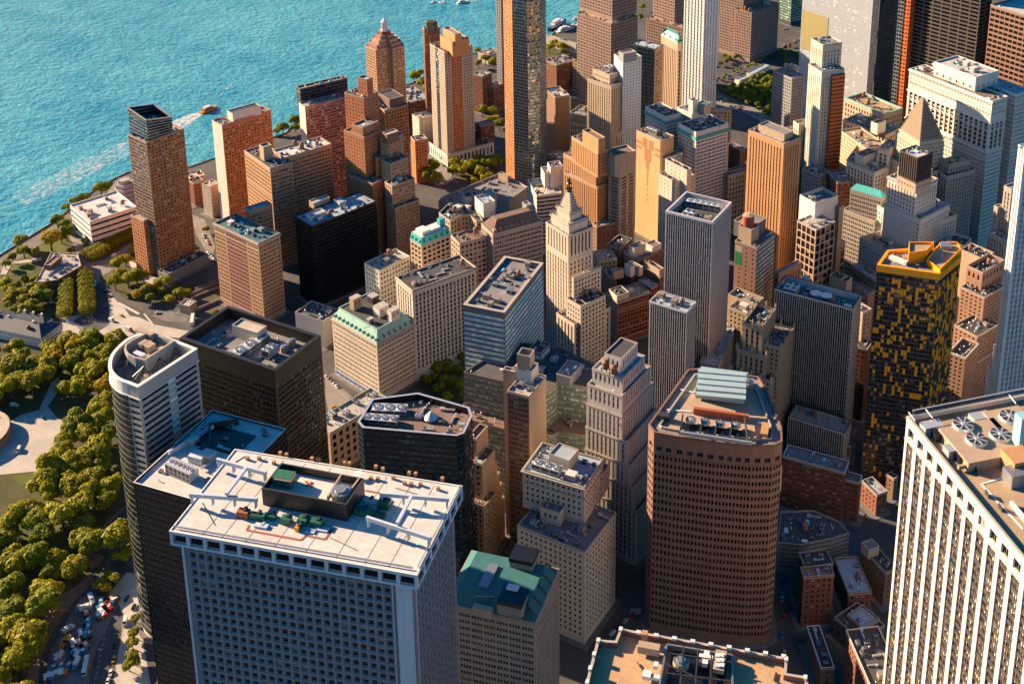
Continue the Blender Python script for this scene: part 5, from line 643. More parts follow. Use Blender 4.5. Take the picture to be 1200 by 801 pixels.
{'n':'apartment_tower','l':'grey gridded tower with blank white upper box','c':'apartment tower','t':[{'p':[[130.1,207.4],[142.3,228.9],[127.0,237.6],[114.8,216.1]],'z0':0.0,'z1':108.0,'st':'plain_white','rf':'grey','ph':3,'wa':0.2},{'p':[[137.5,187.5],[146.9,207.4],[129.2,215.8],[119.8,195.9]],'z0':0.0,'z1':96.0,'st':'greygrid','ph':0.8,'wa':0.2},{'p':[[131.6,210.1],[147.2,243.2],[130.2,251.2],[114.5,218.1]],'z0':0.0,'z1':62.0,'st':'greygrid','ph':0.8,'wa':0.2},{'p':[[145.0,224.8],[147.3,229.9],[144.5,231.2],[142.2,226.2]],'z0':0.0,'z1':100.0,'st':'plain_tan','nm':'wing'}],'i':[]},
{'n':'office_building','l':'grey stone building with flat turquoise copper roof','c':'office building','t':[{'p':[[169.2,265.6],[170.5,273.1],[142.8,277.9],[141.5,270.4]],'z0':0.0,'z1':95.0,'st':'stonebig','ph':0.5},{'p':[[165.3,262.2],[170.4,277.4],[141.5,287.1],[136.4,271.9]],'z0':0.0,'z1':75.0,'st':'stonebig'}],'i':[],'sp':'turqroof'},
{'n':'office_tower','l':'white stepped skyscraper with black louvred cap box','c':'office tower','t':[{'p':[[202.9,220.4],[211.2,235.7],[196.2,243.9],[187.8,228.6]],'z0':135.0,'z1':156.0,'st':'blackcap','rf':'silverjunk'},{'p':[[201.8,229.1],[210.4,245.6],[193.8,254.2],[185.3,237.6]],'z0':122.0,'z1':138.0,'st':'pinkplain'},{'p':[[200.9,240.2],[211.8,265.2],[186.2,276.4],[175.3,251.4]],'z0':0.0,'z1':122.0,'st':'whitetower','cn':1},{'p':[[206.1,237.9],[221.6,273.5],[189.7,287.5],[174.1,251.8]],'z0':0.0,'z1':98.0,'st':'whitetower','rf':'blue'},{'p':[[201.7,241.5],[227.0,278.3],[189.2,304.3],[163.9,267.4]],'z0':0.0,'z1':88.0,'st':'whitetower'},{'p':[[195.6,215.1],[232.8,269.3],[196.4,294.3],[159.2,240.1]],'z0':0.0,'z1':70.0,'st':'whitetower','rf':'sand'},{'p':[[181.6,209.1],[188.2,218.8],[164.1,235.3],[157.4,225.5]],'z0':0.0,'z1':52.0,'st':'tanwin'}],'i':[],'sp':'blackcap'},
{'n':'office_tower','l':'black glass tower with thin white fins and two white roof dishes','c':'office tower','t':[{'p':[[197.6,70.2],[198.1,90.7],[143.5,92.1],[143.0,71.6]],'z0':0.0,'z1':108.0,'st':'finstrip','ph':5,'rf':'tealdark','pt':1.0},{'p':[[203.0,48.4],[203.4,63.9],[164.4,65.0],[164.0,49.5]],'z0':0.0,'z1':28.0,'st':'finstrip'},{'p':[[205.5,59.4],[202.3,74.7],[161.2,66.1],[164.4,50.8]],'z0':0.0,'z1':12.0,'st':'finstrip'}],'i':[{'k':'disc','p':[168.9,81.7],'s':[8,8,5],'z':104},{'k':'disc','p':[176.3,82.0],'s':[8,8,5],'z':104},{'k':'cool','p':[152.2,80.0],'s':[10,9,5],'z':104},{'k':'drum','p':[156.7,97.1],'s':[9,6,4],'z':104}]},
{'n':'apartment_tower','l':'black tower chequered with yellow panels and yellow roof rim','c':'apartment tower','t':[{'p':[[217.1,42.8],[254.2,49.3],[261.9,77.2],[259.3,90.7],[254.7,94.7],[247.0,89.5],[244.2,74.5],[231.0,72.8],[218.3,63.9]],'z0':0.0,'z1':159.0,'st':'yellowdark'}],'i':[],'sp':'yellow','yb':[[[[230.4,69.3],[244.8,76.5],[242.9,63.3],[233.5,54.6]],157,166],[[[247.5,86.3],[257.0,90.5],[260.8,82.4],[254.1,50.5],[243.8,59.4]],157,162]]},
{'n':'apartment_building','l':'brown brick setback building with terraces and open white frames on top','c':'apartment building','t':[{'p':[[264.5,172.1],[275.6,197.6],[263.7,202.9],[252.5,177.3]],'z0':0.0,'z1':100.0,'st':'plainwinbrown','rf':'dark','ph':3},{'p':[[260.7,195.7],[266.5,209.0],[249.0,216.6],[243.2,203.3]],'z0':0.0,'z1':98.0,'st':'plain_tan','rf':'dark'},{'p':[[268.7,162.5],[279.1,186.1],[260.9,194.1],[250.6,170.4]],'z0':0.0,'z1':86.0,'st':'brownapt','rf':'dark'},{'p':[[269.5,139.4],[281.2,163.7],[263.7,172.1],[252.0,147.8]],'z0':0.0,'z1':68.0,'st':'brownapt','rf':'dark'},{'p':[[271.2,139.9],[281.6,161.6],[272.5,166.0],[262.0,144.3]],'z0':0.0,'z1':48.0,'st':'brownapt'}],'i':[]},
{'n':'apartment_building','l':'narrow brown building with white rimmed roof beside the yellow-panelled tower','c':'apartment building','t':[{'p':[[266.5,112.5],[271.5,134.4],[259.8,137.1],[254.9,115.2]],'z0':0.0,'z1':66.0,'st':'brownapt','ph':2.5,'cope':'white','rf':'dark','raw':1}],'i':[]},
{'n':'office_tower','l':'white ribbed skyscraper with bright sunlit corner at the picture edge','c':'office tower','t':[{'p':[[291.6,87.8],[336.9,128.8],[332.3,133.8],[287.1,92.8]],'z0':0.0,'z1':235.0,'st':'whiterib'},{'p':[[287.3,93.8],[316.6,120.4],[315.0,122.1],[285.7,95.6]],'z0':0.0,'z1':92.0,'st':'whiterib'},{'p':[[285.6,94.3],[318.1,123.7],[315.6,126.4],[283.1,97.0]],'z0':0.0,'z1':74.0,'st':'whiterib'}],'i':[]},
{'n':'office_building','l':'brown brick block with rounded corner and white roof terrace behind the fin tower','c':'office building','t':[{'p':[[194.5,114.2],[198.8,122.3],[187.2,128.5],[182.9,120.4]],'z0':0.0,'z1':80.0,'st':'tanwin','rf':'dark'}],'i':[]},
{'n':'office_building','l':'grey building with grass roof strip behind the fin tower','c':'office building','t':[{'p':[[162.5,193.2],[164.7,201.6],[150.0,205.4],[147.8,197.1]],'z0':0.0,'z1':55.0,'st':'plain_pale','rf':'grass'}],'i':[]},
{'n':'office_building','l':'low roof with pale pipes and panels between fin tower and yellow-panelled tower','c':'office building','t':[{'p':[[178.6,199.5],[181.5,207.4],[149.1,219.2],[146.3,211.3]],'z0':0.0,'z1':45.0,'st':'tanwin','rf':'grey'}],'i':[]},
{'n':'office_tower','l':'tan setback tower with gothic pinnacles behind the brown granite tower','c':'office tower','t':[{'p':[[146.3,38.0],[146.9,63.4],[133.4,63.7],[132.8,38.3]],'z0':0.0,'z1':98.0,'st':'gothic','ph':2,'rf':'dark'},{'p':[[150.2,36.9],[150.9,66.3],[130.4,66.8],[129.7,37.4]],'z0':0.0,'z1':78.0,'st':'gothic'},{'p':[[155.2,34.8],[156.0,70.2],[127.5,70.9],[126.7,35.5]],'z0':0.0,'z1':62.0,'st':'tanwin'},{'p':[[158.3,41.7],[159.0,68.1],[131.5,68.8],[130.9,42.4]],'z0':0.0,'z1':84.0,'st':'tanwin'}],'i':[],'sp':'gothic'},
{'n':'office_building','l':'low tan terraced roofs with sunlit parapets beside the silver tower','c':'office building','t':[{'p':[[111.8,107.5],[117.0,131.8],[101.7,135.1],[96.5,110.8]],'z0':0.0,'z1':60.0,'st':'tanwin','rf':'pale','ph':2},{'p':[[109.3,110.6],[111.8,121.9],[97.7,125.0],[95.2,113.7]],'z0':0.0,'z1':50.0,'st':'tanwin','rf':'pale'},{'p':[[113.9,118.7],[116.6,131.1],[93.7,136.1],[91.0,123.7]],'z0':0.0,'z1':62.0,'st':'plain_tan','nm':'wing','ph':2}],'i':[]},
{'n':'office_tower','l':'massive white stone office slab with columned upper front and big penthouse','c':'office tower','t':[{'p':[[235.5,353.2],[245.3,370.3],[165.7,416.0],[155.9,398.9]],'z0':141.0,'z1':160.0,'st':'equit','cn':1},{'p':[[235.5,353.2],[245.3,370.3],[165.7,416.0],[155.9,398.9]],'z0':114.0,'z1':141.0,'st':'equitcol','cn':1},{'p':[[235.5,353.2],[245.3,370.3],[165.7,416.0],[155.9,398.9]],'z0':0.0,'z1':114.0,'st':'equit','cn':1},{'p':[[217.7,371.4],[232.4,397.1],[192.8,419.9],[178.0,394.2]],'z0':159.0,'z1':172.0,'st':'plainwhitewin','rf':'silverjunk'},{'p':[[251.2,378.5],[260.1,394.1],[180.5,439.8],[171.5,424.1]],'z0':0.0,'z1':160.0,'st':'equit','cn':1,'rf':'blue'},{'p':[[234.4,375.4],[244.8,393.6],[186.0,427.4],[175.6,409.1]],'z0':0.0,'z1':158.6,'st':'equit'}],'i':[],'sp':'equit'},
{'n':'office_tower','l':'stone tower crowned by a ribbed stepped pyramid','c':'office tower','t':[{'p':[[186.6,310.2],[203.6,329.1],[179.0,351.2],[162.0,332.3]],'z0':0.0,'z1':126.0,'st':'tanwin2'},{'p':[[186.9,303.1],[210.0,328.7],[178.7,356.9],[155.7,331.3]],'z0':0.0,'z1':104.0,'st':'tanstrip2'},{'p':[[189.3,305.1],[210.3,328.4],[168.3,366.2],[147.3,342.9]],'z0':0.0,'z1':104.0,'st':'tanstrip2'}],'i':[],'sp':'pyramid14'},
{'n':'office_building','l':'cream building with fluted top storeys in front of the ribbed pyramid','c':'office building','t':[{'p':[[159.6,322.8],[163.9,344.5],[153.7,346.5],[149.4,324.8]],'z0':0.0,'z1':112.0,'st':'creamstrip','rf':'sand'},{'p':[[152.7,304.6],[160.1,320.5],[132.6,333.3],[125.2,317.4]],'z0':0.0,'z1':98.0,'st':'creamstrip','rf':'sand'},{'p':[[140.6,313.3],[148.1,329.6],[139.5,333.6],[131.9,317.3]],'z0':0.0,'z1':106.0,'st':'plain_cream','nm':'wing'}],'i':[]},
{'n':'office_building','l':'brown stone building with gold sunlit roof right of the black cap','c':'office building','t':[{'p':[[211.3,318.0],[225.6,335.6],[216.7,342.8],[202.4,325.2]],'z0':0.0,'z1':112.0,'st':'greystrip','rf':'gold','raw':1},{'p':[[211.7,311.4],[229.6,336.3],[222.8,341.1],[205.0,316.2]],'z0':0.0,'z1':104.0,'st':'greystrip','raw':1}],'i':[]},
{'n':'office_tower','l':'grey setback tower beside the sunlit corner of the white skyscraper','c':'office tower','t':[{'p':[[268.7,258.7],[275.5,269.4],[269.0,273.5],[262.3,262.8]],'z0':0.0,'z1':128.0,'st':'greystrip','rf':'dark','raw':1},{'p':[[259.7,260.3],[262.9,265.4],[259.8,267.4],[256.6,262.2]],'z0':0.0,'z1':110.0,'st':'greystrip','raw':1},{'p':[[270.1,243.9],[273.9,249.8],[258.8,259.3],[255.0,253.3]],'z0':0.0,'z1':92.0,'st':'greystrip','raw':1}],'i':[]},
{'n':'office_building','l':'grey stone building with small turret roof left of the white skyscraper','c':'office building','t':[{'p':[[241.3,237.3],[243.8,251.3],[229.7,253.7],[227.2,239.7]],'z0':0.0,'z1':84.0,'st':'plain_cream','rf':'dark','ph':1.5}],'i':[]},
{'n':'office_tower','l':'tall black tower with horizontal steel bands and vertical ribs','c':'office tower','t':[{'p':[[196.7,498.3],[204.4,517.2],[137.7,544.3],[130.0,525.5]],'z0':0.0,'z1':228.0,'st':'blacksteel'}],'i':[]},
{'n':'office_tower','l':'dark brown tower with louvred storeys at the upper right edge','c':'office tower','t':[{'p':[[269.3,462.5],[291.7,504.3],[228.8,537.9],[206.5,496.2]],'z0':0.0,'z1':200.0,'st':'brownlouvre','rf':'silverjunk'}],'i':[]},
{'n':'scaffold_tower','l':'thin unfinished tower wrapped in orange scaffold netting','c':'tower','t':[{'p':[[127.7,518.5],[131.0,528.6],[124.1,530.9],[120.8,520.7]],'z0':0.0,'z1':208.0,'st':'orangenet'},{'p':[[121.1,520.0],[123.5,527.5],[117.7,529.3],[115.3,521.9]],'z0':0.0,'z1':200.0,'st':'steelgrid'}],'i':[]},
{'n':'office_tower','l':'pale mirror glass tower with brass lower band','c':'office tower','t':[{'p':[[82.7,551.6],[86.9,561.4],[1.7,597.6],[-2.5,587.7]],'z0':0.0,'z1':290.0,'st':'mirror'}],'i':[],'sp':'brass'},
{'n':'office_tower','l':'dark navy glass tower beside the pale mirror tower','c':'office tower','t':[{'p':[[105.2,555.3],[109.7,567.4],[92.2,573.9],[87.7,561.9]],'z0':0.0,'z1':230.0,'st':'navyglass'}],'i':[]},
{'n':'office_tower','l':'white art deco tower with orange scaffold down its right flank','c':'office tower','t':[{'p':[[91.3,341.4],[104.3,356.1],[90.2,368.6],[77.1,353.9]],'z0':0.0,'z1':190.0,'st':'decowhite','raw':1},{'p':[[95.4,328.5],[110.7,345.7],[94.5,360.1],[79.2,343.0]],'z0':0.0,'z1':170.0,'st':'decowhite','raw':1},{'p':[[73.9,341.6],[86.6,356.0],[79.5,362.3],[66.8,347.9]],'z0':0.0,'z1':112.0,'st':'decowhite','rf':'brown','raw':1},{'p':[[72.3,349.9],[92.5,372.5],[68.2,394.3],[48.0,371.7]],'z0':0.0,'z1':92.0,'st':'decowhite','raw':1}],'i':[],'sp':'deco'},
{'n':'office_building','l':'grey slab with punched windows and round rooftop tanks, before the tree grove','c':'office building','t':[{'p':[[37.4,433.5],[45.3,447.8],[21.6,460.8],[13.7,446.5]],'z0':0.0,'z1':118.0,'st':'greypunch','rf':'grey'}],'i':[{'k':'drum','p':[31.9,459.9],'s':[7,7,5],'z':117},{'k':'drum','p':[27.7,460.2],'s':[5,5,6],'z':117},{'k':'drum','p':[22.7,460.2],'s':[5,5,5],'z':117}]},
{'n':'office_building','l':'long stone building with turquoise roof and arched upper windows','c':'office building','t':[{'p':[[132.1,432.0],[142.1,458.0],[95.8,475.8],[85.8,449.8]],'z0':0.0,'z1':78.0,'st':'archwin','rf':'tealdark','wa':0.8},{'p':[[122.0,464.3],[134.6,488.0],[88.5,512.4],[76.0,488.7]],'z0':0.0,'z1':84.0,'st':'archwin','rf':'sand','wa':0.8},{'p':[[124.1,431.2],[129.5,441.5],[122.3,445.3],[116.8,435.0]],'z0':77.0,'z1':88.0,'st':'plain_white','nm':'bulkhead'}],'i':[],'sp':'trinity'},
{'n':'office_building','l':'tan low building with striped windows left of the art deco tower','c':'office building','t':[{'p':[[57.9,342.9],[69.5,362.9],[54.1,371.8],[42.5,351.9]],'z0':0.0,'z1':88.0,'st':'orangestrip','rf':'brown','raw':1}],'i':[]},
{'n':'office_building','l':'tan stone building with many windows in front of the turquoise roofed block','c':'office building','t':[{'p':[[126.5,384.8],[141.2,401.1],[107.7,431.3],[93.0,415.0]],'z0':0.0,'z1':82.0,'st':'tanwin2','rf':'sand'},{'p':[[144.5,363.2],[144.5,396.8],[113.9,396.8],[113.9,363.2]],'z0':0.0,'z1':78.0,'st':'creamstrip','rf':'sand'}],'i':[]},
{'n':'office_building','l':'brown stone building behind the gridded tower','c':'office building','t':[{'p':[[75.5,321.7],[79.9,332.8],[53.5,343.3],[49.1,332.1]],'z0':0.0,'z1':72.0,'st':'tanwin'}],'i':[]},
{'n':'brick_building','l':'dark red brick building right of the gridded tower','c':'brick building','t':[{'p':[[123.9,295.9],[133.8,303.3],[119.7,322.1],[109.8,314.7]],'z0':0.0,'z1':86.0,'st':'brickwin','raw':1},{'p':[[105.1,306.1],[110.4,319.8],[92.8,326.6],[87.5,313.0]],'z0':0.0,'z1':84.0,'st':'greywin'}],'i':[]},
{'n':'office_tower','l':'orange brick tower with stepped crown and vertical piers','c':'office tower','t':[{'p':[[-64.2,213.0],[-57.6,227.6],[-98.5,245.9],[-105.0,231.2]],'z0':0.0,'z1':92.0,'st':'orangepier'},{'p':[[-59.9,208.1],[-54.2,218.7],[-88.6,237.1],[-94.3,226.5]],'z0':88.0,'z1':112.0,'st':'orangepier','rf':'grey'},{'p':[[-59.0,207.4],[-55.6,213.7],[-76.2,224.7],[-79.6,218.4]],'z0':111.0,'z1':124.0,'st':'plain_orange','nm':'crown','raw':1},{'p':[[-61.5,210.8],[-54.9,230.1],[-94.5,243.7],[-101.2,224.5]],'z0':0.0,'z1':78.0,'st':'orangepier'},{'p':[[-56.8,201.0],[-43.8,218.9],[-50.2,223.6],[-63.3,205.8]],'z0':0.0,'z1':46.0,'st':'brickplain','rf':'grey'}],'i':[]},
{'n':'apartment_tower','l':'tan apartment tower with balcony slots and shaded blue roof','c':'apartment tower','t':[{'p':[[-42.5,215.2],[-37.5,236.0],[-49.6,238.9],[-54.6,218.2]],'z0':0.0,'z1':104.0,'st':'balcony','rf':'blue','ph':1.5},{'p':[[-57.9,220.0],[-45.3,211.6],[-34.0,228.4],[-46.5,236.8]],'z0':90.0,'z1':110.0,'st':'plain_tan','nm':'bulkhead','raw':1}],'i':[]},
{'n':'apartment_tower','l':'blank orange-tan wall tower with brown totem pattern and roof coolers','c':'apartment tower','t':[{'p':[[-30.9,273.8],[-24.6,289.4],[-53.3,301.1],[-59.6,285.5]],'z0':0.0,'z1':102.0,'st':'plain_orangetan','rf':'grey'},{'p':[[-26.3,274.9],[-17.7,296.1],[-23.5,298.5],[-32.1,277.3]],'z0':0.0,'z1':86.0,'st':'tealtop','rf':'blue','raw':1}],'i':[{'k':'fanrow','p':[-51.0,290.8],'d':[-39.0,286.8],'s':[13,5,4],'n':3,'z':101}],'sp':'totem'},
{'n':'apartment_building','l':'cream plain building with small windows beside the totem wall','c':'apartment building','t':[{'p':[[8.3,240.8],[10.6,245.5],[-14.8,257.8],[-17.1,253.1]],'z0':0.0,'z1':96.0,'st':'creamsparse'},{'p':[[-1.3,238.4],[8.5,258.7],[-10.7,267.9],[-20.4,247.6]],'z0':0.0,'z1':84.0,'st':'creamsparse'}],'i':[]},
{'n':'office_building','l':'white tiled building with green cornice band and twin wings','c':'office building','t':[{'p':[[-4.6,292.3],[13.2,324.7],[-8.9,336.8],[-26.7,304.4]],'z0':0.0,'z1':108.0,'st':'whitetile','rf':'brownroof'},{'p':[[-42.5,312.4],[-34.1,327.7],[-60.9,342.4],[-69.3,327.0]],'z0':0.0,'z1':108.0,'st':'whitetile','rf':'brownroof'},{'p':[[-25.6,334.2],[-17.1,352.6],[-36.1,361.3],[-44.6,342.9]],'z0':0.0,'z1':106.0,'st':'whitetile','rf':'grey'},{'p':[[-26.2,336.2],[-23.2,342.8],[-28.3,345.1],[-31.3,338.6]],'z0':104.0,'z1':118.0,'st':'plain_white','nm':'bulkhead'},{'p':[[-16.4,340.3],[-14.2,352.4],[-23.6,354.2],[-25.9,342.1]],'z0':104.0,'z1':113.0,'st':'plain_tan','nm':'bulkhead','rf':'tealdark'}],'i':[],'sp':'greenband'},
{'n':'office_building','l':'tan building with teal roof behind the green-banded block','c':'office building','t':[{'p':[[-8.0,391.8],[-10.2,396.4],[-32.8,386.1],[-30.6,381.5]],'z0':0.0,'z1':92.0,'st':'tanwin','rf':'tealdark','raw':1}],'i':[]},
{'n':'office_building','l':'stone building with tall arched window in the shade of the orange-tan tower','c':'office building','t':[{'p':[[17.9,318.3],[28.5,334.3],[22.7,338.1],[12.1,322.2]],'z0':0.0,'z1':60.0,'st':'archwin','rf':'grey','raw':1}],'i':[]},
{'n':'office_building','l':'small brown building with white roof plant behind the tan tower','c':'office building','t':[{'p':[[15.4,353.9],[18.8,359.8],[3.7,368.4],[0.3,362.5]],'z0':0.0,'z1':70.0,'st':'plain_brown','rf':'grey','raw':1},{'p':[[15.8,331.0],[26.2,349.4],[21.3,352.2],[10.8,333.9]],'z0':0.0,'z1':58.0,'st':'plain_grey','rf':'dark','raw':1}],'i':[]},
{'n':'apartment_tower','l':'very tall white slim tower with grey glass strips','c':'apartment tower','t':[{'p':[[-57.0,436.8],[-49.9,458.7],[-74.8,466.9],[-81.9,445.0]],'z0':0.0,'z1':262.0,'st':'whiteslim'}],'i':[]},
{'n':'apartment_tower','l':'tan setback tower with sunlit front and roof cooling cube','c':'apartment tower','t':[{'p':[[-125.1,367.9],[-120.8,383.1],[-151.2,391.8],[-155.5,376.7]],'z0':0.0,'z1':104.0,'st':'tanpier'},{'p':[[-130.5,375.5],[-126.2,386.8],[-149.7,395.7],[-153.9,384.4]],'z0':103.0,'z1':112.0,'st':'tanpier','rf':'grey'},{'p':[[-125.0,371.0],[-116.7,385.6],[-158.2,409.1],[-166.5,394.4]],'z0':0.0,'z1':52.0,'st':'tanpier'}],'i':[{'k':'cool','p':[-137.3,389.3],'s':[8,7,5],'z':111}]},
{'n':'apartment_tower','l':'white slab tower with columns of small dark windows','c':'apartment tower','t':[{'p':[[-118.9,381.2],[-106.6,398.4],[-121.4,408.9],[-133.7,391.7]],'z0':0.0,'z1':128.0,'st':'whiteslab','rf':'blue'},{'p':[[-115.9,375.8],[-107.5,387.6],[-115.5,393.4],[-124.0,381.6]],'z0':127.0,'z1':136.0,'st':'plain_grey','nm':'bulkhead','rf':'grey'}],'i':[]},
{'n':'office_tower','l':'navy glass slab with sunlit orange brick end wall','c':'office tower','t':[{'p':[[-99.1,413.1],[-96.8,429.4],[-125.5,433.4],[-127.8,417.1]],'z0':0.0,'z1':132.0,'st':'navyglass','ov':{'0':'orangegrid'},'rf':'blue','raw':1}],'i':[]},
{'n':'office_tower','l':'ornate gothic stone tower with green copper hipped roof','c':'office tower','t':[{'p':[[-100.7,476.0],[-97.3,481.2],[-123.3,498.2],[-126.8,492.9]],'z0':0.0,'z1':118.0,'st':'gothic2','raw':1}],'i':[],'sp':'greenhip'},
{'n':'office_tower','l':'large brown granite stepped tower beside the river','c':'office tower','t':[{'p':[[-211.4,544.6],[-196.7,585.4],[-250.0,604.5],[-264.6,563.7]],'z0':0.0,'z1':102.0,'st':'granite','rf':'sand'},{'p':[[-216.5,557.7],[-202.9,595.7],[-253.7,613.9],[-267.3,575.9]],'z0':101.0,'z1':165.0,'st':'granite'},{'p':[[-244.8,557.8],[-228.8,602.4],[-256.3,612.3],[-272.3,567.6]],'z0':0.0,'z1':40.0,'st':'granite'}],'i':[]},
{'n':'office_tower','l':'brown granite tower with stepped shoulder behind the gothic tower','c':'office tower','t':[{'p':[[-170.0,630.5],[-159.3,657.5],[-192.9,670.8],[-203.6,643.8]],'z0':0.0,'z1':150.0,'st':'granite'},{'p':[[-153.9,618.6],[-150.8,630.3],[-203.9,644.4],[-207.0,632.7]],'z0':0.0,'z1':84.0,'st':'granite','rf':'sand','raw':1}],'i':[]},
{'n':'office_tower','l':'brown granite tower with sunlit left face near the highway','c':'office tower','t':[{'p':[[-134.6,771.9],[-120.9,816.4],[-156.6,827.3],[-170.2,782.9]],'z0':0.0,'z1':130.0,'st':'granite'},{'p':[[-119.3,762.0],[-102.0,818.4],[-127.1,826.1],[-144.4,769.7]],'z0':0.0,'z1':66.0,'st':'granite','rf':'sand','raw':1},{'p':[[-131.5,778.1],[-117.4,824.2],[-130.1,828.1],[-144.2,782.0]],'z0':0.0,'z1':52.0,'st':'granite','rf':'sand','raw':1}],'i':[]},
{'n':'office_building','l':'green tinted glass building far behind the highway','c':'office building','t':[{'p':[[-118.3,926.1],[-107.4,946.2],[-128.7,957.8],[-139.6,937.6]],'z0':0.0,'z1':110.0,'st':'greenglass'}],'i':[]},
{'n':'apartment_tower','l':'tall glass tower with rounded front and orange brick back edge','c':'apartment tower','t':[{'p':[[-203.7,297.3],[-189.6,289.5],[-173.4,289.2],[-166.0,299.3],[-167.3,313.6],[-176.6,328.7],[-196.5,329.8],[-210.5,313.7]],'z0':0.0,'z1':232.0,'st':'roundglass','ov':{'0':'orangeslab','7':'orangeslab'}}],'i':[],'sp':'roundglass'},
{'n':'apartment_tower','l':'brown slab building with white balcony side right of the round glass tower','c':'apartment tower','t':[{'p':[[-216.4,399.2],[-195.3,382.5],[-185.4,395.0],[-206.4,411.7]],'z0':0.0,'z1':74.0,'st':'brownslab','raw':1,'rf':'white'},{'p':[[-197.9,392.9],[-188.7,401.3],[-195.0,408.3],[-204.2,399.9]],'z0':0.0,'z1':70.0,'st':'whitebalc','raw':1,'rf':'brown'}],'i':[]},
{'n':'office_building','l':'white office building with black window ribbons behind the stone block','c':'office building','t':[{'p':[[-119.4,208.1],[-102.8,223.3],[-126.2,248.7],[-142.7,233.4]],'z0':0.0,'z1':58.0,'st':'whiteribbon','raw':1,'rf':'cream'},{'p':[[-121.1,225.6],[-109.9,235.9],[-119.0,245.7],[-130.2,235.4]],'z0':0.0,'z1':72.0,'st':'plain_white','raw':1},{'p':[[-116.0,227.4],[-108.0,234.8],[-115.3,242.8],[-123.4,235.3]],'z0':0.0,'z1':78.0,'st':'plain_white','raw':1,'rf':'blue'}],'i':[]},
{'n':'garage_building','l':'grey column-fronted low building left of the tan setback tower','c':'building','t':[{'p':[[-182.6,426.2],[-182.4,450.3],[-201.8,450.4],[-202.0,426.4]],'z0':0.0,'z1':40.0,'st':'colgrey','rf':'grey','raw':1},{'p':[[-218.3,494.9],[-218.3,499.5],[-236.7,499.6],[-236.7,495.0]],'z0':0.0,'z1':26.0,'st':'plain_brown','rf':'grey','raw':1}],'i':[]},
{'n':'loft_building','l':'low brown building at the foot of the round glass tower','c':'loft building','t':[{'p':[[-163.5,322.3],[-157.0,340.6],[-169.7,345.1],[-176.2,326.9]],'z0':0.0,'z1':36.0,'st':'tanwin','rf':'cream','raw':1},{'p':[[-142.6,289.9],[-144.6,308.1],[-155.5,306.9],[-153.5,288.7]],'z0':0.0,'z1':44.0,'st':'plain_white','rf':'blue','raw':1}],'i':[]},
{'n':'apartment_tower','l':'tall orange-brown brick tower with dark glass crown beside the shore','c':'apartment tower','t':[{'p':[[-387.8,31.3],[-380.9,66.4],[-407.0,71.6],[-413.9,36.5]],'z0':0.0,'z1':125.0,'st':'ritz','rf':'blue','ov':{'3':'ritzglass'}},{'p':[[-397.9,28.5],[-396.0,38.0],[-414.4,41.7],[-416.3,32.1]],'z0':0.0,'z1':52.0,'st':'ritz','raw':1}],'i':[],'sp':'ritz','cr':[[-387.7,33.8,143.5],[-383.2,56.7,138.5],[-408.7,61.8,143.5],[-413.3,38.9,148.0]]},
{'n':'museum_wing','l':'low white building with dark window bands and pale roof by the water','c':'museum','t':[{'p':[[-479.2,41.7],[-464.6,81.5],[-506.1,96.8],[-520.8,57.0]],'z0':0.0,'z1':26.0,'st':'museumband','rf':'white','wa':0.9}],'i':[]},
{'n':'museum','l':'stepped six-sided grey stone pyramid pavilion by the water','c':'museum','t':[],'i':[],'sp':'hexpyr','at':[-520.3,118.8]},
{'n':'pier_house','l':'long white pier building with navy hipped roofs','c':'pier building','t':[{'p':[[-388.9,-88.4],[-392.1,-67.2],[-471.0,-78.7],[-467.9,-100.0]],'z0':0.0,'z1':9.0,'st':'pierwall','ph':0.2,'rf':'dark'},{'p':[[-398.7,-76.7],[-400.0,-68.0],[-426.5,-71.9],[-425.2,-80.6]],'z0':0.0,'z1':12.0,'st':'pierwall','ph':0.2,'rf':'dark','clut':0}],'i':[],'sp':'pier'},
{'n':'park_pavilion','l':'low brown brick park pavilion with pale terrace','c':'pavilion','t':[{'p':[[-465.8,-26.0],[-463.1,-32.5],[-455.3,-28.5],[-448.7,-21.4],[-449.7,3.7],[-468.4,16.9],[-491.9,9.3],[-480.8,-5.8]],'z0':0.0,'z1':9.0,'st':'plain_brown','rf':'pale'},{'p':[[-466.8,-12.0],[-471.4,3.2],[-477.7,1.3],[-473.1,-13.9]],'z0':8.0,'z1':13.0,'st':'plain_brown','nm':'upper_block','rf':'brown','raw':1}],'i':[]},
{'n':'apartment_tower','l':'orange brick slab with bright white end wall and white roof boxes','c':'apartment tower','t':[{'p':[[-400.3,129.5],[-385.5,177.8],[-401.9,182.8],[-416.7,134.6]],'z0':0.0,'z1':100.0,'st':'orangeslab','ov':{'3':'plain_white_end'},'rf':'brown','wtop':4,'ph':1.5},{'p':[[-398.2,141.7],[-388.0,167.8],[-398.0,171.7],[-408.1,145.5]],'z0':99.0,'z1':107.0,'st':'plain_white','nm':'roof_cabin'}],'i':[]},
{'n':'office_building','l':'brown grey block with deep shade on its left face and blue-lit roof','c':'office building','t':[{'p':[[-306.8,85.1],[-298.9,103.9],[-343.5,122.6],[-351.4,103.7]],'z0':0.0,'z1':96.0,'st':'whitehall','rf':'dark'},{'p':[[-307.3,103.7],[-290.0,145.1],[-308.9,153.0],[-326.2,111.6]],'z0':0.0,'z1':98.0,'st':'whitehall','rf':'white'},{'p':[[-321.7,95.3],[-318.7,102.4],[-326.4,105.6],[-329.3,98.5]],'z0':95.0,'z1':108.0,'st':'plain_tan','nm':'bulkhead','raw':1},{'p':[[-299.4,49.8],[-291.8,68.0],[-300.0,71.5],[-307.6,53.2]],'z0':0.0,'z1':74.0,'st':'whitehall','rf':'blue'}],'i':[]},
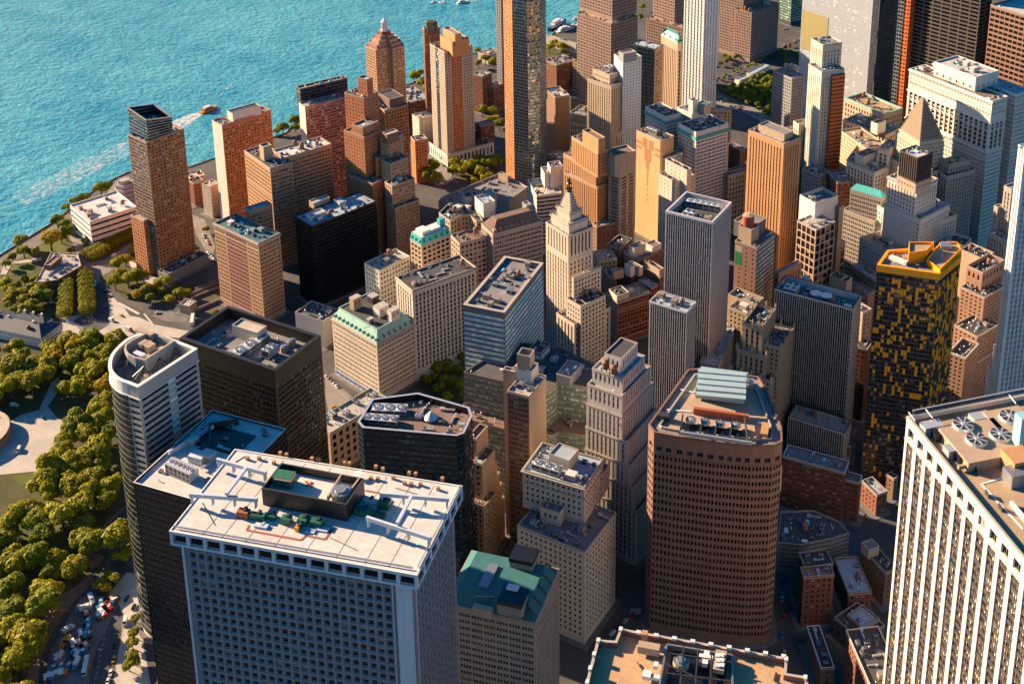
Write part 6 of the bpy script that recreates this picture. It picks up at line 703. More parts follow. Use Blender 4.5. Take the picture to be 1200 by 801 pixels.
{'n':'office_building','l':'tan and red brick block with heavy cornice beside the highway ramp','c':'office building','t':[{'p':[[-259.2,13.8],[-255.3,34.5],[-310.3,44.9],[-314.2,24.1]],'z0':0.0,'z1':72.0,'st':'whitehallred','rf':'tealdark','cn':1,'seg':{'3':[(0.26,'whitehallred'),(0.48,'redmid'),(0.26,'whitehallred')]}}],'i':[]},
{'n':'apartment_tower','l':'pinkish brick slab with curved dark glass top and roof planting','c':'apartment tower','t':[{'p':[[-342.4,175.1],[-324.8,211.1],[-336.9,217.0],[-354.5,181.1]],'z0':0.0,'z1':112.0,'st':'pinkslab','raw':1,'ov':{'3':'plain_white_end'}},{'p':[[-355.0,184.4],[-333.9,227.2],[-341.2,230.8],[-362.2,188.0]],'z0':106.0,'z1':124.0,'st':'curtaindark','rf':'sand','raw':1}],'i':[]},
{'n':'apartment_tower','l':'red-brown brick setback tower with square rooftop turret','c':'apartment tower','t':[{'p':[[-260.2,155.3],[-258.1,173.6],[-280.4,176.2],[-282.5,157.9]],'z0':0.0,'z1':143.0,'st':'clubbrick','rf':'sand'},{'p':[[-259.8,160.7],[-258.9,167.8],[-269.4,169.0],[-270.3,162.0]],'z0':142.0,'z1':158.0,'st':'clubbrick','nm':'turret','rf':'blue','raw':1},{'p':[[-249.1,137.6],[-245.9,155.5],[-258.7,157.8],[-261.9,139.9]],'z0':0.0,'z1':124.0,'st':'clubbrick','raw':1},{'p':[[-247.6,136.9],[-244.3,155.4],[-268.9,159.8],[-272.2,141.2]],'z0':0.0,'z1':116.0,'st':'clubbrick','raw':1},{'p':[[-235.2,129.7],[-233.2,140.7],[-263.0,146.0],[-264.9,135.0]],'z0':0.0,'z1':78.0,'st':'clubbrick','raw':1},{'p':[[-240.2,142.1],[-234.1,150.0],[-237.8,152.9],[-243.9,145.0]],'z0':0.0,'z1':96.0,'st':'clubbrick','raw':1}],'i':[]},
{'n':'apartment_tower','l':'tan brick stepped tower right of the red-brown turret tower','c':'apartment tower','t':[{'p':[[-228.9,147.6],[-227.4,165.8],[-237.9,166.8],[-239.4,148.5]],'z0':0.0,'z1':112.0,'st':'clubtan'},{'p':[[-222.1,138.1],[-216.5,156.2],[-228.7,160.0],[-234.3,141.9]],'z0':0.0,'z1':96.0,'st':'clubtan','raw':1},{'p':[[-215.8,130.4],[-207.3,151.7],[-217.7,155.8],[-226.1,134.5]],'z0':0.0,'z1':80.0,'st':'clubtan','raw':1},{'p':[[-211.0,127.3],[-202.1,149.9],[-213.9,154.6],[-222.9,132.0]],'z0':0.0,'z1':62.0,'st':'clubtan','raw':1},{'p':[[-227.2,142.2],[-222.9,153.2],[-229.5,155.8],[-233.8,144.8]],'z0':111.0,'z1':120.0,'st':'plain_brown','nm':'bulkhead','raw':1}],'i':[]},
{'n':'apartment_building','l':'brown brick apartment block with arcaded top floors behind the turret tower','c':'apartment building','t':[{'p':[[-281.8,212.8],[-271.1,235.1],[-284.9,241.7],[-295.6,219.4]],'z0':0.0,'z1':106.0,'st':'clubtan2','raw':1,'rf':'grey'},{'p':[[-281.4,220.4],[-275.1,233.7],[-295.2,243.4],[-301.6,230.0]],'z0':105.0,'z1':114.0,'st':'plain_brown','nm':'bulkhead','raw':1}],'i':[]},
{'n':'apartment_building','l':'orange brick block at the foot of the tall cream tower','c':'brick building','t':[{'p':[[-297.0,279.3],[-289.3,289.8],[-299.3,297.1],[-307.0,286.6]],'z0':0.0,'z1':46.0,'st':'clubtan2','raw':1}],'i':[]},
{'n':'apartment_tower','l':'six-sided brick tower with white lantern on its pink stepped roof','c':'apartment tower','t':[{'p':[[-415.8,362.7],[-398.1,356.6],[-390.3,370.5],[-384.1,367.6],[-380.1,383.4],[-392.1,394.4],[-412.6,391.7],[-419.6,376.2]],'z0':0.0,'z1':100.0,'st':'lanternbrick'}],'i':[],'sp':'lantern'},
{'n':'apartment_tower','l':'slim dark red brick tower beside the shore','c':'apartment tower','t':[{'p':[[-361.0,394.3],[-349.6,407.0],[-356.1,412.8],[-367.5,400.2]],'z0':0.0,'z1':118.0,'st':'darkredapt','raw':1},{'p':[[-355.6,391.8],[-348.0,400.3],[-352.4,404.2],[-359.9,395.7]],'z0':116.0,'z1':127.0,'st':'curtaindark','raw':1}],'i':[]},
{'n':'apartment_tower','l':'tall cream and brick tower with stepped brick crown and low base','c':'apartment tower','t':[{'p':[[-292.6,329.3],[-277.4,358.0],[-304.2,372.3],[-319.5,343.6]],'z0':0.0,'z1':124.0,'st':'creambrick','seg':{'0':[(0.22,'creambrick'),(0.4,'brickcol'),(0.38,'creambrick')],'3':[(0.36,'creambrick'),(0.24,'curtaindark'),(0.4,'creambrick')]}},{'p':[[-283.1,329.7],[-273.9,347.0],[-296.4,359.0],[-305.6,341.7]],'z0':120.0,'z1':136.0,'st':'plain_orange','nm':'crown','raw':1},{'p':[[-280.6,331.2],[-277.2,337.6],[-299.4,349.4],[-302.8,343.1]],'z0':130.0,'z1':144.0,'st':'plain_orange','nm':'crown','raw':1},{'p':[[-290.5,325.5],[-264.5,374.4],[-301.7,394.2],[-327.8,345.3]],'z0':0.0,'z1':14.0,'st':'whitecol','raw':1},{'p':[[-278.3,372.2],[-270.7,386.5],[-280.7,391.9],[-288.3,377.5]],'z0':0.0,'z1':30.0,'st':'darkredapt','raw':1},{'p':[[-336.6,343.6],[-328.8,358.3],[-342.2,365.4],[-350.1,350.7]],'z0':0.0,'z1':38.0,'st':'creamsparse','raw':1,'rf':'pale'}],'i':[]},
{'n':'apartment_building','l':'long low brick building with pale blue roof near the shore','c':'brick building','t':[{'p':[[-382.8,392.1],[-370.2,413.2],[-409.5,436.6],[-422.1,415.5]],'z0':0.0,'z1':30.0,'st':'darkredapt','raw':1,'rf':'blue'}],'i':[]},
{'n':'apartment_building','l':'dark red brick block right of the cream tower','c':'brick building','t':[{'p':[[-331.8,461.3],[-328.7,477.0],[-343.1,479.8],[-346.2,464.1]],'z0':0.0,'z1':46.0,'st':'darkredapt','raw':1,'rf':'blue'},{'p':[[-321.7,468.6],[-318.4,485.2],[-328.9,487.3],[-332.2,470.6]],'z0':0.0,'z1':32.0,'st':'darkredapt','raw':1,'rf':'cream'}],'i':[]},
{'n':'apartment_building','l':'low red brick building behind the round glass tower','c':'brick building','t':[{'p':[[-287.6,555.1],[-275.6,582.2],[-297.7,591.9],[-309.6,564.8]],'z0':0.0,'z1':36.0,'st':'darkredapt','raw':1}],'i':[]},
{'n':'apartment_tower','l':'thin white tower just left of the round glass tower','c':'apartment tower','t':[{'p':[[-321.7,488.0],[-318.5,499.5],[-326.7,501.8],[-330.0,490.4]],'z0':0.0,'z1':170.0,'st':'greywin'}],'i':[]},
{'n':'ferry_terminal','l':'low pale terminal building beside the marina','c':'building','t':[{'p':[[-329.7,685.7],[-328.6,689.7],[-380.5,704.3],[-381.6,700.3]],'z0':0.0,'z1':14.0,'st':'plain_pale','raw':1,'rf':'sand'},{'p':[[-411.2,602.4],[-404.9,624.5],[-423.1,629.6],[-429.3,607.5]],'z0':0.0,'z1':12.0,'st':'plain_pale','raw':1}],'i':[]},
{'n':'brick_building','l':'small orange brick house between the shore tower and the orange slab','c':'brick building','t':[{'p':[[-456.7,143.3],[-452.7,153.0],[-463.9,157.7],[-467.9,147.9]],'z0':0.0,'z1':24.0,'st':'brickwin','raw':1}],'i':[]},
{'n':'office_building','l':'small grey building with blue glazed roof left of the orange slab','c':'building','t':[{'p':[[-425.0,133.1],[-423.6,144.1],[-435.5,145.7],[-437.0,134.7]],'z0':0.0,'z1':32.0,'st':'creamsparse','raw':1,'rf':'pale'}],'i':[]},
{'n':'brick_building','l':'low pale roofed buildings beside the water behind the orange slab','c':'building','t':[{'p':[[-482.5,165.7],[-476.0,177.8],[-489.7,185.2],[-496.2,173.0]],'z0':0.0,'z1':14.0,'st':'plain_cream','raw':1,'rf':'cream'}],'i':[]},
{'n':'tunnel_house','l':'small tan concrete vent building at the tunnel portal','c':'building','t':[{'p':[[-322.0,-2.7],[-322.9,6.1],[-332.5,5.1],[-331.6,-3.7]],'z0':0.0,'z1':8.0,'st':'plain_tan','raw':1}],'i':[]},
{'n':'podium_building','l':'low dark podium with teal canopy at the foot of the shore tower','c':'building','t':[{'p':[[-372.3,23.6],[-366.7,66.0],[-377.9,67.5],[-383.5,25.0]],'z0':0.0,'z1':10.0,'st':'plain_grey','raw':1,'rf':'greydark'}],'i':[]},
{'n':'brick_building','l':'red brick block with white windows and flat grey roof in the shade','c':'brick building','t':[{'p':[[216.8,-2.3],[216.3,9.7],[176.9,8.1],[177.4,-3.9]],'z0':0.0,'z1':38.0,'st':'brickwin2','rf':'grey','wa':0.2},{'p':[[225.3,2.5],[225.0,10.3],[212.9,9.8],[213.2,2.0]],'z0':0.0,'z1':30.0,'st':'brickwin2','rf':'grey','raw':1}],'i':[]},
{'n':'garage_building','l':'low curved parking garage with pale roof deck in the shade','c':'garage','t':[{'p':[[192.9,-57.7],[205.4,-53.5],[221.0,-39.9],[228.9,-31.0],[220.4,-24.1],[203.6,-21.9],[186.2,-31.6]],'z0':0.0,'z1':20.0,'st':'garage','rf':'greydark'}],'i':[]},
{'n':'brick_building','l':'narrow brown brick building with pink roof standing alone in the shade','c':'brick building','t':[{'p':[[219.1,-92.5],[233.9,-83.2],[229.9,-76.7],[215.0,-86.0]],'z0':0.0,'z1':34.0,'st':'brickwin','rf':'pinkroof','raw':1},{'p':[[217.8,-84.4],[230.7,-74.3],[223.5,-65.2],[210.6,-75.3]],'z0':0.0,'z1':33.4,'st':'brickplain','rf':'dark','raw':1}],'i':[]},
{'n':'loft_building','l':'row house with crumpled pale blue roof in the shade','c':'row house','t':[{'p':[[241.1,-75.9],[252.4,-68.6],[237.4,-45.5],[226.2,-52.8]],'z0':0.0,'z1':18.0,'st':'brickwin','rf':'blue','raw':1}],'i':[]},
{'n':'loft_building','l':'brick row house with tall blank gable and roof cubes','c':'row house','t':[{'p':[[257.2,-57.8],[262.4,-51.4],[244.5,-37.0],[239.3,-43.5]],'z0':0.0,'z1':24.0,'st':'brickplain','rf':'dark','raw':1},{'p':[[245.2,-50.6],[249.9,-44.6],[244.5,-40.3],[239.7,-46.2]],'z0':23.0,'z1':29.0,'st':'plain_tan','nm':'bulkhead','raw':1}],'i':[]},
{'n':'loft_building','l':'low dark building with pale roof square near the ribbed tower','c':'row house','t':[{'p':[[255.2,-94.8],[260.8,-83.9],[249.7,-78.2],[244.1,-89.1]],'z0':0.0,'z1':16.0,'st':'brickplain','rf':'blue','raw':1},{'p':[[255.7,-101.3],[264.1,-85.1],[246.1,-75.8],[237.7,-92.0]],'z0':0.0,'z1':14.0,'st':'brickplain','rf':'dark','raw':1}],'i':[]},
{'n':'loft_building','l':'low building with white outlined dark roof in the shade','c':'row house','t':[{'p':[[241.7,-130.9],[247.7,-127.1],[232.4,-103.1],[226.4,-106.9]],'z0':0.0,'z1':16.0,'st':'brickplain','rf':'dark','raw':1,'cope':'white'}],'i':[]},
{'n':'brick_building','l':'brown brick warehouse with lit roof edge beside the ribbed tower','c':'brick building','t':[{'p':[[273.0,-155.0],[287.3,-144.9],[266.1,-114.7],[251.7,-124.7]],'z0':0.0,'z1':40.0,'st':'brickwin','rf':'dark','raw':1,'cope':'white'}],'i':[]},
{'n':'brick_building','l':'low red brick buildings below the yellow-panelled tower','c':'brick building','t':[{'p':[[234.5,14.1],[239.6,20.7],[227.5,30.0],[222.4,23.4]],'z0':0.0,'z1':16.0,'st':'brickwin','rf':'blue','raw':1},{'p':[[240.6,33.9],[242.3,37.8],[236.8,40.3],[235.0,36.5]],'z0':0.0,'z1':16.0,'st':'brickplain','rf':'dark','raw':1}],'i':[]},
{'n':'brick_building','l':'dark brown building between fin tower and yellow-panelled tower','c':'brick building','t':[{'p':[[201.4,104.5],[202.3,116.5],[187.0,117.6],[186.2,105.5]],'z0':0.0,'z1':58.0,'st':'brickwin','rf':'dark','raw':1}],'i':[]},
{'n':'pavilion_building','l':'glass fronted hall with pale overhanging roof beside the far highway','c':'pavilion','t':[{'p':[[-149.3,798.2],[-140.3,824.0],[-156.4,829.6],[-165.4,803.7]],'z0':0.0,'z1':20.0,'st':'curtaindark','rf':'white'}],'i':[]},
{'n':'canopy','l':'long pale flat canopy on the near edge of the tree grove','c':'canopy','t':[{'p':[[-96.0,707.9],[-87.7,747.2],[-96.8,749.1],[-105.0,709.8]],'z0':0.0,'z1':6.0,'st':'plain_white','rf':'blue','clut':0}],'i':[]},
{'n':'canopy','l':'short pale flat canopy left of the longer one by the tree grove','c':'canopy','t':[{'p':[[-102.7,680.0],[-95.9,700.2],[-103.3,702.7],[-110.1,682.5]],'z0':0.0,'z1':6.0,'st':'plain_white','rf':'blue','clut':0}],'i':[]}]
SHORE = [[-501.4, -218.9], [-513.3, -133.7], [-541.2, -4.1], [-549.8, 57.4], [-556.6, 80.7], [-565.9, 105.8], [-571.9, 142.6], [-571.2, 169.2], [-525.0, 206.2], [-518.1, 232.8], [-495.2, 318.6], [-506.1, 353.0], [-493.9, 445.6], [-459.5, 500.5], [-457.5, 533.8], [-449.1, 628.3], [-426.0, 647.5], [-386.6, 709.2], [-401.4, 765.1], [-368.5, 798.7], [-408.4, 950.6], [-445.1, 1102.0]]
SURFACES = [
('park_ground','park',[[-328.5,-293.4],[-406.7,-154.8],[-413.8,-106.1],[-388.5,-80.6],[-357.8,-52.1],[-319.7,-69.3],[-190.2,-192.0],[-166.5,-235.3],[-162.0,-256.7],[-154.6,-280.7],[-133.9,-309.4],[-111.4,-343.3],[-181.6,-388.3]],0.02),
('park_ground','park',[[-512.3,-27.2],[-537.3,-7.2],[-535.5,17.7],[-553.9,62.8],[-553.8,78.2],[-521.8,71.5],[-488.8,101.3],[-433.5,48.3],[-439.4,20.5],[-414.7,-13.9],[-409.4,-50.4],[-446.4,-80.0],[-493.5,-89.7],[-522.6,-67.9]],0.02),
('park_ground','park',[[-425.9,3.5],[-445.3,59.5],[-359.8,28.8],[-352.1,40.5],[-336.0,48.5],[-320.2,33.5],[-336.7,-4.2],[-368.0,-0.9],[-383.6,-8.7]],0.02),
('lawn','lawn',[[-506.5,-24.3],[-519.3,-11.4],[-503.2,4.1],[-489.9,-13.6],[-498.5,-15.5]],0.03),
('lawn','lawn',[[-536.1,20.9],[-543.6,49.3],[-526.5,41.6],[-499.9,31.2],[-497.3,24.8],[-513.4,16.7],[-519.9,-1.8],[-530.5,3.0]],0.03),
('lawn','lawn',[[-283.2,-200.3],[-273.8,-191.0],[-267.9,-194.6],[-270.8,-205.2]],0.03),
('lawn','lawn',[[-288.6,-159.1],[-292.4,-148.6],[-282.3,-148.8],[-282.5,-153.0]],0.03),
('lawn','lawn',[[-229.4,-218.1],[-221.4,-210.8],[-211.2,-215.8],[-216.1,-228.1]],0.03),
('lawn','lawn',[[-205.5,-213.0],[-201.3,-207.6],[-191.4,-212.7],[-194.0,-222.1]],0.03),
('lawn','lawn',[[-340.6,-97.0],[-339.3,-90.3],[-329.8,-94.1],[-334.0,-99.8]],0.03),
('esplanade','paving',[[-521.8,-44.6],[-536.1,-8.2],[-544.3,52.7],[-554.4,85.7],[-532.7,77.3],[-535.8,64.4],[-529.4,43.7],[-524.9,14.3],[-517.2,-23.3],[-503.8,-58.5]],0.035),
('plaza','paving_pale',[[-292.8,-210.6],[-292.6,-203.1],[-274.0,-190.1],[-280.5,-181.9],[-284.6,-168.2],[-292.5,-160.0],[-294.7,-146.6],[-310.0,-143.5],[-325.0,-137.9],[-336.9,-114.3],[-347.2,-109.9],[-346.4,-116.7],[-327.1,-143.4],[-334.0,-153.3],[-333.8,-170.2],[-330.9,-183.2]],0.04),
('plaza','paving_pale',[[-384.9,-70.9],[-413.0,-52.2],[-404.7,-45.2],[-392.9,-33.7],[-407.8,-5.9],[-389.0,-14.4],[-368.3,-21.4],[-337.9,-25.8],[-305.4,-20.5],[-301.9,-29.5],[-325.1,-38.4],[-340.1,-37.8],[-343.3,-55.4],[-346.7,-62.4],[-367.4,-56.8],[-377.0,-69.6]],0.04),
('street','asphalt_pale',[[-453.7,6.9],[-491.0,33.1],[-525.1,53.2],[-522.9,57.0],[-497.2,45.7],[-483.9,36.7],[-461.8,22.4],[-453.5,31.6],[-456.4,66.2],[-445.3,58.6],[-433.3,17.2],[-433.3,7.6],[-409.3,-3.6],[-424.5,-11.2]],0.05),
('street','asphalt',[[-431.0,0.9],[-424.6,4.1],[-393.2,-19.4],[-369.3,-41.5],[-368.3,-62.6],[-378.8,-59.8],[-398.6,-50.6],[-401.5,-29.3]],0.055),
('street','asphalt',[[-389.8,-11.8],[-369.3,-13.3],[-352.9,-16.5],[-348.4,23.9],[-340.0,52.8],[-328.2,40.1],[-329.1,4.0],[-343.1,-11.6],[-344.7,-20.9],[-364.4,-25.1]],0.055),
('terrace','paving_pale',[[-435.6,40.6],[-406.3,35.5],[-388.5,32.5],[-385.1,17.7],[-414.8,26.5]],0.06),
('terrace','paving_pale',[[-512.3,-27.2],[-525.1,-11.8],[-505.9,9.0],[-500.2,5.6],[-518.3,-10.9],[-507.4,-24.8]],0.3),
('roundabout','paving',[[-348.5,-17.2],[-345.7,-7.2],[-333.9,-4.2],[-321.0,-6.2],[-316.7,-12.5],[-331.0,-18.2]],0.07),
('street','asphalt',[[-163.7,-224.7],[-163.9,-238.7],[-162.8,-255.8],[-152.0,-277.1],[-147.0,-290.5],[-131.5,-308.1],[-127.7,-313.4],[-81.1,-290.6],[-116.0,-262.1],[-131.8,-242.0],[-152.1,-225.2]],0.05),
('pavement','paving_pale',[[-151.6,-229.6],[-146.0,-228.3],[-124.1,-246.8],[-94.9,-270.1],[-73.0,-286.6],[-92.3,-296.1],[-102.8,-284.1],[-114.2,-269.2],[-128.1,-254.3],[-137.6,-249.1],[-147.9,-247.1]],0.12),
('park_path','pavers',[[-171.7,-237.9],[-169.2,-250.2],[-173.2,-262.4],[-165.7,-277.0],[-159.3,-291.4],[-132.5,-315.8],[-127.7,-313.4],[-145.7,-295.0],[-154.5,-279.6],[-160.9,-263.5],[-163.4,-242.9]],0.06),
('park_path','pavers',[[-189.1,-232.6],[-188.8,-227.7],[-172.3,-225.9],[-171.7,-230.3],[-171.8,-237.2]],0.06),
('building_yard','paving',[[-160.1,-254.5],[-151.3,-250.2],[-142.9,-251.7],[-136.6,-250.1],[-121.7,-280.7],[-103.6,-301.6],[-125.3,-312.3],[-144.5,-289.3],[-152.5,-273.2]],0.07),
('playground','asphalt',[[-194.2,-190.4],[-189.1,-214.8],[-188.7,-224.3],[-165.4,-222.3],[-170.0,-208.6]],0.08),
('park_path','pavers',[[-197.1,-188.4],[-196.1,-201.7],[-191.4,-219.2],[-188.9,-229.1],[-185.9,-229.3],[-188.4,-219.3],[-193.4,-202.8],[-194.2,-190.4]],0.09),
('highway','asphalt',[[-140.6,669.2],[-124.7,726.9],[-108.4,808.3],[-86.8,898.7],[-76.9,867.0],[-96.7,780.4],[-113.2,701.5],[-125.5,641.6]],0.05),
('highway','asphalt',[[-165.5,731.8],[-142.0,791.0],[-120.5,904.1],[-111.8,963.9],[-101.1,929.6],[-109.8,871.9],[-129.6,763.5],[-150.7,694.7]],0.05),
('street','asphalt_pale',[[-125.9,653.0],[-104.7,640.7],[-72.5,629.1],[-35.8,602.2],[-29.2,577.3],[-65.8,600.0],[-105.8,612.1]],0.05),
('street','asphalt',[[-312.1,328.0],[-302.4,332.9],[-270.7,308.4],[-254.0,301.8],[-254.7,275.2],[-267.6,280.3],[-292.7,303.3]],0.05),
('car_park','asphalt_pale',[[-299.4,315.4],[-285.2,313.3],[-269.0,297.2],[-270.1,281.9],[-280.7,285.4]],0.06),
('street','asphalt_pale',[[-335.6,358.0],[-302.7,332.7],[-271.5,308.8],[-279.4,293.8],[-316.4,325.8],[-335.5,351.9]],0.05),
('street','asphalt_pale',[[-450.8,130.1],[-429.1,126.7],[-382.7,91.0],[-369.8,71.9],[-415.2,101.3]],0.05),
('street','asphalt_pale',[[-173.7,-18.1],[-138.1,-32.6],[-137.5,-40.8],[-142.2,-54.2],[-156.9,-39.2]],0.05),
('park_ground','park',[[-107.8,5.7],[-103.8,35.2],[-93.1,49.9],[-60.0,-2.3],[-74.4,-3.8],[-101.1,-2.7]],0.06),
('park_ground','park',[[-123.6,663.0],[-105.9,693.1],[-90.7,744.4],[-73.6,715.7],[-35.7,604.8],[-72.5,629.1],[-104.7,640.7]],0.06),
('park_ground','park',[[-294.8,336.7],[-255.9,356.5],[-235.6,341.5],[-245.0,309.4],[-250.9,303.4],[-272.6,313.5]],0.06),
('park_ground','park',[[-386.6,709.2],[-360.4,732.4],[-328.3,683.2],[-304.3,625.8],[-313.8,604.3],[-358.7,658.6]],0.05),
('street_marking','paint',[[-387.0,-16.3],[-387.8,-13.8],[-360.0,-18.6],[-359.3,-21.1]],0.062),
('street_marking','paint',[[-356.6,-18.4],[-356.1,-17.0],[-336.4,-26.4],[-337.0,-27.6]],0.062),
('crossing_bar','paint',[[127.5,-122.7],[128.2,-122.4],[129.3,-127.3],[128.6,-127.6]],0.02),
('crossing_bar','paint',[[128.5,-122.2],[129.2,-121.9],[130.2,-126.8],[129.6,-127.1]],0.02),
('crossing_bar','paint',[[129.5,-121.7],[130.2,-121.4],[131.2,-126.3],[130.6,-126.6]],0.02),
('crossing_bar','paint',[[130.5,-121.2],[131.1,-120.9],[132.2,-125.8],[131.6,-126.2]],0.02),
('crossing_bar','paint',[[131.5,-120.7],[132.1,-120.4],[133.2,-125.4],[132.5,-125.7]],0.02),
('crossing_bar','paint',[[132.5,-120.3],[133.1,-119.9],[134.2,-124.9],[133.5,-125.2]],0.02),
('lane_line','paint',[[-133.0,-260.9],[-132.7,-260.8],[-131.5,-262.7],[-131.8,-262.8]],0.1),
('lane_line','paint',[[-130.4,-264.1],[-130.1,-264.0],[-129.0,-265.9],[-129.2,-266.0]],0.1),
('lane_line','paint',[[-127.8,-267.3],[-127.5,-267.2],[-126.4,-269.1],[-126.7,-269.2]],0.1),
('lane_line','paint',[[-125.3,-270.5],[-125.0,-270.4],[-123.9,-272.2],[-124.2,-272.3]],0.1),
('lane_line','paint',[[-122.7,-273.6],[-122.5,-273.5],[-121.4,-275.3],[-121.7,-275.5]],0.1),
('lane_line','paint',[[-120.3,-276.7],[-120.0,-276.6],[-118.9,-278.4],[-119.2,-278.5]],0.1),
('lane_line','paint',[[-117.8,-279.8],[-117.6,-279.7],[-116.5,-281.5],[-116.7,-281.6]],0.1),
('lane_line','paint',[[-115.4,-282.8],[-115.1,-282.7],[-114.1,-284.5],[-114.3,-284.6]],0.1),
('lane_line','paint',[[-113.0,-285.8],[-112.7,-285.7],[-111.7,-287.5],[-111.9,-287.6]],0.1),
('lane_line','paint',[[-110.6,-288.8],[-110.4,-288.7],[-109.3,-290.4],[-109.6,-290.6]],0.1),
('lane_line','paint',[[-108.2,-291.8],[-108.0,-291.6],[-107.0,-293.4],[-107.2,-293.5]],0.1),
('lane_line','paint',[[-105.9,-294.7],[-105.7,-294.5],[-104.7,-296.2],[-104.9,-296.4]],0.1),
('lane_line','paint_yellow',[[-121.5,-260.7],[-121.3,-260.6],[-119.2,-263.7],[-119.5,-263.8]],0.1),
('lane_line','paint_yellow',[[-118.6,-264.4],[-118.3,-264.3],[-116.3,-267.3],[-116.5,-267.4]],0.1),
('lane_line','paint_yellow',[[-115.6,-268.0],[-115.4,-267.9],[-113.4,-270.9],[-113.6,-271.0]],0.1),
('lane_line','paint_yellow',[[-112.7,-271.6],[-112.5,-271.5],[-110.5,-274.4],[-110.7,-274.5]],0.1),
('lane_line','paint_yellow',[[-109.8,-275.1],[-109.6,-275.0],[-107.6,-277.9],[-107.9,-278.0]],0.1),
('lane_line','paint_yellow',[[-107.0,-278.6],[-106.8,-278.5],[-104.8,-281.3],[-105.1,-281.5]],0.1),
('lane_line','paint_yellow',[[-104.2,-282.0],[-104.0,-281.9],[-102.1,-284.7],[-102.3,-284.9]],0.1),
('lane_line','paint_yellow',[[-101.4,-285.4],[-101.2,-285.3],[-99.3,-288.1],[-99.6,-288.2]],0.1),
('lane_line','paint_yellow',[[-98.7,-288.8],[-98.5,-288.7],[-96.6,-291.4],[-96.9,-291.5]],0.1),
('crossing_bar','paint',[[-369.3,-41.5],[-368.9,-41.3],[-368.5,-46.0],[-368.8,-46.2]],0.1),
('crossing_bar','paint',[[-367.2,-42.4],[-366.9,-42.2],[-366.4,-46.9],[-366.8,-47.1]],0.1),
('crossing_bar','paint',[[-365.1,-43.3],[-364.8,-43.1],[-364.3,-47.8],[-364.7,-47.9]],0.1),
('crossing_bar','paint',[[-363.1,-44.1],[-362.7,-44.0],[-362.3,-48.6],[-362.7,-48.8]],0.1),
('crossing_bar','paint',[[-361.0,-45.0],[-360.7,-44.8],[-360.2,-49.5],[-360.6,-49.7]],0.1),
('crossing_bar','paint',[[-359.0,-45.9],[-358.6,-45.7],[-358.2,-50.4],[-358.6,-50.6]],0.1),
('crossing_bar','paint',[[-356.9,-46.8],[-356.6,-46.6],[-356.2,-51.2],[-356.5,-51.4]],0.1),
('crossing_bar','paint',[[-354.9,-47.7],[-354.6,-47.5],[-354.2,-52.1],[-354.5,-52.3]],0.1),
('crossing_bar','paint',[[-398.2,-51.0],[-397.7,-50.7],[-396.0,-54.3],[-396.5,-54.5]],0.1),
('crossing_bar','paint',[[-395.9,-51.5],[-395.4,-51.2],[-393.7,-54.8],[-394.2,-55.0]],0.1),
('crossing_bar','paint',[[-393.6,-52.0],[-393.2,-51.8],[-391.4,-55.3],[-391.9,-55.5]],0.1),
('crossing_bar','paint',[[-391.4,-52.5],[-390.9,-52.3],[-389.2,-55.8],[-389.6,-56.0]],0.1),
('crossing_bar','paint',[[-389.1,-53.0],[-388.6,-52.8],[-386.9,-56.3],[-387.4,-56.5]],0.1),
('crossing_bar','paint',[[-386.8,-53.5],[-386.3,-53.3],[-384.6,-56.8],[-385.1,-57.1]],0.1),
('crossing_bar','paint',[[-384.6,-54.1],[-384.1,-53.8],[-382.4,-57.3],[-382.9,-57.6]],0.1),
('lane_line','paint',[[-164.1,-25.3],[-163.6,-25.1],[-162.1,-26.1],[-162.5,-26.3]],0.1),
('lane_line','paint',[[-161.3,-26.5],[-160.9,-26.3],[-159.3,-27.3],[-159.7,-27.5]],0.1),
('lane_line','paint',[[-158.5,-27.8],[-158.1,-27.6],[-156.6,-28.6],[-157.0,-28.8]],0.1),
('lane_line','paint',[[-155.8,-29.1],[-155.4,-28.9],[-153.8,-29.8],[-154.3,-30.1]],0.1),
('lane_line','paint',[[-153.1,-30.3],[-152.7,-30.1],[-151.1,-31.1],[-151.5,-31.3]],0.1),
('lane_line','paint',[[-150.4,-31.6],[-149.9,-31.4],[-148.4,-32.3],[-148.8,-32.6]],0.1),
('lane_line','paint',[[-147.7,-32.8],[-147.2,-32.6],[-145.7,-33.6],[-146.1,-33.8]],0.1),
('lane_line','paint',[[-145.0,-34.1],[-144.6,-33.9],[-143.1,-34.8],[-143.5,-35.0]],0.1),
('lane_line','paint',[[-142.3,-35.3],[-141.9,-35.1],[-140.4,-36.1],[-140.8,-36.3]],0.1),
('lane_line','paint',[[-139.6,-36.5],[-139.2,-36.3],[-137.7,-37.3],[-138.1,-37.5]],0.1),
('lane_line','paint',[[-130.2,685.5],[-129.3,690.8],[-128.7,689.3],[-129.6,684.0]],0.1),
('lane_line','paint',[[-127.4,699.2],[-126.5,704.6],[-126.0,703.0],[-126.8,697.6]],0.1),
('lane_line','paint',[[-124.7,713.1],[-123.8,718.6],[-123.2,717.0],[-124.1,711.5]],0.1),
('lane_line','paint',[[-121.8,727.1],[-120.9,732.7],[-120.3,731.1],[-121.3,725.5]],0.1),
('lane_line','paint',[[-119.0,741.4],[-118.1,747.1],[-117.5,745.5],[-118.4,739.8]],0.1),
('lane_line','paint',[[-116.1,755.9],[-115.1,761.7],[-114.5,760.0],[-115.5,754.3]],0.1),
('lane_line','paint',[[-113.2,770.6],[-112.2,776.5],[-111.6,774.8],[-112.6,769.0]],0.1),
('lane_line','paint',[[-110.2,785.6],[-109.2,791.5],[-108.6,789.8],[-109.6,783.9]],0.1),
('lane_line','paint',[[-107.1,800.7],[-106.1,806.7],[-105.5,805.0],[-106.5,799.0]],0.1),
('lane_line','paint',[[-104.1,816.1],[-103.0,822.2],[-102.4,820.4],[-103.5,814.3]],0.1),
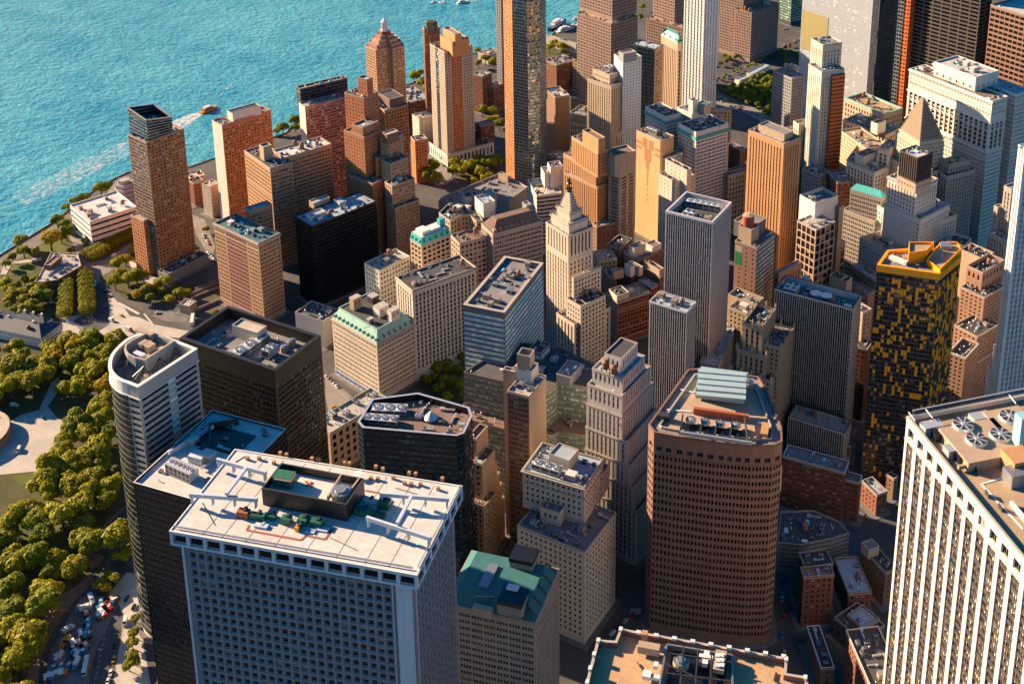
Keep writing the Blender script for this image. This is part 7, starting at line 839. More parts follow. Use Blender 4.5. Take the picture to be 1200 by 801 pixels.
('lane_line','paint',[[-100.9,831.7],[-99.9,837.9],[-99.3,836.1],[-100.3,829.9]],0.1),
('lane_line','paint',[[-97.8,847.6],[-96.7,853.9],[-96.1,852.0],[-97.2,845.7]],0.1),
('lane_line','paint',[[-94.6,863.7],[-93.5,870.1],[-92.9,868.2],[-93.9,861.8]],0.1),
('lane_line','paint',[[-91.3,880.0],[-90.2,886.5],[-89.6,884.6],[-90.7,878.1]],0.1)]
TREES = [[-211.3,-222.5,11.2,1],[-258.3,-248.9,7.6,2],[-182.6,-316.6,7.1,2],[-186.9,-307.7,8.1,1],[-203.0,-198.5,9.1,1],[-224.9,-187.6,8.9,2],[-157.5,-325.8,8.1,0],[-170.8,-309.3,9.3,1],[-144.4,-321.7,8.7,1],[-263.9,-140.9,10.7,1],[-163.2,-316.3,9.8,2],[-184.7,-254.8,7.5,0],[-200.8,-293.7,10.3,1],[-245.8,-160.7,9.7,1],[-218.6,-295.1,7.2,1],[-162.3,-278.8,11.5,0],[-211.2,-267.4,7.2,1],[-277.4,-152.9,11.2,0],[-143.3,-333.8,10.4,0],[-122.3,-327.0,10.5,1],[-238.0,-194.8,7.9,1],[-246.9,-205.1,10.6,1],[-211.7,-289.0,8.0,1],[-223.7,-231.8,10.0,1],[-236.6,-168.3,7.1,1],[-244.1,-171.1,10.6,1],[-178.3,-267.2,7.4,1],[-256.0,-242.3,7.8,0],[-263.0,-154.9,10.1,1],[-275.7,-135.3,10.3,1],[-230.8,-254.8,8.2,0],[-252.6,-150.5,8.9,0],[-239.9,-182.9,9.9,2],[-183.7,-282.2,7.6,2],[-198.7,-219.4,7.9,2],[-163.5,-296.2,9.2,1],[-197.8,-316.0,7.9,1],[-197.0,-302.3,8.0,2],[-235.4,-279.7,11.2,1],[-153.9,-307.9,7.4,1],[-188.9,-322.0,10.1,0],[-200.3,-252.8,9.7,0],[-219.2,-269.3,8.7,1],[-231.0,-175.1,8.3,0],[-230.9,-243.7,7.0,1],[-253.0,-258.4,7.8,0],[-245.9,-259.5,7.2,1],[-242.5,-273.7,9.4,1],[-263.5,-176.9,8.8,1],[-159.2,-341.7,11.4,1],[-173.4,-246.8,8.2,2],[-236.7,-234.7,10.8,1],[-181.2,-329.4,9.4,0],[-234.0,-226.2,8.9,2],[-174.4,-334.3,8.4,1],[-210.3,-301.7,11.4,1],[-132.6,-333.6,9.9,1],[-273.9,-162.5,8.9,1],[-178.2,-230.9,10.2,0],[-216.8,-255.1,7.7,1],[-234.5,-262.3,9.4,1],[-249.6,-185.6,9.7,1],[-257.1,-193.8,10.5,1],[-208.7,-186.1,8.6,1],[-167.0,-329.9,7.1,0],[-152.0,-296.1,11.4,2],[-143.8,-307.3,11.3,1],[-170.3,-268.3,10.4,1],[-191.0,-275.7,9.9,0],[-238.9,-209.3,8.9,1],[-212.3,-235.8,8.8,0],[-189.6,-247.4,8.3,1],[-228.2,-216.4,7.2,0],[-210.9,-280.0,8.5,1],[-173.5,-288.6,9.9,0],[-187.7,-227.7,8.9,2],[-227.7,-199.4,10.5,2],[-214.3,-197.1,9.5,1],[-165.1,-219.5,10.9,1],[-140.1,-346.2,7.5,1],[-221.8,-283.7,8.9,0],[-206.4,-259.8,9.7,1],[-176.6,-302.5,7.5,0],[-208.4,-209.5,11.3,1],[-345.6,-132.9,9.9,2],[-364.8,-144.2,9.9,1],[-375.7,-124.0,9.7,2],[-402.4,-120.6,9.5,1],[-317.7,-89.2,7.4,0],[-317.1,-103.0,9.9,1],[-383.2,-111.2,8.2,1],[-358.2,-100.6,9.7,3],[-347.2,-92.2,8.2,1],[-383.0,-164.3,8.7,1],[-374.3,-166.3,6.5,1],[-369.8,-155.4,7.4,3],[-353.9,-71.9,10.0,0],[-378.9,-144.6,8.4,0],[-348.7,-79.9,8.8,1],[-354.5,-111.7,9.2,1],[-364.7,-179.7,7.1,2],[-326.8,-85.3,7.4,1],[-305.2,-96.9,7.9,1],[-354.9,-143.0,8.8,1],[-394.6,-107.2,8.6,1],[-311.2,-120.7,8.9,1],[-360.0,-170.0,7.8,1],[-380.9,-155.1,8.9,1],[-360.3,-134.2,9.0,2],[-299.6,-102.6,8.1,3],[-356.5,-121.4,6.6,0],[-398.1,-146.4,8.3,1],[-346.9,-122.0,9.5,1],[-342.5,-68.3,7.3,0],[-334.4,-90.3,8.2,1],[-393.9,-127.0,6.7,1],[-356.2,-86.6,8.9,3],[-377.0,-93.0,7.1,1],[-367.5,-81.9,8.9,2],[-355.0,-154.5,6.9,1],[-389.4,-137.5,8.5,0],[-321.2,-125.3,7.6,1],[-283.3,-123.4,7.9,1],[-366.6,-111.6,7.9,2],[-393.1,-156.7,6.9,2],[-365.9,-96.4,7.4,1],[-364.5,-122.6,7.1,2],[-305.7,-108.6,6.7,2],[-342.0,-102.6,7.9,2],[-333.9,-66.6,9.7,2],[-326.4,-103.9,8.3,1],[-340.1,-79.4,7.1,1],[-297.5,-112.8,8.4,3],[-332.4,-76.3,7.6,1],[-440.1,-40.9,6.3,2],[-469.4,-27.0,5.5,1],[-439.8,-55.4,5.8,1],[-459.8,-58.3,6.6,1],[-462.5,-36.0,5.8,0],[-449.8,-45.0,6.5,2],[-476.8,-31.2,5.5,0],[-487.2,-41.1,6.3,1],[-429.8,-56.5,5.3,2],[-459.4,-48.6,6.4,2],[-449.7,-53.8,6.5,2],[-446.0,-65.6,5.0,0],[-477.1,-38.1,5.4,0],[-434.7,-64.4,7.3,2],[-478.1,-46.3,5.4,1],[-470.9,-47.6,6.2,2],[-451.6,-37.8,6.7,1],[-465.2,-53.1,5.8,2],[-507.1,21.8,10.6,3],[-533.6,12.4,6.9,2],[-518.1,2.2,6.9,0],[-509.1,6.7,5.6,0],[-536.5,54.0,7.5,0],[-525.3,51.4,6.9,0],[-509.4,40.4,8.1,0],[-509.6,35.0,6.2,0],[-535.2,38.2,3.2,2],[-530.2,62.8,3.8,1],[-510.9,55.9,4.4,0],[-489.0,42.7,3.8,2],[-552.0,79.1,6.2,0],[-559.6,93.1,5.6,0],[-558.5,99.6,5.6,0],[-555.8,104.0,5.2,0],[-550.9,117.3,8.8,0],[-548.7,124.6,7.5,0],[-485.6,23.6,3.8,1],[-519.8,-8.7,5.0,0],[-515.3,-18.8,5.0,0],[-446.6,-42.6,7.5,0],[-461.7,-53.1,6.2,0],[-455.9,-61.9,5.6,0],[-470.4,24.5,3.9,4],[-461.4,25.6,3.9,4],[-469.9,29.4,3.9,4],[-461.5,30.6,3.9,4],[-469.5,34.4,3.9,4],[-461.7,35.6,3.9,4],[-469.0,39.5,3.9,4],[-461.8,40.7,3.9,4],[-468.5,44.6,3.9,4],[-462.0,45.8,3.9,4],[-468.1,49.7,3.9,4],[-462.1,50.9,3.9,4],[-467.6,54.9,3.9,4],[-462.3,56.1,3.9,4],[-467.1,60.1,3.9,4],[-462.5,61.4,3.9,4],[-466.7,65.3,3.9,4],[-462.6,66.6,3.9,4],[-466.2,70.6,3.9,4],[-462.8,71.9,3.9,4],[-465.7,75.9,3.9,4],[-462.9,77.3,3.9,4],[-456.5,-4.6,4.2,4],[-446.4,2.1,4.2,4],[-455.7,-10.5,3.6,4],[-438.4,1.3,3.6,4],[-450.1,-10.3,4.2,4],[-440.1,-3.3,4.2,4],[-449.7,-15.9,3.6,4],[-432.6,-3.6,3.6,4],[-443.9,-15.9,4.2,4],[-433.9,-8.6,4.2,4],[-443.8,-21.2,3.6,4],[-426.9,-8.5,3.6,4],[-437.7,-21.4,4.2,4],[-427.8,-13.8,4.2,4],[-437.9,-26.4,3.6,4],[-421.2,-13.3,3.6,4],[-431.7,-26.9,4.2,4],[-421.8,-18.9,4.2,4],[-432.1,-31.6,3.6,4],[-415.6,-18.1,3.6,4],[-425.7,-32.3,4.2,4],[-415.9,-24.0,4.2,4],[-426.4,-36.7,3.6,4],[-410.1,-22.8,3.6,4],[-419.8,-37.6,4.2,4],[-410.0,-29.0,4.2,4],[-420.8,-41.7,3.6,4],[-404.7,-27.5,3.6,4],[-414.0,-42.8,4.2,4],[-404.2,-34.0,4.2,4],[-415.3,-46.7,3.6,4],[-399.3,-32.0,3.6,4],[-408.2,-48.0,4.2,4],[-398.5,-38.9,4.2,4],[-409.8,-51.6,3.6,4],[-393.9,-36.6,3.6,4],[-436.7,47.3,5.0,1],[-427.3,31.1,6.9,1],[-428.9,22.1,6.2,1],[-412.6,10.3,6.9,2],[-398.1,5.9,7.5,1],[-397.1,14.2,7.5,1],[-405.0,-1.4,6.9,1],[-393.7,17.9,6.2,2],[-373.5,3.0,6.9,0],[-374.7,-5.1,5.6,3],[-369.6,20.2,6.2,1],[-365.1,11.0,4.4,2],[-346.3,11.0,5.6,2],[-342.8,14.6,5.0,2],[-346.4,1.7,5.0,1],[-359.4,19.5,3.2,0],[-364.4,-3.6,5.0,0],[-373.3,14.5,5.6,1],[-300.1,3.3,3.8,1],[-409.1,107.6,3.8,0],[-439.3,54.6,5.6,1],[-458.5,508.4,8.8,1],[-459.9,524.0,6.2,1],[-440.4,497.7,6.2,2],[-423.8,484.4,6.2,1],[-508.2,306.9,4.4,1],[-499.5,308.7,5.0,1],[-496.0,315.0,7.5,0],[-498.3,337.1,7.5,0],[-485.6,323.6,5.6,0],[-441.6,624.4,6.2,1],[-414.1,585.4,6.2,0],[-413.1,598.9,7.5,1],[-400.8,596.6,7.5,1],[-328.6,454.5,7.5,1],[-316.3,457.3,8.1,1],[-303.5,443.1,6.2,3],[-291.1,429.3,7.5,0],[-305.7,435.3,6.2,1],[-300.6,333.9,4.4,2],[-281.7,328.9,6.2,1],[-261.2,325.0,5.0,1],[-265.8,314.2,4.4,2],[-277.2,314.0,4.4,0],[-360.0,368.1,3.8,3],[-330.4,348.7,3.8,0],[-281.7,325.7,7.5,1],[-272.3,313.3,7.5,1],[-264.8,312.5,6.2,1],[-262.1,324.7,7.5,1],[-247.8,319.6,7.5,1],[-244.5,324.3,5.6,1],[-238.2,310.8,5.0,1],[-243.0,300.9,5.0,1],[-235.8,318.1,5.0,1],[-271.7,305.9,6.2,0],[-240.4,340.4,10.0,0],[-245.3,334.8,10.0,0],[-292.1,298.7,10.0,0],[-285.1,284.1,10.0,0],[-279.5,283.9,8.8,0],[-257.8,334.7,8.8,0],[-271.7,327.6,6.2,1],[-362.6,674.3,7.5,1],[-362.4,688.3,8.1,1],[-351.1,684.9,8.1,1],[-346.8,691.7,6.2,1],[-340.9,671.7,6.2,0],[-320.5,633.5,6.2,1],[-316.4,640.0,6.9,1],[-302.7,625.6,6.2,1],[-312.2,612.3,6.2,1],[-301.1,605.6,6.2,1],[-329.5,890.9,6.2,1],[-313.7,849.3,6.2,0],[-96.8,26.7,5.8,0],[-97.4,1.9,5.0,0],[-82.8,22.7,5.0,0],[-71.6,-8.4,5.3,0],[-89.9,20.7,4.9,0],[-88.3,37.4,6.0,0],[-98.0,19.2,6.1,0],[-86.7,8.6,5.5,0],[-60.5,-2.5,6.1,0],[-69.8,7.5,6.4,0],[-83.4,-2.1,5.7,0],[-93.6,8.5,4.9,0],[-78.6,10.2,5.3,0],[-61.1,634.4,4.0,0],[-42.6,624.8,4.2,1],[-94.5,662.7,4.0,0],[-99.6,677.9,3.8,1],[-77.8,675.9,4.0,1],[-71.7,673.1,3.7,0],[-67.4,696.7,4.2,0],[-44.0,604.2,3.7,0],[-87.3,651.0,3.8,0],[-74.5,637.2,4.7,0],[-95.9,654.6,4.3,0],[-94.2,635.1,4.1,0],[-79.4,648.5,4.3,0],[-71.7,664.0,4.0,1],[-85.1,680.5,3.7,0],[-104.6,641.4,4.5,0],[-104.8,658.6,4.7,1],[-62.6,650.9,4.4,0],[-85.6,666.1,3.7,0],[-85.1,720.6,4.4,0],[-78.3,707.6,4.3,0],[-86.1,694.7,3.7,0],[-102.8,647.9,4.6,1],[-58.6,621.0,4.6,0],[-63.2,658.0,4.2,0],[-77.1,691.5,4.6,0],[-82.4,637.9,4.1,1],[-71.5,621.7,4.4,1],[-34.8,603.6,3.7,0],[-44.8,617.1,4.0,0],[-94.0,698.4,4.4,1],[-77.1,716.3,3.8,1],[-93.3,644.6,4.7,0],[-113.7,651.0,4.7,0],[-67.2,630.6,3.9,0],[-62.9,644.1,4.0,0],[-67.5,680.1,4.4,0],[-78.3,660.4,4.0,0],[-77.9,698.8,4.4,0],[-39.7,607.9,3.6,0],[-105.6,665.5,4.3,0],[-86.1,658.1,3.7,1],[-67.9,638.1,3.7,1],[-78.8,666.5,4.3,0],[-52.9,610.8,4.4,1],[-56.7,658.4,4.5,0],[-89.9,685.9,4.7,0],[-84.4,628.3,3.9,0],[-73.5,651.0,4.4,1],[-92.7,676.2,4.0,0],[-74.2,628.2,3.8,1],[-48.7,630.6,4.6,0],[-89.1,709.7,4.2,0],[-64.8,672.9,4.0,1],[-61.1,628.0,3.7,0],[-71.4,710.7,3.7,0],[-56.3,650.7,4.1,0],[-68.0,690.2,4.1,1],[-79.9,631.9,4.0,1],[-72.1,686.1,3.7,1],[-52.1,639.7,4.2,0],[-95.4,669.6,4.5,0],[-62.8,684.1,3.9,0],[-112.5,644.2,4.5,0],[-87.9,634.5,3.7,0],[-72.5,703.2,3.6,0],[-50.1,804.7,3.9,1],[-79.9,781.8,4.1,0],[-44.4,769.7,3.8,1],[-61.3,796.9,3.6,0],[-86.1,798.5,4.0,0],[-40.1,773.6,4.0,0],[-61.2,772.5,3.8,1],[-90.0,806.6,4.3,0],[-64.0,789.7,4.5,1],[-74.6,784.7,3.8,1],[-66.4,799.8,4.2,0],[-70.4,804.1,3.7,1],[-81.1,810.9,4.3,0],[-75.5,775.6,4.4,0],[-50.4,770.0,4.6,0],[-74.4,808.0,4.0,1],[-143.3,746.3,4.3,0],[-147.3,730.1,4.3,0],[-152.3,758.1,4.2,0],[-143.4,739.0,3.9,0],[-137.9,757.6,4.2,0],[-144.6,753.9,4.1,0],[-139.0,766.5,4.2,0],[-122.7,712.9,3.1,0],[-99.4,788.9,2.7,0],[-121.2,719.1,2.8,0],[-130.9,681.7,3.0,0],[-86.9,849.8,3.4,0],[-112.5,745.1,2.8,0],[-125.5,686.1,2.8,0],[-91.8,840.3,3.3,0],[-126.9,694.9,3.1,0],[-107.9,765.2,3.1,0],[-101.9,783.5,3.4,0],[-95.6,818.2,3.2,0],[-103.9,771.8,3.0,0],[-96.1,797.9,2.8,0],[-110.8,754.6,2.7,0],[-108.5,748.3,3.1,0],[-131.8,660.9,3.2,0],[-113.5,738.0,3.3,0],[-92.7,825.0,3.4,0],[-118.7,726.9,2.6,0],[-98.2,806.1,3.1,0],[-130.4,671.5,3.3,0],[-157.7,-237.5,3.0,2],[-154.4,-241.8,3.8,2],[-149.9,-239.6,3.8,2],[-153.7,-247.4,4.4,2],[-149.2,-246.6,3.8,3],[-159.1,-225.9,6.2,1],[-159.6,-221.5,5.0,1],[-117.5,-255.1,3.2,2],[-109.9,-263.6,3.8,2],[-105.3,-269.3,3.8,2],[-98.1,-276.1,4.0,2],[-95.4,-281.1,3.8,2],[-94.7,-276.9,3.0,2],[-343.1,-60.9,2.2,1],[-350.7,-64.7,3.8,1]]
VEHICLES = [['bus',-424.5,-5.1,-0.84,'blue'],['van',-371.4,-37.1,-0.16,'white'],['car',-369.6,-28.5,-0.06,'taxi'],['car',-392.2,-26.2,-0.84,'brown'],['car',-347.0,-12.2,0.92,'white'],['car',-410.9,-7.8,-0.84,'black'],['car',-402.5,-11.1,-0.84,'red'],['truck',-449.2,38.0,1.97,'white'],['car',-437.4,28.1,1.91,'black'],['trailer',-312.6,-9.7,2.26,'white'],['car',-329.6,-2.0,2.98,'red'],['car',-352.9,-45.7,-0.28,'red'],['truck',-348.3,-41.0,-0.08,'orange'],['car',-380.7,79.6,-0.44,'white'],['car',-376.7,77.8,-0.44,'black'],['car',-372.8,76.0,-0.44,'silver'],['car',-368.9,74.2,-0.44,'white'],['car',-365.0,72.4,-0.44,'silver'],['car',-408.0,103.2,-0.56,'silver'],['car',-402.6,99.6,-0.56,'black'],['car',-397.2,96.1,-0.56,'white'],['car',-391.9,92.6,-0.56,'red'],['van',-301.9,-181.0,-0.95,'white'],['van',-346.3,-148.1,0.32,'white'],['car',-316.9,-149.0,-0.17,'blue'],['bus',-135.7,-272.7,-0.97,'blue'],['bus',-117.8,-289.9,-0.87,'white'],['van',-122.7,-258.1,-0.98,'white'],['car',-115.6,-272.1,-0.92,'black'],['car',-108.3,-279.5,-0.92,'taxi'],['car',-102.8,-286.8,-0.92,'white'],['car',-99.7,-291.5,-0.94,'white'],['truck',-123.3,-291.3,-1.11,'blue'],['excavator',-141.6,-280.9,-1.47,'yellow'],['excavator',-139.3,-286.3,-1.09,'orange'],['excavator',-142.1,-257.3,1.17,'red'],['truck',-146.5,-276.0,1.47,'white'],['truck',-128.7,-302.7,0.87,'blue'],['excavator',-132.6,-297.1,0.92,'orange'],['truck',-152.5,-254.6,-0.45,'white'],['truck',-151.2,-262.4,-2.14,'blue'],['truck',-126.1,-298.9,0.79,'orange'],['car',-135.5,-244.7,2.02,'black'],['car',-127.0,-247.7,2.01,'black'],['car',-291.9,309.6,1.08,'white'],['car',-287.7,305.6,1.08,'black'],['car',-283.5,301.6,1.08,'red'],['car',-279.3,297.6,1.07,'red'],['car',-275.2,293.7,1.07,'blue'],['car',-286.7,301.8,1.08,'silver'],['car',-282.5,297.8,1.08,'white'],['car',-278.4,293.9,1.07,'red'],['car',-274.3,290.0,1.07,'white'],['car',-270.2,286.2,1.07,'black'],['car',-155.5,729.1,1.39,'red'],['car',-131.3,670.7,1.37,'white'],['car',-124.9,702.2,1.37,'black'],['car',-152.0,722.9,1.39,'white'],['car',-149.7,726.6,1.39,'blue'],['car',-121.8,719.6,1.37,'white'],['car',-130.0,860.1,1.39,'red'],['car',-100.1,845.2,1.37,'white'],['car',-144.1,760.0,1.39,'black'],['car',-128.1,835.3,1.39,'black'],['car',-129.5,840.0,1.39,'silver'],['car',-122.0,907.0,1.39,'taxi'],['car',-103.6,784.6,1.37,'blue'],['car',-111.1,755.1,1.37,'blue'],['car',-132.5,824.7,1.39,'white'],['car',-106.3,806.1,1.37,'blue'],['car',-122.3,693.2,1.37,'blue'],['car',-118.8,909.0,1.39,'silver'],['car',-111.1,949.1,1.39,'silver'],['car',-128.4,685.8,1.37,'red'],['car',-112.1,775.9,1.37,'white'],['car',-89.2,870.1,1.37,'blue'],['car',-92.7,841.7,1.37,'red'],['car',-125.1,861.7,1.39,'white'],['car',-90.8,886.5,1.37,'blue'],['car',-103.7,821.6,1.37,'white'],['car',-76.3,609.4,1.03,'red'],['car',-104.0,630.4,-0.17,'silver'],['car',-38.4,589.1,0.91,'white'],['car',-88.1,611.2,1.46,'black'],['car',-79.0,616.2,-0.09,'black'],['car',-77.8,614.5,0.12,'silver'],['car',-99.9,625.0,0.54,'taxi'],['car',-84.5,612.5,1.21,'silver'],['car',-75.4,606.3,1.31,'red'],['car',-51.5,599.9,0.12,'blue'],['car',-92.6,626.0,-0.45,'red'],['car',-102.8,620.4,1.4,'white'],['car',-110.8,633.0,0.08,'silver'],['car',-75.8,615.2,-0.24,'red'],['car',-59.3,602.9,0.44,'blue'],['car',-304.1,333.0,-0.69,'white'],['car',-295.6,325.7,-0.69,'black'],['car',-287.2,318.5,-0.69,'silver'],['car',-169.6,-21.9,-0.41,'silver'],['car',-166.1,-23.4,-0.41,'red'],['car',-162.5,-24.9,-0.41,'blue'],['car',-159.0,-26.4,-0.41,'silver'],['car',-155.5,-27.9,-0.41,'white'],['car',-141.9,-48.4,1.24,'taxi'],['car',194.4,-51.6,-1.39,'white'],['car',200.1,-64.9,-1.65,'black'],['car',203.4,-78.7,-1.4,'silver'],['car',208.7,-91.0,-1.66,'red'],['car',211.8,-103.8,-1.4,'blue'],['car',216.7,-115.2,-1.67,'silver'],['car',126.2,-143.8,1.33,'white'],['car',127.5,-138.4,1.33,'black'],['car',128.9,-132.9,1.33,'silver'],['car',130.3,-127.3,1.33,'red'],['container',-126.9,-283.9,-1.9,'blue'],['container',-138.3,-254.6,-0.27,'red'],['container',-133.5,-280.2,-0.5,'orange'],['container',-127.6,-302.9,-1.26,'blue'],['container',-127.8,-286.2,-1.29,'white'],['container',-126.0,-293.9,-1.49,'blue'],['container',-140.2,-250.4,-1.29,'blue'],['container',-142.8,-256.4,-2.04,'blue'],['container',-138.2,-262.0,-0.43,'white'],['container',-142.1,-249.3,-0.33,'orange'],['container',-126.1,-293.6,-1.79,'red'],['container',-146.4,-263.6,-0.82,'orange'],['container',-135.3,-292.7,-1.19,'white'],['container',-133.1,-273.5,-0.7,'brown'],['container',-136.7,-261.4,-1.85,'red'],['container',-129.4,-295.6,-1.21,'blue'],['container',-136.3,-281.8,-0.38,'white'],['container',-145.8,-253.6,-0.82,'blue'],['container',-139.8,-259.1,-0.27,'white'],['container',-132.1,-298.2,-1.61,'blue'],['container',-128.6,-280.0,-0.33,'orange'],['container',-130.4,-302.7,-0.79,'blue'],['container',-137.8,-275.3,-0.5,'white'],['container',-136.7,-290.9,-1.82,'white'],['container',-139.9,-249.0,-1.75,'brown'],['container',-148.5,-259.3,-0.97,'silver'],['container',-134.5,-294.4,-0.24,'blue'],['container',-133.0,-284.5,-0.39,'brown'],['container',-141.1,-267.5,-1.29,'blue'],['container',-130.4,-285.8,-1.91,'blue']]
BOATS = [['taxi',-618.1,331.9,1.53],['small',-607.0,795.4,-3.13],['ferry',-582.4,810.5,1.06],['launch',-620.6,790.7,-2.04],['yacht',-405.8,777.5,1.55],['cruiser',-388.0,766.1,1.14],['small2',-386.2,784.6,1.38],['sloop',-400.1,817.6,1.75]]
WAKES = [[[-618.5,324.6],[-615.3,317.8],[-606.9,284.6],[-609.7,265.4],[-631.6,287.5],[-629.1,310.7],[-623.7,323.3]],[[-631.6,287.5],[-609.7,265.4],[-608.9,234.0],[-603.9,166.3],[-602.6,117.6],[-605.2,75.2],[-631.4,82.2],[-638.5,148.8],[-637.1,202.4],[-635.6,260.1]],[[-630.8,352.8],[-654.8,405.4],[-656.6,416.5],[-650.1,403.9]],[[-578.9,823.5],[-564.4,847.8],[-561.1,842.3],[-574.4,816.4]]]
RAMPS = [[[-324.1,-0.5],[-315.5,24.4]],[[-338.3,16.3],[-330.8,39.3]],[[-344.1,20.1],[-336.4,44.6]],[[-345.7,28.4],[-339.8,47.5]],[[-384.0,32.4],[-378.4,73.1]]]
FORT = [-341.6, -188.9]
MARKS = [('curved mirror tower', 'curved tower with mirrored round front and white flat side beside the park'), ('waffle tower', 'pale waffle-fronted tower with open top storey and white roof, nearest the lower left'), ('pier building', 'long white pier building with navy hipped roofs'), ('park pavilion', 'low brown brick park pavilion with pale terrace'), ('white museum', 'low white building with dark window bands and pale roof by the water'), ('shore tower', 'tall orange-brown brick tower with dark glass crown beside the shore'), ('tunnel vent house', 'small tan concrete vent building at the tunnel portal'), ('bronze tower', 'dark bronze tower with sunken open roof and tall blank top panels, beside the curved tower'), ('low garage', 'low wide garage with flat grey sunlit roof and raised rim'), ('tall cream tower', 'tall cream and brick tower with stepped brick crown and low base'), ('round glass tower', 'tall glass tower with rounded front and orange brick back edge'), ('grey punched slab', 'grey slab with punched windows and round rooftop tanks, before the tree grove'), ('white art deco tower', 'white art deco tower with orange scaffold down its right flank'), ('pale mirror tower', 'pale mirror glass tower with brass lower band'), ('slim white tower', 'very tall white slim tower with grey glass strips'), ('stepped granite tower', 'large brown granite stepped tower beside the river'), ('teal slab', 'teal glass slab with striped floors and stepped lower wings'), ('cream stone block', 'cream stone block with punched windows and blue roof, below the slender tower'), ('brown granite tower', 'broad brown granite tower with slanted corners and blue rooftop coolers'), ('lantern tower', 'six-sided brick tower with white lantern on its pink stepped roof'), ('marina terminal', 'low pale terminal building beside the marina'), ('sunlit granite tower', 'brown granite tower with sunlit left face near the highway'), ('white slab tower', 'white slab tower with columns of small dark windows'), ('brick house with pink roof', 'narrow brown brick building with pink roof standing alone in the shade')]

# ------------------------------------------------------------------ buildings with a shape of their own
def sp_waffle(root, base, info, b):
    P = info[0]['P']-base; c, a, bb, la, lb = axes(P)
    st = dict(S('trim_cool','glass_black',7.4,6.2,((.1,.9),),(.17,.83),1.8), top=0, bot=0, cm=.5)
    F = Facade(st); n = len(P)
    for k in range(n): facade(F, P[k], P[(k+1)%n], 188.6, 195, st, True)
    F.w.build('top_storey_wall', root); F.g.build('glazing', root, kind='stuff')
    for (q, t, nr, w, h) in F.holes:
        if 'm' not in sp_waffle.__dict__:
            mb = MB(['metal_dark','metal_grey']); mb.box(-w/2+.02, w/2-.02, 0, .1, -h/2+.02, -h/2+.9, 1)
            for x in np.linspace(-w/2+.4, w/2-.4, 9): mb.box(x-.06, x+.06, .3, .42, -h/2+.02, h/2-.02, 0)
            sp_waffle.m = mb.mesh('louvre_bay')
        add('louvre_bay', sp_waffle.m, root, (q[0]-nr[0]*.5, q[1]-nr[1]*.5, q[2]), math.atan2(t[1], t[0]))
    mb = MB(['trim_cool']); mb.poly([(x, y, 188.6) for x, y in P][::-1]); mb.build('soffit', root)
    rm = MB(['roof_white']); rm.poly([(x, y, 195.0) for x, y in P]); rm.build('roof', root)
    pm = MB(['trim_white']); ring(pm, P, -.5, .05, 195.004, 195.35); pm.build('parapet', root)
    W = offset(P, -3.0); st = ST['waffle']; wall = MB([st['w']]); cell = MB([st['w'], st['g']]); parts = []
    # funnel-shaped precast window unit, shared by every window of the front and the side
    def unit(w, h):
        m = MB([st['w'], st['g']]); iw, ih, d = w*.34, h*.335, .8
        O = [(-w/2,0,-h/2),(w/2,0,-h/2),(w/2,0,h/2),(-w/2,0,h/2)]; I = [(-iw,d,-ih),(iw,d,-ih),(iw,d,ih),(-iw,d,ih)]
        for q in range(4): r = (q+1)%4; m.quad(O[q], O[r], I[r], I[q], 0)
        J = [(x, d+.25, z) for x, y, z in I]
        for q in range(4): r = (q+1)%4; m.quad(I[q], I[r], J[r], J[q], 0)
        m.quad(*J, 1, [(.05,.05),(.95,.05),(.95,.95),(.05,.95)])
        return m
    n = len(W); holes = []
    for k in range(n):
        A, B = W[k], W[(k+1)%n]
        if not seen(A+base, B+base, 190): wall.quad((*A,0),(*B,0),(*B,188.6),(*A,188.6)); continue
        F = Facade(st); F.w = wall; facade(F, A, B, 0, 188.6, dict(st, cm=2.2, cm2=(9.2 if k == n-1 else 2.2), d=0.001), True)
        # the sheet's flat panes are replaced by the funnels
        holes += F.holes
    ho = sorted(holes, key=lambda h: np.linalg.norm(np.array(h[0])+np.array(root.location)-CAM)); shared = {}
    for i, (q, t, nr, w, h) in enumerate(ho):
        key = (round(w,2), round(h,2))
        if key not in shared: u = unit(w, h); shared[key] = (u, u.mesh('window'))
        if i < 300: add('window', shared[key][1], root, (q[0], q[1], q[2]), math.atan2(t[1], t[0]))
        else:
            u = shared[key][0]; ca, sa = t; i0 = len(cell.v)
            cell.v += [(q[0]+x*ca-y*sa, q[1]+x*sa+y*ca, q[2]+z) for x, y, z in u.v]
            cell.f += [tuple(i0+j for j in f) for f in u.f]; cell.mi += u.mi; off = float(i)
            for ff in u.f: cell.uv += [(off+.05,.05),(off+.95,.05),(off+.95,.95),(off+.05,.95)]
    wall.build('wall', root); cell.build('window_grid', root, kind='stuff')
    for (u0, u1, dd) in ((.5, 7.2, .0), (8.4, 8.75, .25), (la-6-.9, la-6.02, .25)):   # piers by the near corner and at the far end
        m = MB(['trim_cool']); p0 = W[0]+a*(u0-0)+0*bb
        o = -bb
        pts = [W[0]+a*u0+bb*-.01, W[0]+a*u1+bb*-.01, W[0]+a*u1-bb*(.35+dd), W[0]+a*u0-bb*(.35+dd)]
        m.prism([tuple(x) for x in pts], 0, 188.55); m.build('corner_pier', root)
    m = MB(['trim_cool']); pts = [W[0]+bb*1.4+a*.01, W[0]+bb*1.8+a*.01, W[0]+bb*1.8-a*.5, W[0]+bb*1.4-a*.5]; m.prism([tuple(x) for x in pts], 0, 188.55); m.build('corner_pier', root)
SPECIAL['waffle'] = sp_waffle

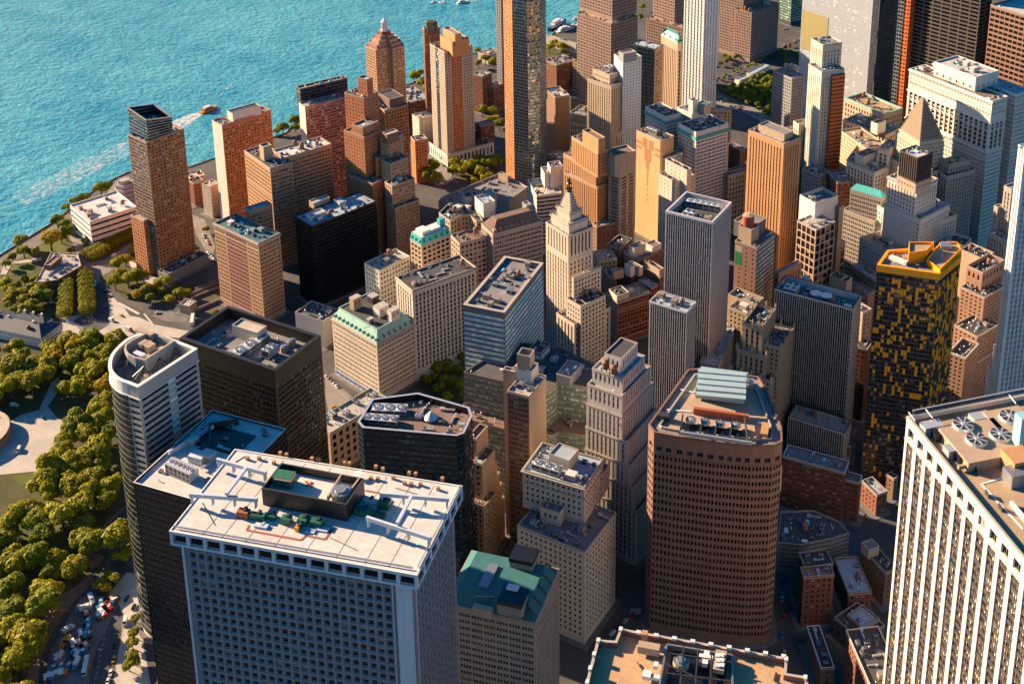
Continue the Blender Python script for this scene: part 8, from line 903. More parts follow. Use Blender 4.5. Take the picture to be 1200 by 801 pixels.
def sp_curved(root, base, info, b):
    P = np.array(b['t'][0]['p'])-base; S_, R_, Bk = P[0], P[1], P[2]
    arc = np.array([P[k] for k in range(2, len(P))]); fine = []
    for k in range(len(arc)-1):
        p0, p1, p2, p3 = arc[max(k-1,0)], arc[k], arc[k+1], arc[min(k+2,len(arc)-1)]
        for u in np.linspace(0, 1, 7)[:-1]:
            fine.append(.5*((2*p1)+(p2-p0)*u+(2*p0-5*p1+4*p2-p3)*u*u+(3*p1-p0-3*p2+p3)*u**3))
    fine.append(arc[-1]); full = np.array([S_, R_]+fine); st = ST['curved']
    sign = np.sum(full[:,0]*np.roll(full[:,1],-1)-np.roll(full[:,0],-1)*full[:,1])
    if sign < 0: full = full[::-1]
    n = len(full); z1 = 165.0
    isflat = lambda A, B: min(np.linalg.norm(A-S_), np.linalg.norm(B-S_)) < .05
    Fw = Facade(st); cur = MB(['metal_light','glass_curve','trim_white'])
    uacc = 0.0
    for k in range(n):
        A, B = full[k], full[(k+1)%n]; L = np.linalg.norm(B-A)
        if isflat(A, B) or L > 20: facade(Fw, A, B, 0, z1, dict(st, cm=1.6 if L > 20 else .6), seen(A+base, B+base, z1)); continue
        nf = 40; fh = 156/nf
        cur.quad((*A,0),(*B,0),(*B,2),(*A,2),2); cur.quad((*A,158),(*B,158),(*B,z1),(*A,z1),2)
        for f in range(nf):
            z = 2+f*fh; m = (A+B)/2*.0
            cur.quad((*A,z),(*B,z),(*B,z+.35),(*A,z+.35),0)
            cur.quad((*A,z+.35),(*B,z+.35),(*B,z+fh),(*A,z+fh),1,[(uacc+.01,f+.01),(uacc+.99,f+.01),(uacc+.99,f+.99),(uacc+.01,f+.99)])
        uacc += 1
    cur.build('curved_curtain_wall', root, kind='stuff'); fin(Fw, root, 'wall')
    rm = MB(['roof_tan']); rm.poly([(x, y, 158.5) for x, y in offset(full, -2.0)]); rm.build('roof', root)
    pm = MB(['wall_pale','trim_white']); I = offset(full, -1.6); 
    for k in range(n): j = (k+1)%n; pm.quad((*I[j],158.4),(*I[k],158.4),(*I[k],165),(*I[j],165),0)
    ring(pm, full, -1.6, .25, 165.0, 165.5, 1); ring(pm, full, .02, .5, 157.6, 158.2, 1); pm.build('parapet', root)
    # pale blue panels set into the window ribbons of the flat side
    t = (R_-S_)/np.linalg.norm(R_-S_); L = np.linalg.norm(R_-S_); nr = np.array((t[1],-t[0])); nr = nr if nr@(CAM[:2]-base-S_) > 0 else -nr
    nf = int(round((165-7-8)/3.75)); fh = (165-7-8)/nf
    for f in range(nf):
        z = 8+(f+.30)*fh; m = MB(['glass_teal']); u0, u1 = L*.47, L*.60; m.quad((*(S_+t*u0-nr*.12),z+.05),(*(S_+t*u1-nr*.12),z+.05),(*(S_+t*u1-nr*.12),z+fh*.48-.05),(*(S_+t*u0-nr*.12),z+fh*.48-.05)); m.build('blue_panel', root)
    for apex, feet in b.get('br', ()):
        m = MB(['metal_bronze']); A = np.array([apex[0]-base[0], apex[1]-base[1], 164.5])
        for q in feet: m.bar(A, (q[0]-base[0], q[1]-base[1], 158.6), .35)
        m.build('brace_frame', root)
SPECIAL['curved'] = sp_curved

def loft_roof(root, P, z0, z1, d0, d1, mat, nm='mansard_roof', top=None, base=(0,0)):
    A, B = offset(P, d0), offset(P, d1); m = MB([mat, top or mat]); m.loft([[(*q, z0) for q in A], [(*q, z1) for q in B]], 0); m.mi[-1] = 1
    return m.build(nm, root)
def dormers(root, P, z, k, n, mat, d=.6, w=1.7, h=2.6, dep=2.4):
    A, B = P[k], P[(k+1)%len(P)]; t = (B-A)/np.linalg.norm(B-A); nr = np.array((t[1],-t[0])); L = np.linalg.norm(B-A)
    m = MB([mat,'glass_dark']); m.box(-w/2,w/2,0,dep,0,h,0); m.box(-w/2-.15,w/2+.15,-.15,dep,h,h+.3,0); m.quad((-w*.32,-.02,.3),(w*.32,-.02,.3),(w*.32,-.02,h-.3),(-w*.32,-.02,h-.3),1); me = m.mesh('dormer')
    for i in range(n):
        q = A+t*L*(i+.5)/n-nr*d; add('dormer', me, root, (q[0], q[1], z), math.atan2(t[1], t[0]))
def sp_onebway(root, base, info, b):
    P = info[0]['P']-base; z = 48.2
    loft_roof(root, P, z, 56, -.2, -4.2, 'copper_pale', top='roof_dark')
    m = MB(['copper_pale']); ring(m, P, -4.4, -3.7, 56, 56.7); m.build('roof_rim', root)
    for k, n in ((len(P)-1, 11), (0, 7)): dormers(root, P, z+.6, k, n, 'copper_pale')
    c, a, bb, la, lb = axes(P)
    for (u, v, sx, sy, h, mt) in ((.35,.55,9,7,7,'wall_white'),(.75,.35,7,5,9,'wall_tan'),(.12,.6,8,5,8,'wall_white'),(.7,.75,6,6,5,'metal_dark'),(.3,.2,4,3,3,'metal_grey')):
        q = c+a*la*u+bb*lb*v; m = MB([mt,'roof_pale','metal_dark']); m.box(-sx/2,sx/2,-sy/2,sy/2,0,h,0); m.box(-sx/2-.2,sx/2+.2,-sy/2-.2,sy/2+.2,h,h+.35,1)
        for s_ in (-1,1): m.box(s_*sx*.22-.5,s_*sx*.22+.5,-sy/2-.03,-sy/2,h*.5,h*.75,2)
        m.build('bulkhead', root, loc=(q[0],q[1],56), rz=math.atan2(bb[1],bb[0]))
    m = MB(['awning_blue']); m.loft([[(-1.3,0,0),(1.3,0,0),(1.3,-1.6,-.2),(-1.3,-1.6,-.2)],[(-1.3,0,1.5),(1.3,0,1.5),(1.3,-.1,1.45),(-1.3,-.1,1.45)]]); me = m.mesh('awning')
    A, B = P[-1], P[0]; t = (B-A)/np.linalg.norm(B-A); nr = np.array((t[1],-t[0])); L = np.linalg.norm(B-A)
    for i in range(10): q = A+t*L*(i+.5)/10+nr*.02; add('awning', me, root, (q[0],q[1],3.4), math.atan2(t[1],t[0]))
    for u in (.02,.5): q = c+a*la*u; m = MB(['metal_light']); m.cyl(q[0],q[1],56,67,.15,.06,6); m.build('flagpole', root)
SPECIAL['onebway'] = sp_onebway
def sp_turq(root, base, info, b):
    P = info[0]['P']-base; loft_roof(root, P, 78, 84, .1, -1.0, 'teal_paint', 'attic', 'roof_white'); dormers(root, P, 79, 0, 5, 'teal_paint', -.1); dormers(root, P, 79, len(P)-1, 3, 'teal_paint', -.1)
    c, a, bb, la, lb = axes(P)
    for (u, v, sx, sy, h, mt) in ((.5,.25,7,9,3,'trim_white'),(.4,.6,8,6,2,'trim_white'),(.5,.88,5,4,6,'teal_paint')):
        q = c+a*la*u+bb*lb*v; m = MB([mt]); m.box(-sx/2,sx/2,-sy/2,sy/2,0,h); m.build('roof_slab', root, loc=(q[0],q[1],84), rz=math.atan2(bb[1],bb[0]))
SPECIAL['turq'] = sp_turq
def sp_cunard(root, base, info, b):
    P = info[0]['P']-base; loft_roof(root, P, 72.2, 80, -.8, -7, 'roof_brownroof', top='roof_brown')
    P2 = info[1]['P']-base
    dormers(root, P, 72.3, 0, 9, 'wall_greystone', .9, 2.2, 2.2, 3)
SPECIAL['cunard'] = sp_cunard
def sp_pyr26(root, base, info, b):
    P = info[1]['P']-base; t0 = 112; 
    for i, (d, z0, z1) in enumerate(((-2.8,111.2,119),(-6.0,119,125.5))):
        Q = offset(P, d); m = MB(['wall_lime','trim_stone']); m.prism([tuple(q) for q in Q], z0, z1); ring(m, Q, -.3, .9, z1-1.4, z1-.5, 1); ring(m, Q, -.5, .01, z1, z1+.7, 0); m.build('setback', root)
        for q in Q: m = MB(['wall_lime']); m.cyl(q[0],q[1],z1,z1+2.4,.8,.3,6); m.build('urn', root)
    Q = offset(P, -8.2); cc = Q.mean(0); n = 7
    for k in range(n):
        f0 = 1-.78*k/n; R = cc+(Q-cc)*f0; m = MB(['wall_creamdark' if k % 2 else 'wall_lime','trim_stone']); m.prism([tuple(q) for q in R], 125.5+k*1.9, 125.5+(k+1)*1.9-.02); ring(m, R, -.2, .75, 125.5+(k+1)*1.9-.6, 125.5+(k+1)*1.9-.1, 1); m.build('pyramid_step', root)
    zt = 125.5+n*1.9; m = MB(['metal_bronze']); m.cyl(*cc, zt, zt+2.2, 2.0, 1.5, 10); m.cyl(*cc, zt+2.2, zt+2.6, 2.5, 2.5, 10); m.build('finial_base', root)
    m = MB(['metal_bronze'])
    for k in range(4): a = k*math.pi/2+.6; m.cyl(cc[0]+1.6*math.cos(a), cc[1]+1.6*math.sin(a), zt+2.6, zt+5.6, .35, .3, 6)
    m.cyl(*cc, zt+2.6, zt+6.5, .7, .7, 8); m.cyl(*cc, zt+6.5, zt+7.3, 2.0, 1.2, 10); m.cyl(*cc, zt+7.3, zt+9.8, .9, 1.1, 10); m.cyl(*cc, zt+9.8, zt+12, 1.1, .1, 10); m.build('finial', root)
SPECIAL['pyramid26'] = sp_pyr26
def sp_pyr14(root, base, info, b):
    P = info[0]['P']-base; m = MB(['wall_tanlight']); Q = offset(P, -.8); m.prism([tuple(q) for q in Q], 125, 130); ring(m, Q, .01, .7, 129, 129.8); m.build('attic', root)
    Q = offset(P, -1.4); cc = Q.mean(0); n = 15
    for k in range(n):
        R = cc+(Q-cc)*(1-.94*k/n); m = MB(['pyr_stone']); m.prism([tuple(q) for q in R], 130+k*2.05, 130+(k+1)*2.05-.01); m.build('pyramid_step', root)
SPECIAL['pyramid14'] = sp_pyr14
def face(P, k):
    A, B = P[k], P[(k+1)%len(P)]; t = (B-A)/np.linalg.norm(B-A); return A, t, np.array((t[1],-t[0])), np.linalg.norm(B-A)
def patch(root, P, k, z1, u0, u1, d0, d1, mat, nm, e=.06):
    A, t, nr, L = face(P, k); m = MB([mat])
    q = [A+t*L*u0+nr*.004, A+t*L*u1+nr*.004, A+t*L*u1+nr*e, A+t*L*u0+nr*e]; m.prism([tuple(x) for x in q], z1-d1, z1-d0, bottom=True); m.build(nm, root)
def sp_totem(root, base, info, b):
    P = info[0]['P']-base; k = len(P)-1
    for u0, u1, d0, d1 in ((.27,.47,4,13),(.53,.73,4,13),(.36,.64,13,25),(.43,.57,25,33),(.475,.525,33,50),(.475,.525,52,54.5),(.475,.525,57,59.5),(.475,.525,62,64.5),(.0,.24,9,11.5),(.0,.24,14,16.5),(.78,1,9,11.5),(.78,1,14,16.5)):
        patch(root, P, k, 102, u0, u1, d0, d1, 'totem_brown', 'totem_panel')
    for d in (18,22): patch(root, P, k, 102, .485, .515, d, d+1.6, 'trim_stone', 'totem_square', .1)
SPECIAL['totem'] = sp_totem
SPECIAL['greenpatch'] = lambda root, base, info, b: [patch(root, info[0]['P']-base, 3, 95, .03, .34, 8.5, 19, 'green_paint', 'green_patch', .05), patch(root, info[0]['P']-base, 3, 95, .03, .34, 3, 8, 'trim_stone', 'pale_patch', .05)]
def sp_greenband(root, base, info, b):
    for i in (0, 1):
        P = info[i]['P']-base; m = MB(['copper_green']); ring(m, P, .002, 1.1, 100.2, 102.8); ring(m, P, .002, 1.5, 102.8, 103.3); m.build('green_cornice', root)
        m = MB(['trim_white'])
        for k in (0, len(P)-1):
            A, t, nr, L = face(P, k); n = int(L/4.3)
            for j in range(n+1): q = A+t*(L*j/n); m.cyl(q[0]+nr[0]*.1, q[1]+nr[1]*.1, 103.4, 107.6, .42, .42, 6)
        m.build('attic_pilasters', root, kind='stuff')
SPECIAL['greenband'] = sp_greenband
SPECIAL['turqroof'] = lambda root, base, info, b: loft_roof(root, info[0]['P']-base, 95.1, 99.5, .2, -3.5, 'teal_paint', 'hipped_roof')
def sp_deco(root, base, info, b):
    P = info[1]['P']-base; c, a, bb, la, lb = axes(P); m = MB(['orange_net','metal_dark'])
    w = lb*.56; m.box(0, w, -2.2, 0, 0, 2.9, 0); m.box(-.2, w+.2, -2.6, 0, 2.9, 3.3, 1); me = m.mesh('scaffold_lift'); s0 = c+bb*lb*.42
    for k in range(34): add('scaffold_lift', me, root, (s0[0]-a[0]*.05, s0[1]-a[1]*.05, 44+k*3.6), math.atan2(bb[1], bb[0]))
SPECIAL['deco'] = sp_deco
def sp_yellow(root, base, info, b):
    P = info[0]['P']-base; rr = random.Random(3); shared = {}; pick = []; rest = MB(['yellow_panel'])
    for hole in info[0]['holes']:
        up = max(0, (hole[0][2]-10)/145)
        if hole[0][2] < 152 and rr.random() < .05+.30*up**1.3+(.16 if hole[2][0] > .5 else 0): pick.append((hole, rr.choice((.55,.8,1.25,1.25))))
    rr.shuffle(pick)
    for i, ((q, t, nr, w, h), s) in enumerate(pick):
        key = (round(w,1), s)
        if key not in shared:
            m = MB(['yellow_panel']); m.box(-key[0]*.5, key[0]*.5, -.12, .1, -s*1.6, s*1.6, 0, True); shared[key] = (m, m.mesh('panel'))
        if i < 300: add('panel', shared[key][1], root, (q[0], q[1], q[2]), math.atan2(t[1], t[0])); continue
        m = shared[key][0]; i0 = len(rest.v); rest.v += [(q[0]+x*t[0]-y*t[1], q[1]+x*t[1]+y*t[0], q[2]+z) for x, y, z in m.v]; rest.f += [tuple(i0+j for j in f) for f in m.f]; rest.mi += m.mi; rest.uv += m.uv
    rest.build('panel_cladding', root, kind='stuff')
    m = MB(['yellow_panel']); ring(m, P, -1.4, .3, 155, 159.6); m.build('roof_rim', root)
    cx, cy = P.mean(0)
    for pts, z0, z1 in b['yb']:
        Q = ccw(pts)-base; m = MB(['yellow_panel','roof_sand']); m.prism([tuple(q) for q in Q], z0, z1-1.2, 0, mt=1); ring(m, Q, -.5, .01, z1-1.2, z1, 0); m.build('roof_box', root)
    m = MB(['trim_white']); m.box(-6,6,-1.6,1.6,0,2.4); m.build('cooling_unit', root, loc=(cx*.4+P[0][0]*.6, cy*.4+P[0][1]*.6, 158.2), rz=-.25)
    m = MB(['metal_grey']); m.box(-3.5,3.5,-3,3,0,5); m.build('lift_house', root, loc=(cx*.5+P[3][0]*.5, cy*.5+P[3][1]*.5, 158), rz=.4)
SPECIAL['yellow'] = sp_yellow
def sp_lantern(root, base, info, b):
    P = info[0]['P']-base; cc = P.mean(0)
    for k, (f, z0, z1, mt) in enumerate(((.86,99,104,'wall_pinkbrick'),(.66,104,108,'wall_clubtan'),(.46,108,112,'wall_pinkbrick'),(.3,112,116,'wall_redbrick'))):
        Q = cc+(P-cc)*f; m = MB([mt,'trim_stone']); m.prism([tuple(q) for q in Q], z0, z1, 0); ring(m, Q, -.3, .2, z1, z1+.5, 1); m.build('crown_step', root)
    m = MB(['trim_white','glass_light']); m.cyl(*cc,116,118,4,4,10); m.build('lantern_base', root)
    m = MB(['trim_white'])
    for k in range(8): a = k*math.pi/4; m.cyl(cc[0]+3*math.cos(a),cc[1]+3*math.sin(a),118,125,.5,.5,6)
    m.cyl(*cc,118,125,2.2,2.2,10); m.cyl(*cc,125,126,3.8,3.8,10); m.cyl(*cc,126,130,3.4,.4,10); m.cyl(*cc,130,133,.25,.05,6); m.build('lantern', root)
SPECIAL['lantern'] = sp_lantern
def sp_greenhip(root, base, info, b):
    P = info[0]['P']-base; loft_roof(root, P, 118.2, 128, .6, -4.6, 'copper_green', 'hipped_roof'); dormers(root, P, 118.4, 3, 3, 'copper_green', .2, 2.2, 3); dormers(root, P, 118.4, 0, 4, 'copper_green', .2, 2.2, 3)
SPECIAL['greenhip'] = sp_greenhip
def sp_gothic(root, base, info, b):
    mb = MB(['wall_tan']); mb.box(-.6,.6,-.6,.6,0,3.4); mb.cyl(0,0,3.4,6.2,.75,.05,6); me = mb.mesh('pinnacle')
    for i in info:
        P = i['P']-base; n = len(P)
        for k in range(n):
            A, t, nr, L = face(P, k); m = max(2, int(L/7))
            for j in range(m): q = A+t*(L*j/m); add('pinnacle', me, root, (q[0]+nr[0]*.15, q[1]+nr[1]*.15, i['z1']-1.5), math.atan2(t[1],t[0]))
SPECIAL['gothic'] = sp_gothic
def sp_hexpyr(root, base, info, b):
    for k in range(6):
        r = 21-3.1*k; m = MB(['wall_pale','roof_white']); Q = [(r*math.cos(a), r*math.sin(a)) for a in np.linspace(.2, 2*math.pi+.2, 7)[:-1]]
        z0 = 0 if k == 0 else 8+3.4*(k-1); m.prism(Q, z0, 8+3.4*k, 0, mt=0); ring(m, np.array(Q), -.3, .35, 8+3.4*k-.01+.02, 8+3.4*k+.35, 0); m.build('pyramid_tier', root)
SPECIAL['hexpyr'] = sp_hexpyr
def sp_pier(root, base, info, b):
    for i, (z, h, d) in enumerate(((9,4.5,-5.5),(12,4.5,-5))):
        P = info[i]['P']-base; c, a, bb, la, lb = axes(P); ax = a if la > lb else bb; L = max(la, lb); w = min(la, lb); m = MB(['slate','trim_white']); cc = P.mean(0); s = np.array((-ax[1], ax[0]))
        E_ = [cc+ax*L/2*u+s*w/2*v for u, v in ((-1.02,-1.06),(1.02,-1.06),(1.02,1.06),(-1.02,1.06))]; R0, R1 = cc-ax*(L/2-w/2), cc+ax*(L/2-w/2)
        e = [(*q, z) for q in E_]; r0, r1 = (*R0, z+h), (*R1, z+h)
        m.poly([e[0],e[1],r1,r0]); m.poly([e[2],e[3],r0,r1]); m.poly([e[1],e[2],r1]); m.poly([e[3],e[0],r0]); m.build('hipped_roof', root)
        for k in range(3): q = cc+ax*(L*(-.3+.3*k)); m = MB(['trim_white']); m.box(-.7,.7,-.7,.7,0,h+1.2); m.build('chimney', root, loc=(q[0],q[1],z))
SPECIAL['pier'] = sp_pier
def sp_brass(root, base, info, b):
    patch(root, info[0]['P']-base, 3, 290, .015, .40, 152, 196, 'brass', 'brass_band', .25)
SPECIAL['brass'] = sp_brass
def sp_mansard(root, base, info, b):
    P = info[0]['P']-base; loft_roof(root, P, 78.2, 83.5, -.5, -5.5, 'roof_copper', 'mansard_roof')
    A, t, nr, L = face(P, 0)
    for k in range(5):
        m = MB(['metal_bronze']); q = A+t*L*(k+.5)/5; m.bar((q[0]-nr[0]*.5, q[1]-nr[1]*.5, 78.3), (q[0]-nr[0]*5.4, q[1]-nr[1]*5.4, 83.6), .45); m.build('roof_rib', root)
SPECIAL['mansard'] = sp_mansard
def sp_trinity(root, base, info, b):
    P = info[1]['P']-base; m = MB(['copper_pale']); ring(m, P, -1.5, .2, 84.2, 85.6); m.build('copper_ridge', root)
SPECIAL['trinity'] = sp_trinity

def sp_ritz(root, base, info, b):
    C = [np.array((x-base[0], y-base[1])) for x, y, _ in b['cr']]; Z = [z for _, _, z in b['cr']]; z0 = 124.2
    m = MB(['glass_navy','metal_light','roof_greydark']); cc = sum(C)/4
    for k in range(4):
        j = (k+1)%4; n = 7; A, B = C[k], C[j]; L = np.linalg.norm(B-A); nb = max(2, int(L/2.4))
        for f in range(n):
            a0, a1 = z0+(Z[k]-z0)*f/n, z0+(Z[k]-z0)*(f+1)/n; b0, b1 = z0+(Z[j]-z0)*f/n, z0+(Z[j]-z0)*(f+1)/n
            m.quad((*A,a0),(*B,b0),(*B,b0+.3),(*A,a0+.3),1); m.quad((*A,a0+.3),(*B,b0+.3),(*B,b1),(*A,a1),0,[(.01,f+.01),(nb-.01,f+.01),(nb-.01,f+.99),(.01,f+.99)])
    m.poly([(*(cc+(c-cc)*.95), min(Z)-2.5) for c in C], 2); m.build('glass_crown', root)
    r = MB(['trim_stone'])
    for k in range(4): j = (k+1)%4; r.bar((*C[k],Z[k]),(*C[j],Z[j]),.9)
    r.build('crown_rim', root)
    for u, v, h in ((.3,.4,4),(.6,.5,3),(.5,.25,2.5)): q = C[0]+(C[1]-C[0])*u+(C[3]-C[0])*v; place('air_conditioner', 'air_conditioner', root, np.zeros(2), q, min(Z)-2.5, (4,4,h), .3)
SPECIAL['ritz'] = sp_ritz
def sp_brown(root, base, info, b):
    P = info[0]['P']-base; m = MB(['roof_grey','trim_stone']); ring(m, P, -5.2, -1.0, 128.7, 128.95, 0); ring(m, P, -5.9, -5.2, 128.9, 130.2, 1); m.build('roof_walkway', root)
SPECIAL['brown'] = sp_brown

# ------------------------------------------------------------------ ground, water, streets
def groundmat(name, c, c2, sc=.12, rough=.92, fine=.5):
    t = NT(name); o = t.coord(); n1 = t.noise(o, sc, 5.0, .65); n2 = t.noise(o, 1.3, 4.0, .65)
    col = t.mix(t.ramp(n1, [(.35, 0.0), (.65, 1.0)]), c, c2)
    col = t.mix(1.0, col, t.math('ADD', t.math('MULTIPLY', n2, fine), 1-fine/2), 'MULTIPLY'); t.base(col); t.set(Roughness=rough); t.bump(n2, .3, .05); MATS[name] = t.m
groundmat('ground', (.060,.058,.058), (.105,.098,.092), .03)
groundmat('asphalt', (.055,.055,.058), (.085,.082,.080), .08); groundmat('asphalt_pale', (.20,.175,.15), (.28,.25,.21), .05); groundmat('paving', (.13,.12,.115), (.20,.185,.17), .1)
groundmat('paving_pale', (.40,.36,.31), (.52,.47,.40), .06); groundmat('pavers', (.20,.115,.085), (.27,.17,.13), .15); groundmat('park', (.045,.06,.012), (.10,.085,.028), .07, 1, .7); groundmat('lawn', (.075,.105,.012), (.12,.125,.018), .08, 1)
groundmat('paint', (.6,.58,.52), (.45,.43,.40), .5); groundmat('paint_yellow', (.6,.36,.03), (.45,.28,.04), .5); groundmat('stone_wall', (.22,.19,.16), (.32,.28,.24), .2)
def watermat():
    t = NT('harbour_water'); o = t.coord()
    a = t.noise(o, .115, 3.0, .55, (.8, 1.0, 1.0)); b = t.noise(o, .34, 3.0, .55, (.8, 1.0, 1.0)); c = t.noise(o, .02, 3.0, .6); d = t.noise(o, .0055, 2.0, .5)
    h = t.math('ADD', t.math('MULTIPLY', a, 1.0), t.math('MULTIPLY', b, .45))
    bp = t.n('ShaderNodeBump'); bp.inputs['Strength'].default_value = .9; bp.inputs['Distance'].default_value = 3.2; t.l(h, bp.inputs['Height']); t.l(bp.outputs[0], t.b.inputs['Normal'])
    f = t.ramp(t.math('ADD', t.math('MULTIPLY', c, .55), t.math('MULTIPLY', d, .45)), [(.36, 0.0), (.66, 1.0)])
    t.base(t.mix(f, (.02,.25,.38), (.11,.41,.50))); t.set(Roughness=.12, IOR=1.33, Specular_IOR_Level=.5); MATS['harbour_water'] = t.m
watermat()
def foammat(name, a, b, top):
    t = NT(name); o = t.coord(); n = t.noise(o, .3, 5.0, .7, (1, .6, 1)); f = t.ramp(n, [(a, 0.0), (b, top)])
    tr = t.n('ShaderNodeBsdfTransparent'); mx = t.n('ShaderNodeMixShader'); t.l(f, mx.inputs[0]); t.l(tr.outputs[0], mx.inputs[1]); t.l(t.b.outputs[0], mx.inputs[2]); t.l(mx.outputs[0], t.out.inputs[0])
    t.base((.80,.80,.76)); t.set(Roughness=.7); MATS[name] = t.m
foammat('wake_foam', .47, .72, .8); foammat('wake_solid', .36, .60, .9)
def sheet(name, mat, pts, z, kind='structure'):
    mb = MB([mat]); P = ccw(pts); mb.poly([(x, y, z) for x, y in P]); return mb.build(name, kind=kind)
def flat_sheet(name, mat, pts, z):
    """a concave outline: triangulated through bmesh"""
    from mathutils.geometry import tessellate_polygon
    Q = [(float(x), float(y), float(z)) for x, y in ccw(pts)]; T = tessellate_polygon([[Vector(q) for q in Q]]); F = []
    for t in T:
        a, b, c = (Q[k] for k in t); s = (b[0]-a[0])*(c[1]-a[1])-(b[1]-a[1])*(c[0]-a[0])
        if abs(s) > 1e-4: F.append(tuple(t) if s > 0 else tuple(t)[::-1])
    return add(name, mesh_from(name, Q, F, [mat]), kind='structure')
land = [(-501,-6000)]+[(-520,-900),(-500,-400)]+[tuple(q) for q in SHORE]+[(-520,1500),(-700,3000),(-900,7000),(9000,7000),(9000,-6000)]
flat_sheet('ground', 'ground', land, 0.0)
mb = MB(['harbour_water']); N_ = 24; xs = np.linspace(-26000, 9000, N_); ys = np.linspace(-12000, 26000, N_)
mb.v = [(x, y, -1.5) for y in ys for x in xs]; mb.f = [(j*N_+i, j*N_+i+1, (j+1)*N_+i+1, (j+1)*N_+i) for j in range(N_-1) for i in range(N_-1)]; mb.mi = [0]*len(mb.f); mb.uv = [(.5,.5)]*(4*len(mb.f)); mb.build('water', kind='structure')
mb = MB(['stone_wall']); L_ = [(-520,-900),(-500,-400)]+[tuple(q) for q in SHORE]+[(-520,1500)]
for p_, q_ in zip(L_[:-1], L_[1:]):
    d_ = np.array(q_, float)-np.array(p_, float); d_ /= np.linalg.norm(d_); n_ = np.array((-d_[1], d_[0]))*.35
    mb.prism([(p_[0]-n_[0],p_[1]-n_[1]),(q_[0]-n_[0],q_[1]-n_[1]),(q_[0]+n_[0],q_[1]+n_[1]),(p_[0]+n_[0],p_[1]+n_[1])], -4, .9)
mb.build('seawall', kind='structure')
for i_, (n_, m_, pts, z_) in enumerate(SURFACES): flat_sheet(n_, m_, pts, .02+min(i_,46)*.004+(0 if i_ < 47 else .004) if z_ < .25 else z_)
for i_, w_ in enumerate(WAKES): flat_sheet('wake', 'wake_solid' if i_ == 0 else 'wake_foam', w_, -1.46)
for a_, b_ in RAMPS:
    d_ = np.array(b_)-np.array(a_); d_ /= np.linalg.norm(d_); n_ = np.array((-d_[1], d_[0]))*.4; mb = MB(['stone_wall'])
    mb.prism([(a_[0]-n_[0],a_[1]-n_[1]),(b_[0]-n_[0],b_[1]-n_[1]),(b_[0]+n_[0],b_[1]+n_[1]),(a_[0]+n_[0],a_[1]+n_[1])], 0, 2.2); mb.build('ramp_wall', kind='structure')
# a raised pavement round every block
mb = MB(['paving'])
for i_, b_ in enumerate(BUILDINGS):
    for j_, t_ in enumerate(b_['t']):
        if t_['z0'] > 1: continue
        mb.prism([tuple(q) for q in offset(ccw(t_['p']), 3.2)], 0, .24+.004*(i_*7 % 41)+.0007*j_)
mb.build('pavement', kind='structure')
# kerb lanes: worn white lines on the two big roads are left to the sheets above
# ------------------------------------------------------------------ trees
def leafmat(name, c, c2):
    t = NT(name); g = t.n('ShaderNodeNewGeometry'); oi = t.n('ShaderNodeObjectInfo')
    f = t.math('ADD', t.math('MULTIPLY', g.outputs['Random Per Island'], .65), t.math('MULTIPLY', oi.outputs['Random'], .35))
    col = t.mix(f, c, c2); tl = t.n('ShaderNodeBsdfTranslucent'); t.l(col, tl.inputs[0]); t.base(col); t.set(Roughness=.65, Specular_IOR_Level=.25)
    mx = t.n('ShaderNodeMixShader'); mx.inputs[0].default_value = .38; t.l(t.b.outputs[0], mx.inputs[1]); t.l(tl.outputs[0], mx.inputs[2]); t.l(mx.outputs[0], t.out.inputs[0]); MATS[name] = t.m
leafmat('leaf_dark', (.11,.15,.008), (.32,.33,.012)); leafmat('leaf_yellowgreen', (.22,.235,.007), (.46,.41,.012)); leafmat('leaf_olive', (.22,.21,.012), (.40,.36,.02)); leafmat('leaf_gold', (.38,.27,.008), (.54,.38,.012)); leafmat('leaf_clipped', (.19,.20,.007), (.38,.35,.010))
wallmat('bark', (.10,.075,.055), .2)
def crown_mesh(leaf, seed, tall=.85, clipped=False, n=1250):
    r = np.random.RandomState(seed); lobes = []
    if clipped: lobes = [(np.array((x*.35, y*.35, z*.3)), .62) for x in (-1,1) for y in (-1,1) for z in (-1,1)]
    else:
        for k in range(r.randint(9, 14)):
            d = r.normal(size=3); d /= np.linalg.norm(d); d[2] = abs(d[2])*.9-.22; lobes.append((d*np.array((.64,.64,.60*tall))*r.uniform(.75,1.1), r.uniform(.26,.40)))
        lobes.append((np.array((0,0,.05)), .55))
    V, Fc = [], []
    while len(Fc) < n:
        c, R = lobes[r.randint(len(lobes))]; d = r.normal(size=3); d /= np.linalg.norm(d)
        if d[2] < -.55: continue
        p = c+d*R*r.uniform(.80,1.16)
        if any(np.linalg.norm(p-c2) < R2*.78 for c2, R2 in lobes if c2 is not c): continue
        nn = d+r.normal(size=3)*.24; nn /= np.linalg.norm(nn); u = np.cross(nn, r.normal(size=3)); u /= np.linalg.norm(u); v = np.cross(nn, u); s = r.uniform(.042,.105)*(.8 if clipped else 1)
        i = len(V); V += [p-u*s-v*s*.6, p+u*s*.7-v*s*.8, p+u*s+v*s*.7, p-u*s*.6+v*s]; Fc.append((i,i+1,i+2,i+3))
    return mesh_from('crown', V, Fc, [leaf])
def trunk_mesh(seed):
    r = random.Random(seed); mb = MB(['bark']); mb.cyl(0,0,-1.15,-.15,.085,.055,7)
    for k in range(5):
        a = k*1.257+r.uniform(-.3,.3); mb.bar((0,0,-.35+.05*k), (.5*math.cos(a),.5*math.sin(a),r.uniform(.0,.35)), .05); 
    return mb.mesh('trunk')
LEAF = ['leaf_dark','leaf_yellowgreen','leaf_olive','leaf_gold','leaf_clipped']
CROWN = {k: [crown_mesh(LEAF[k], 10*k+j, .8+.15*(j%3), k == 4, 1200) for j in range(5 if k < 2 else 3)] for k in range(5)}
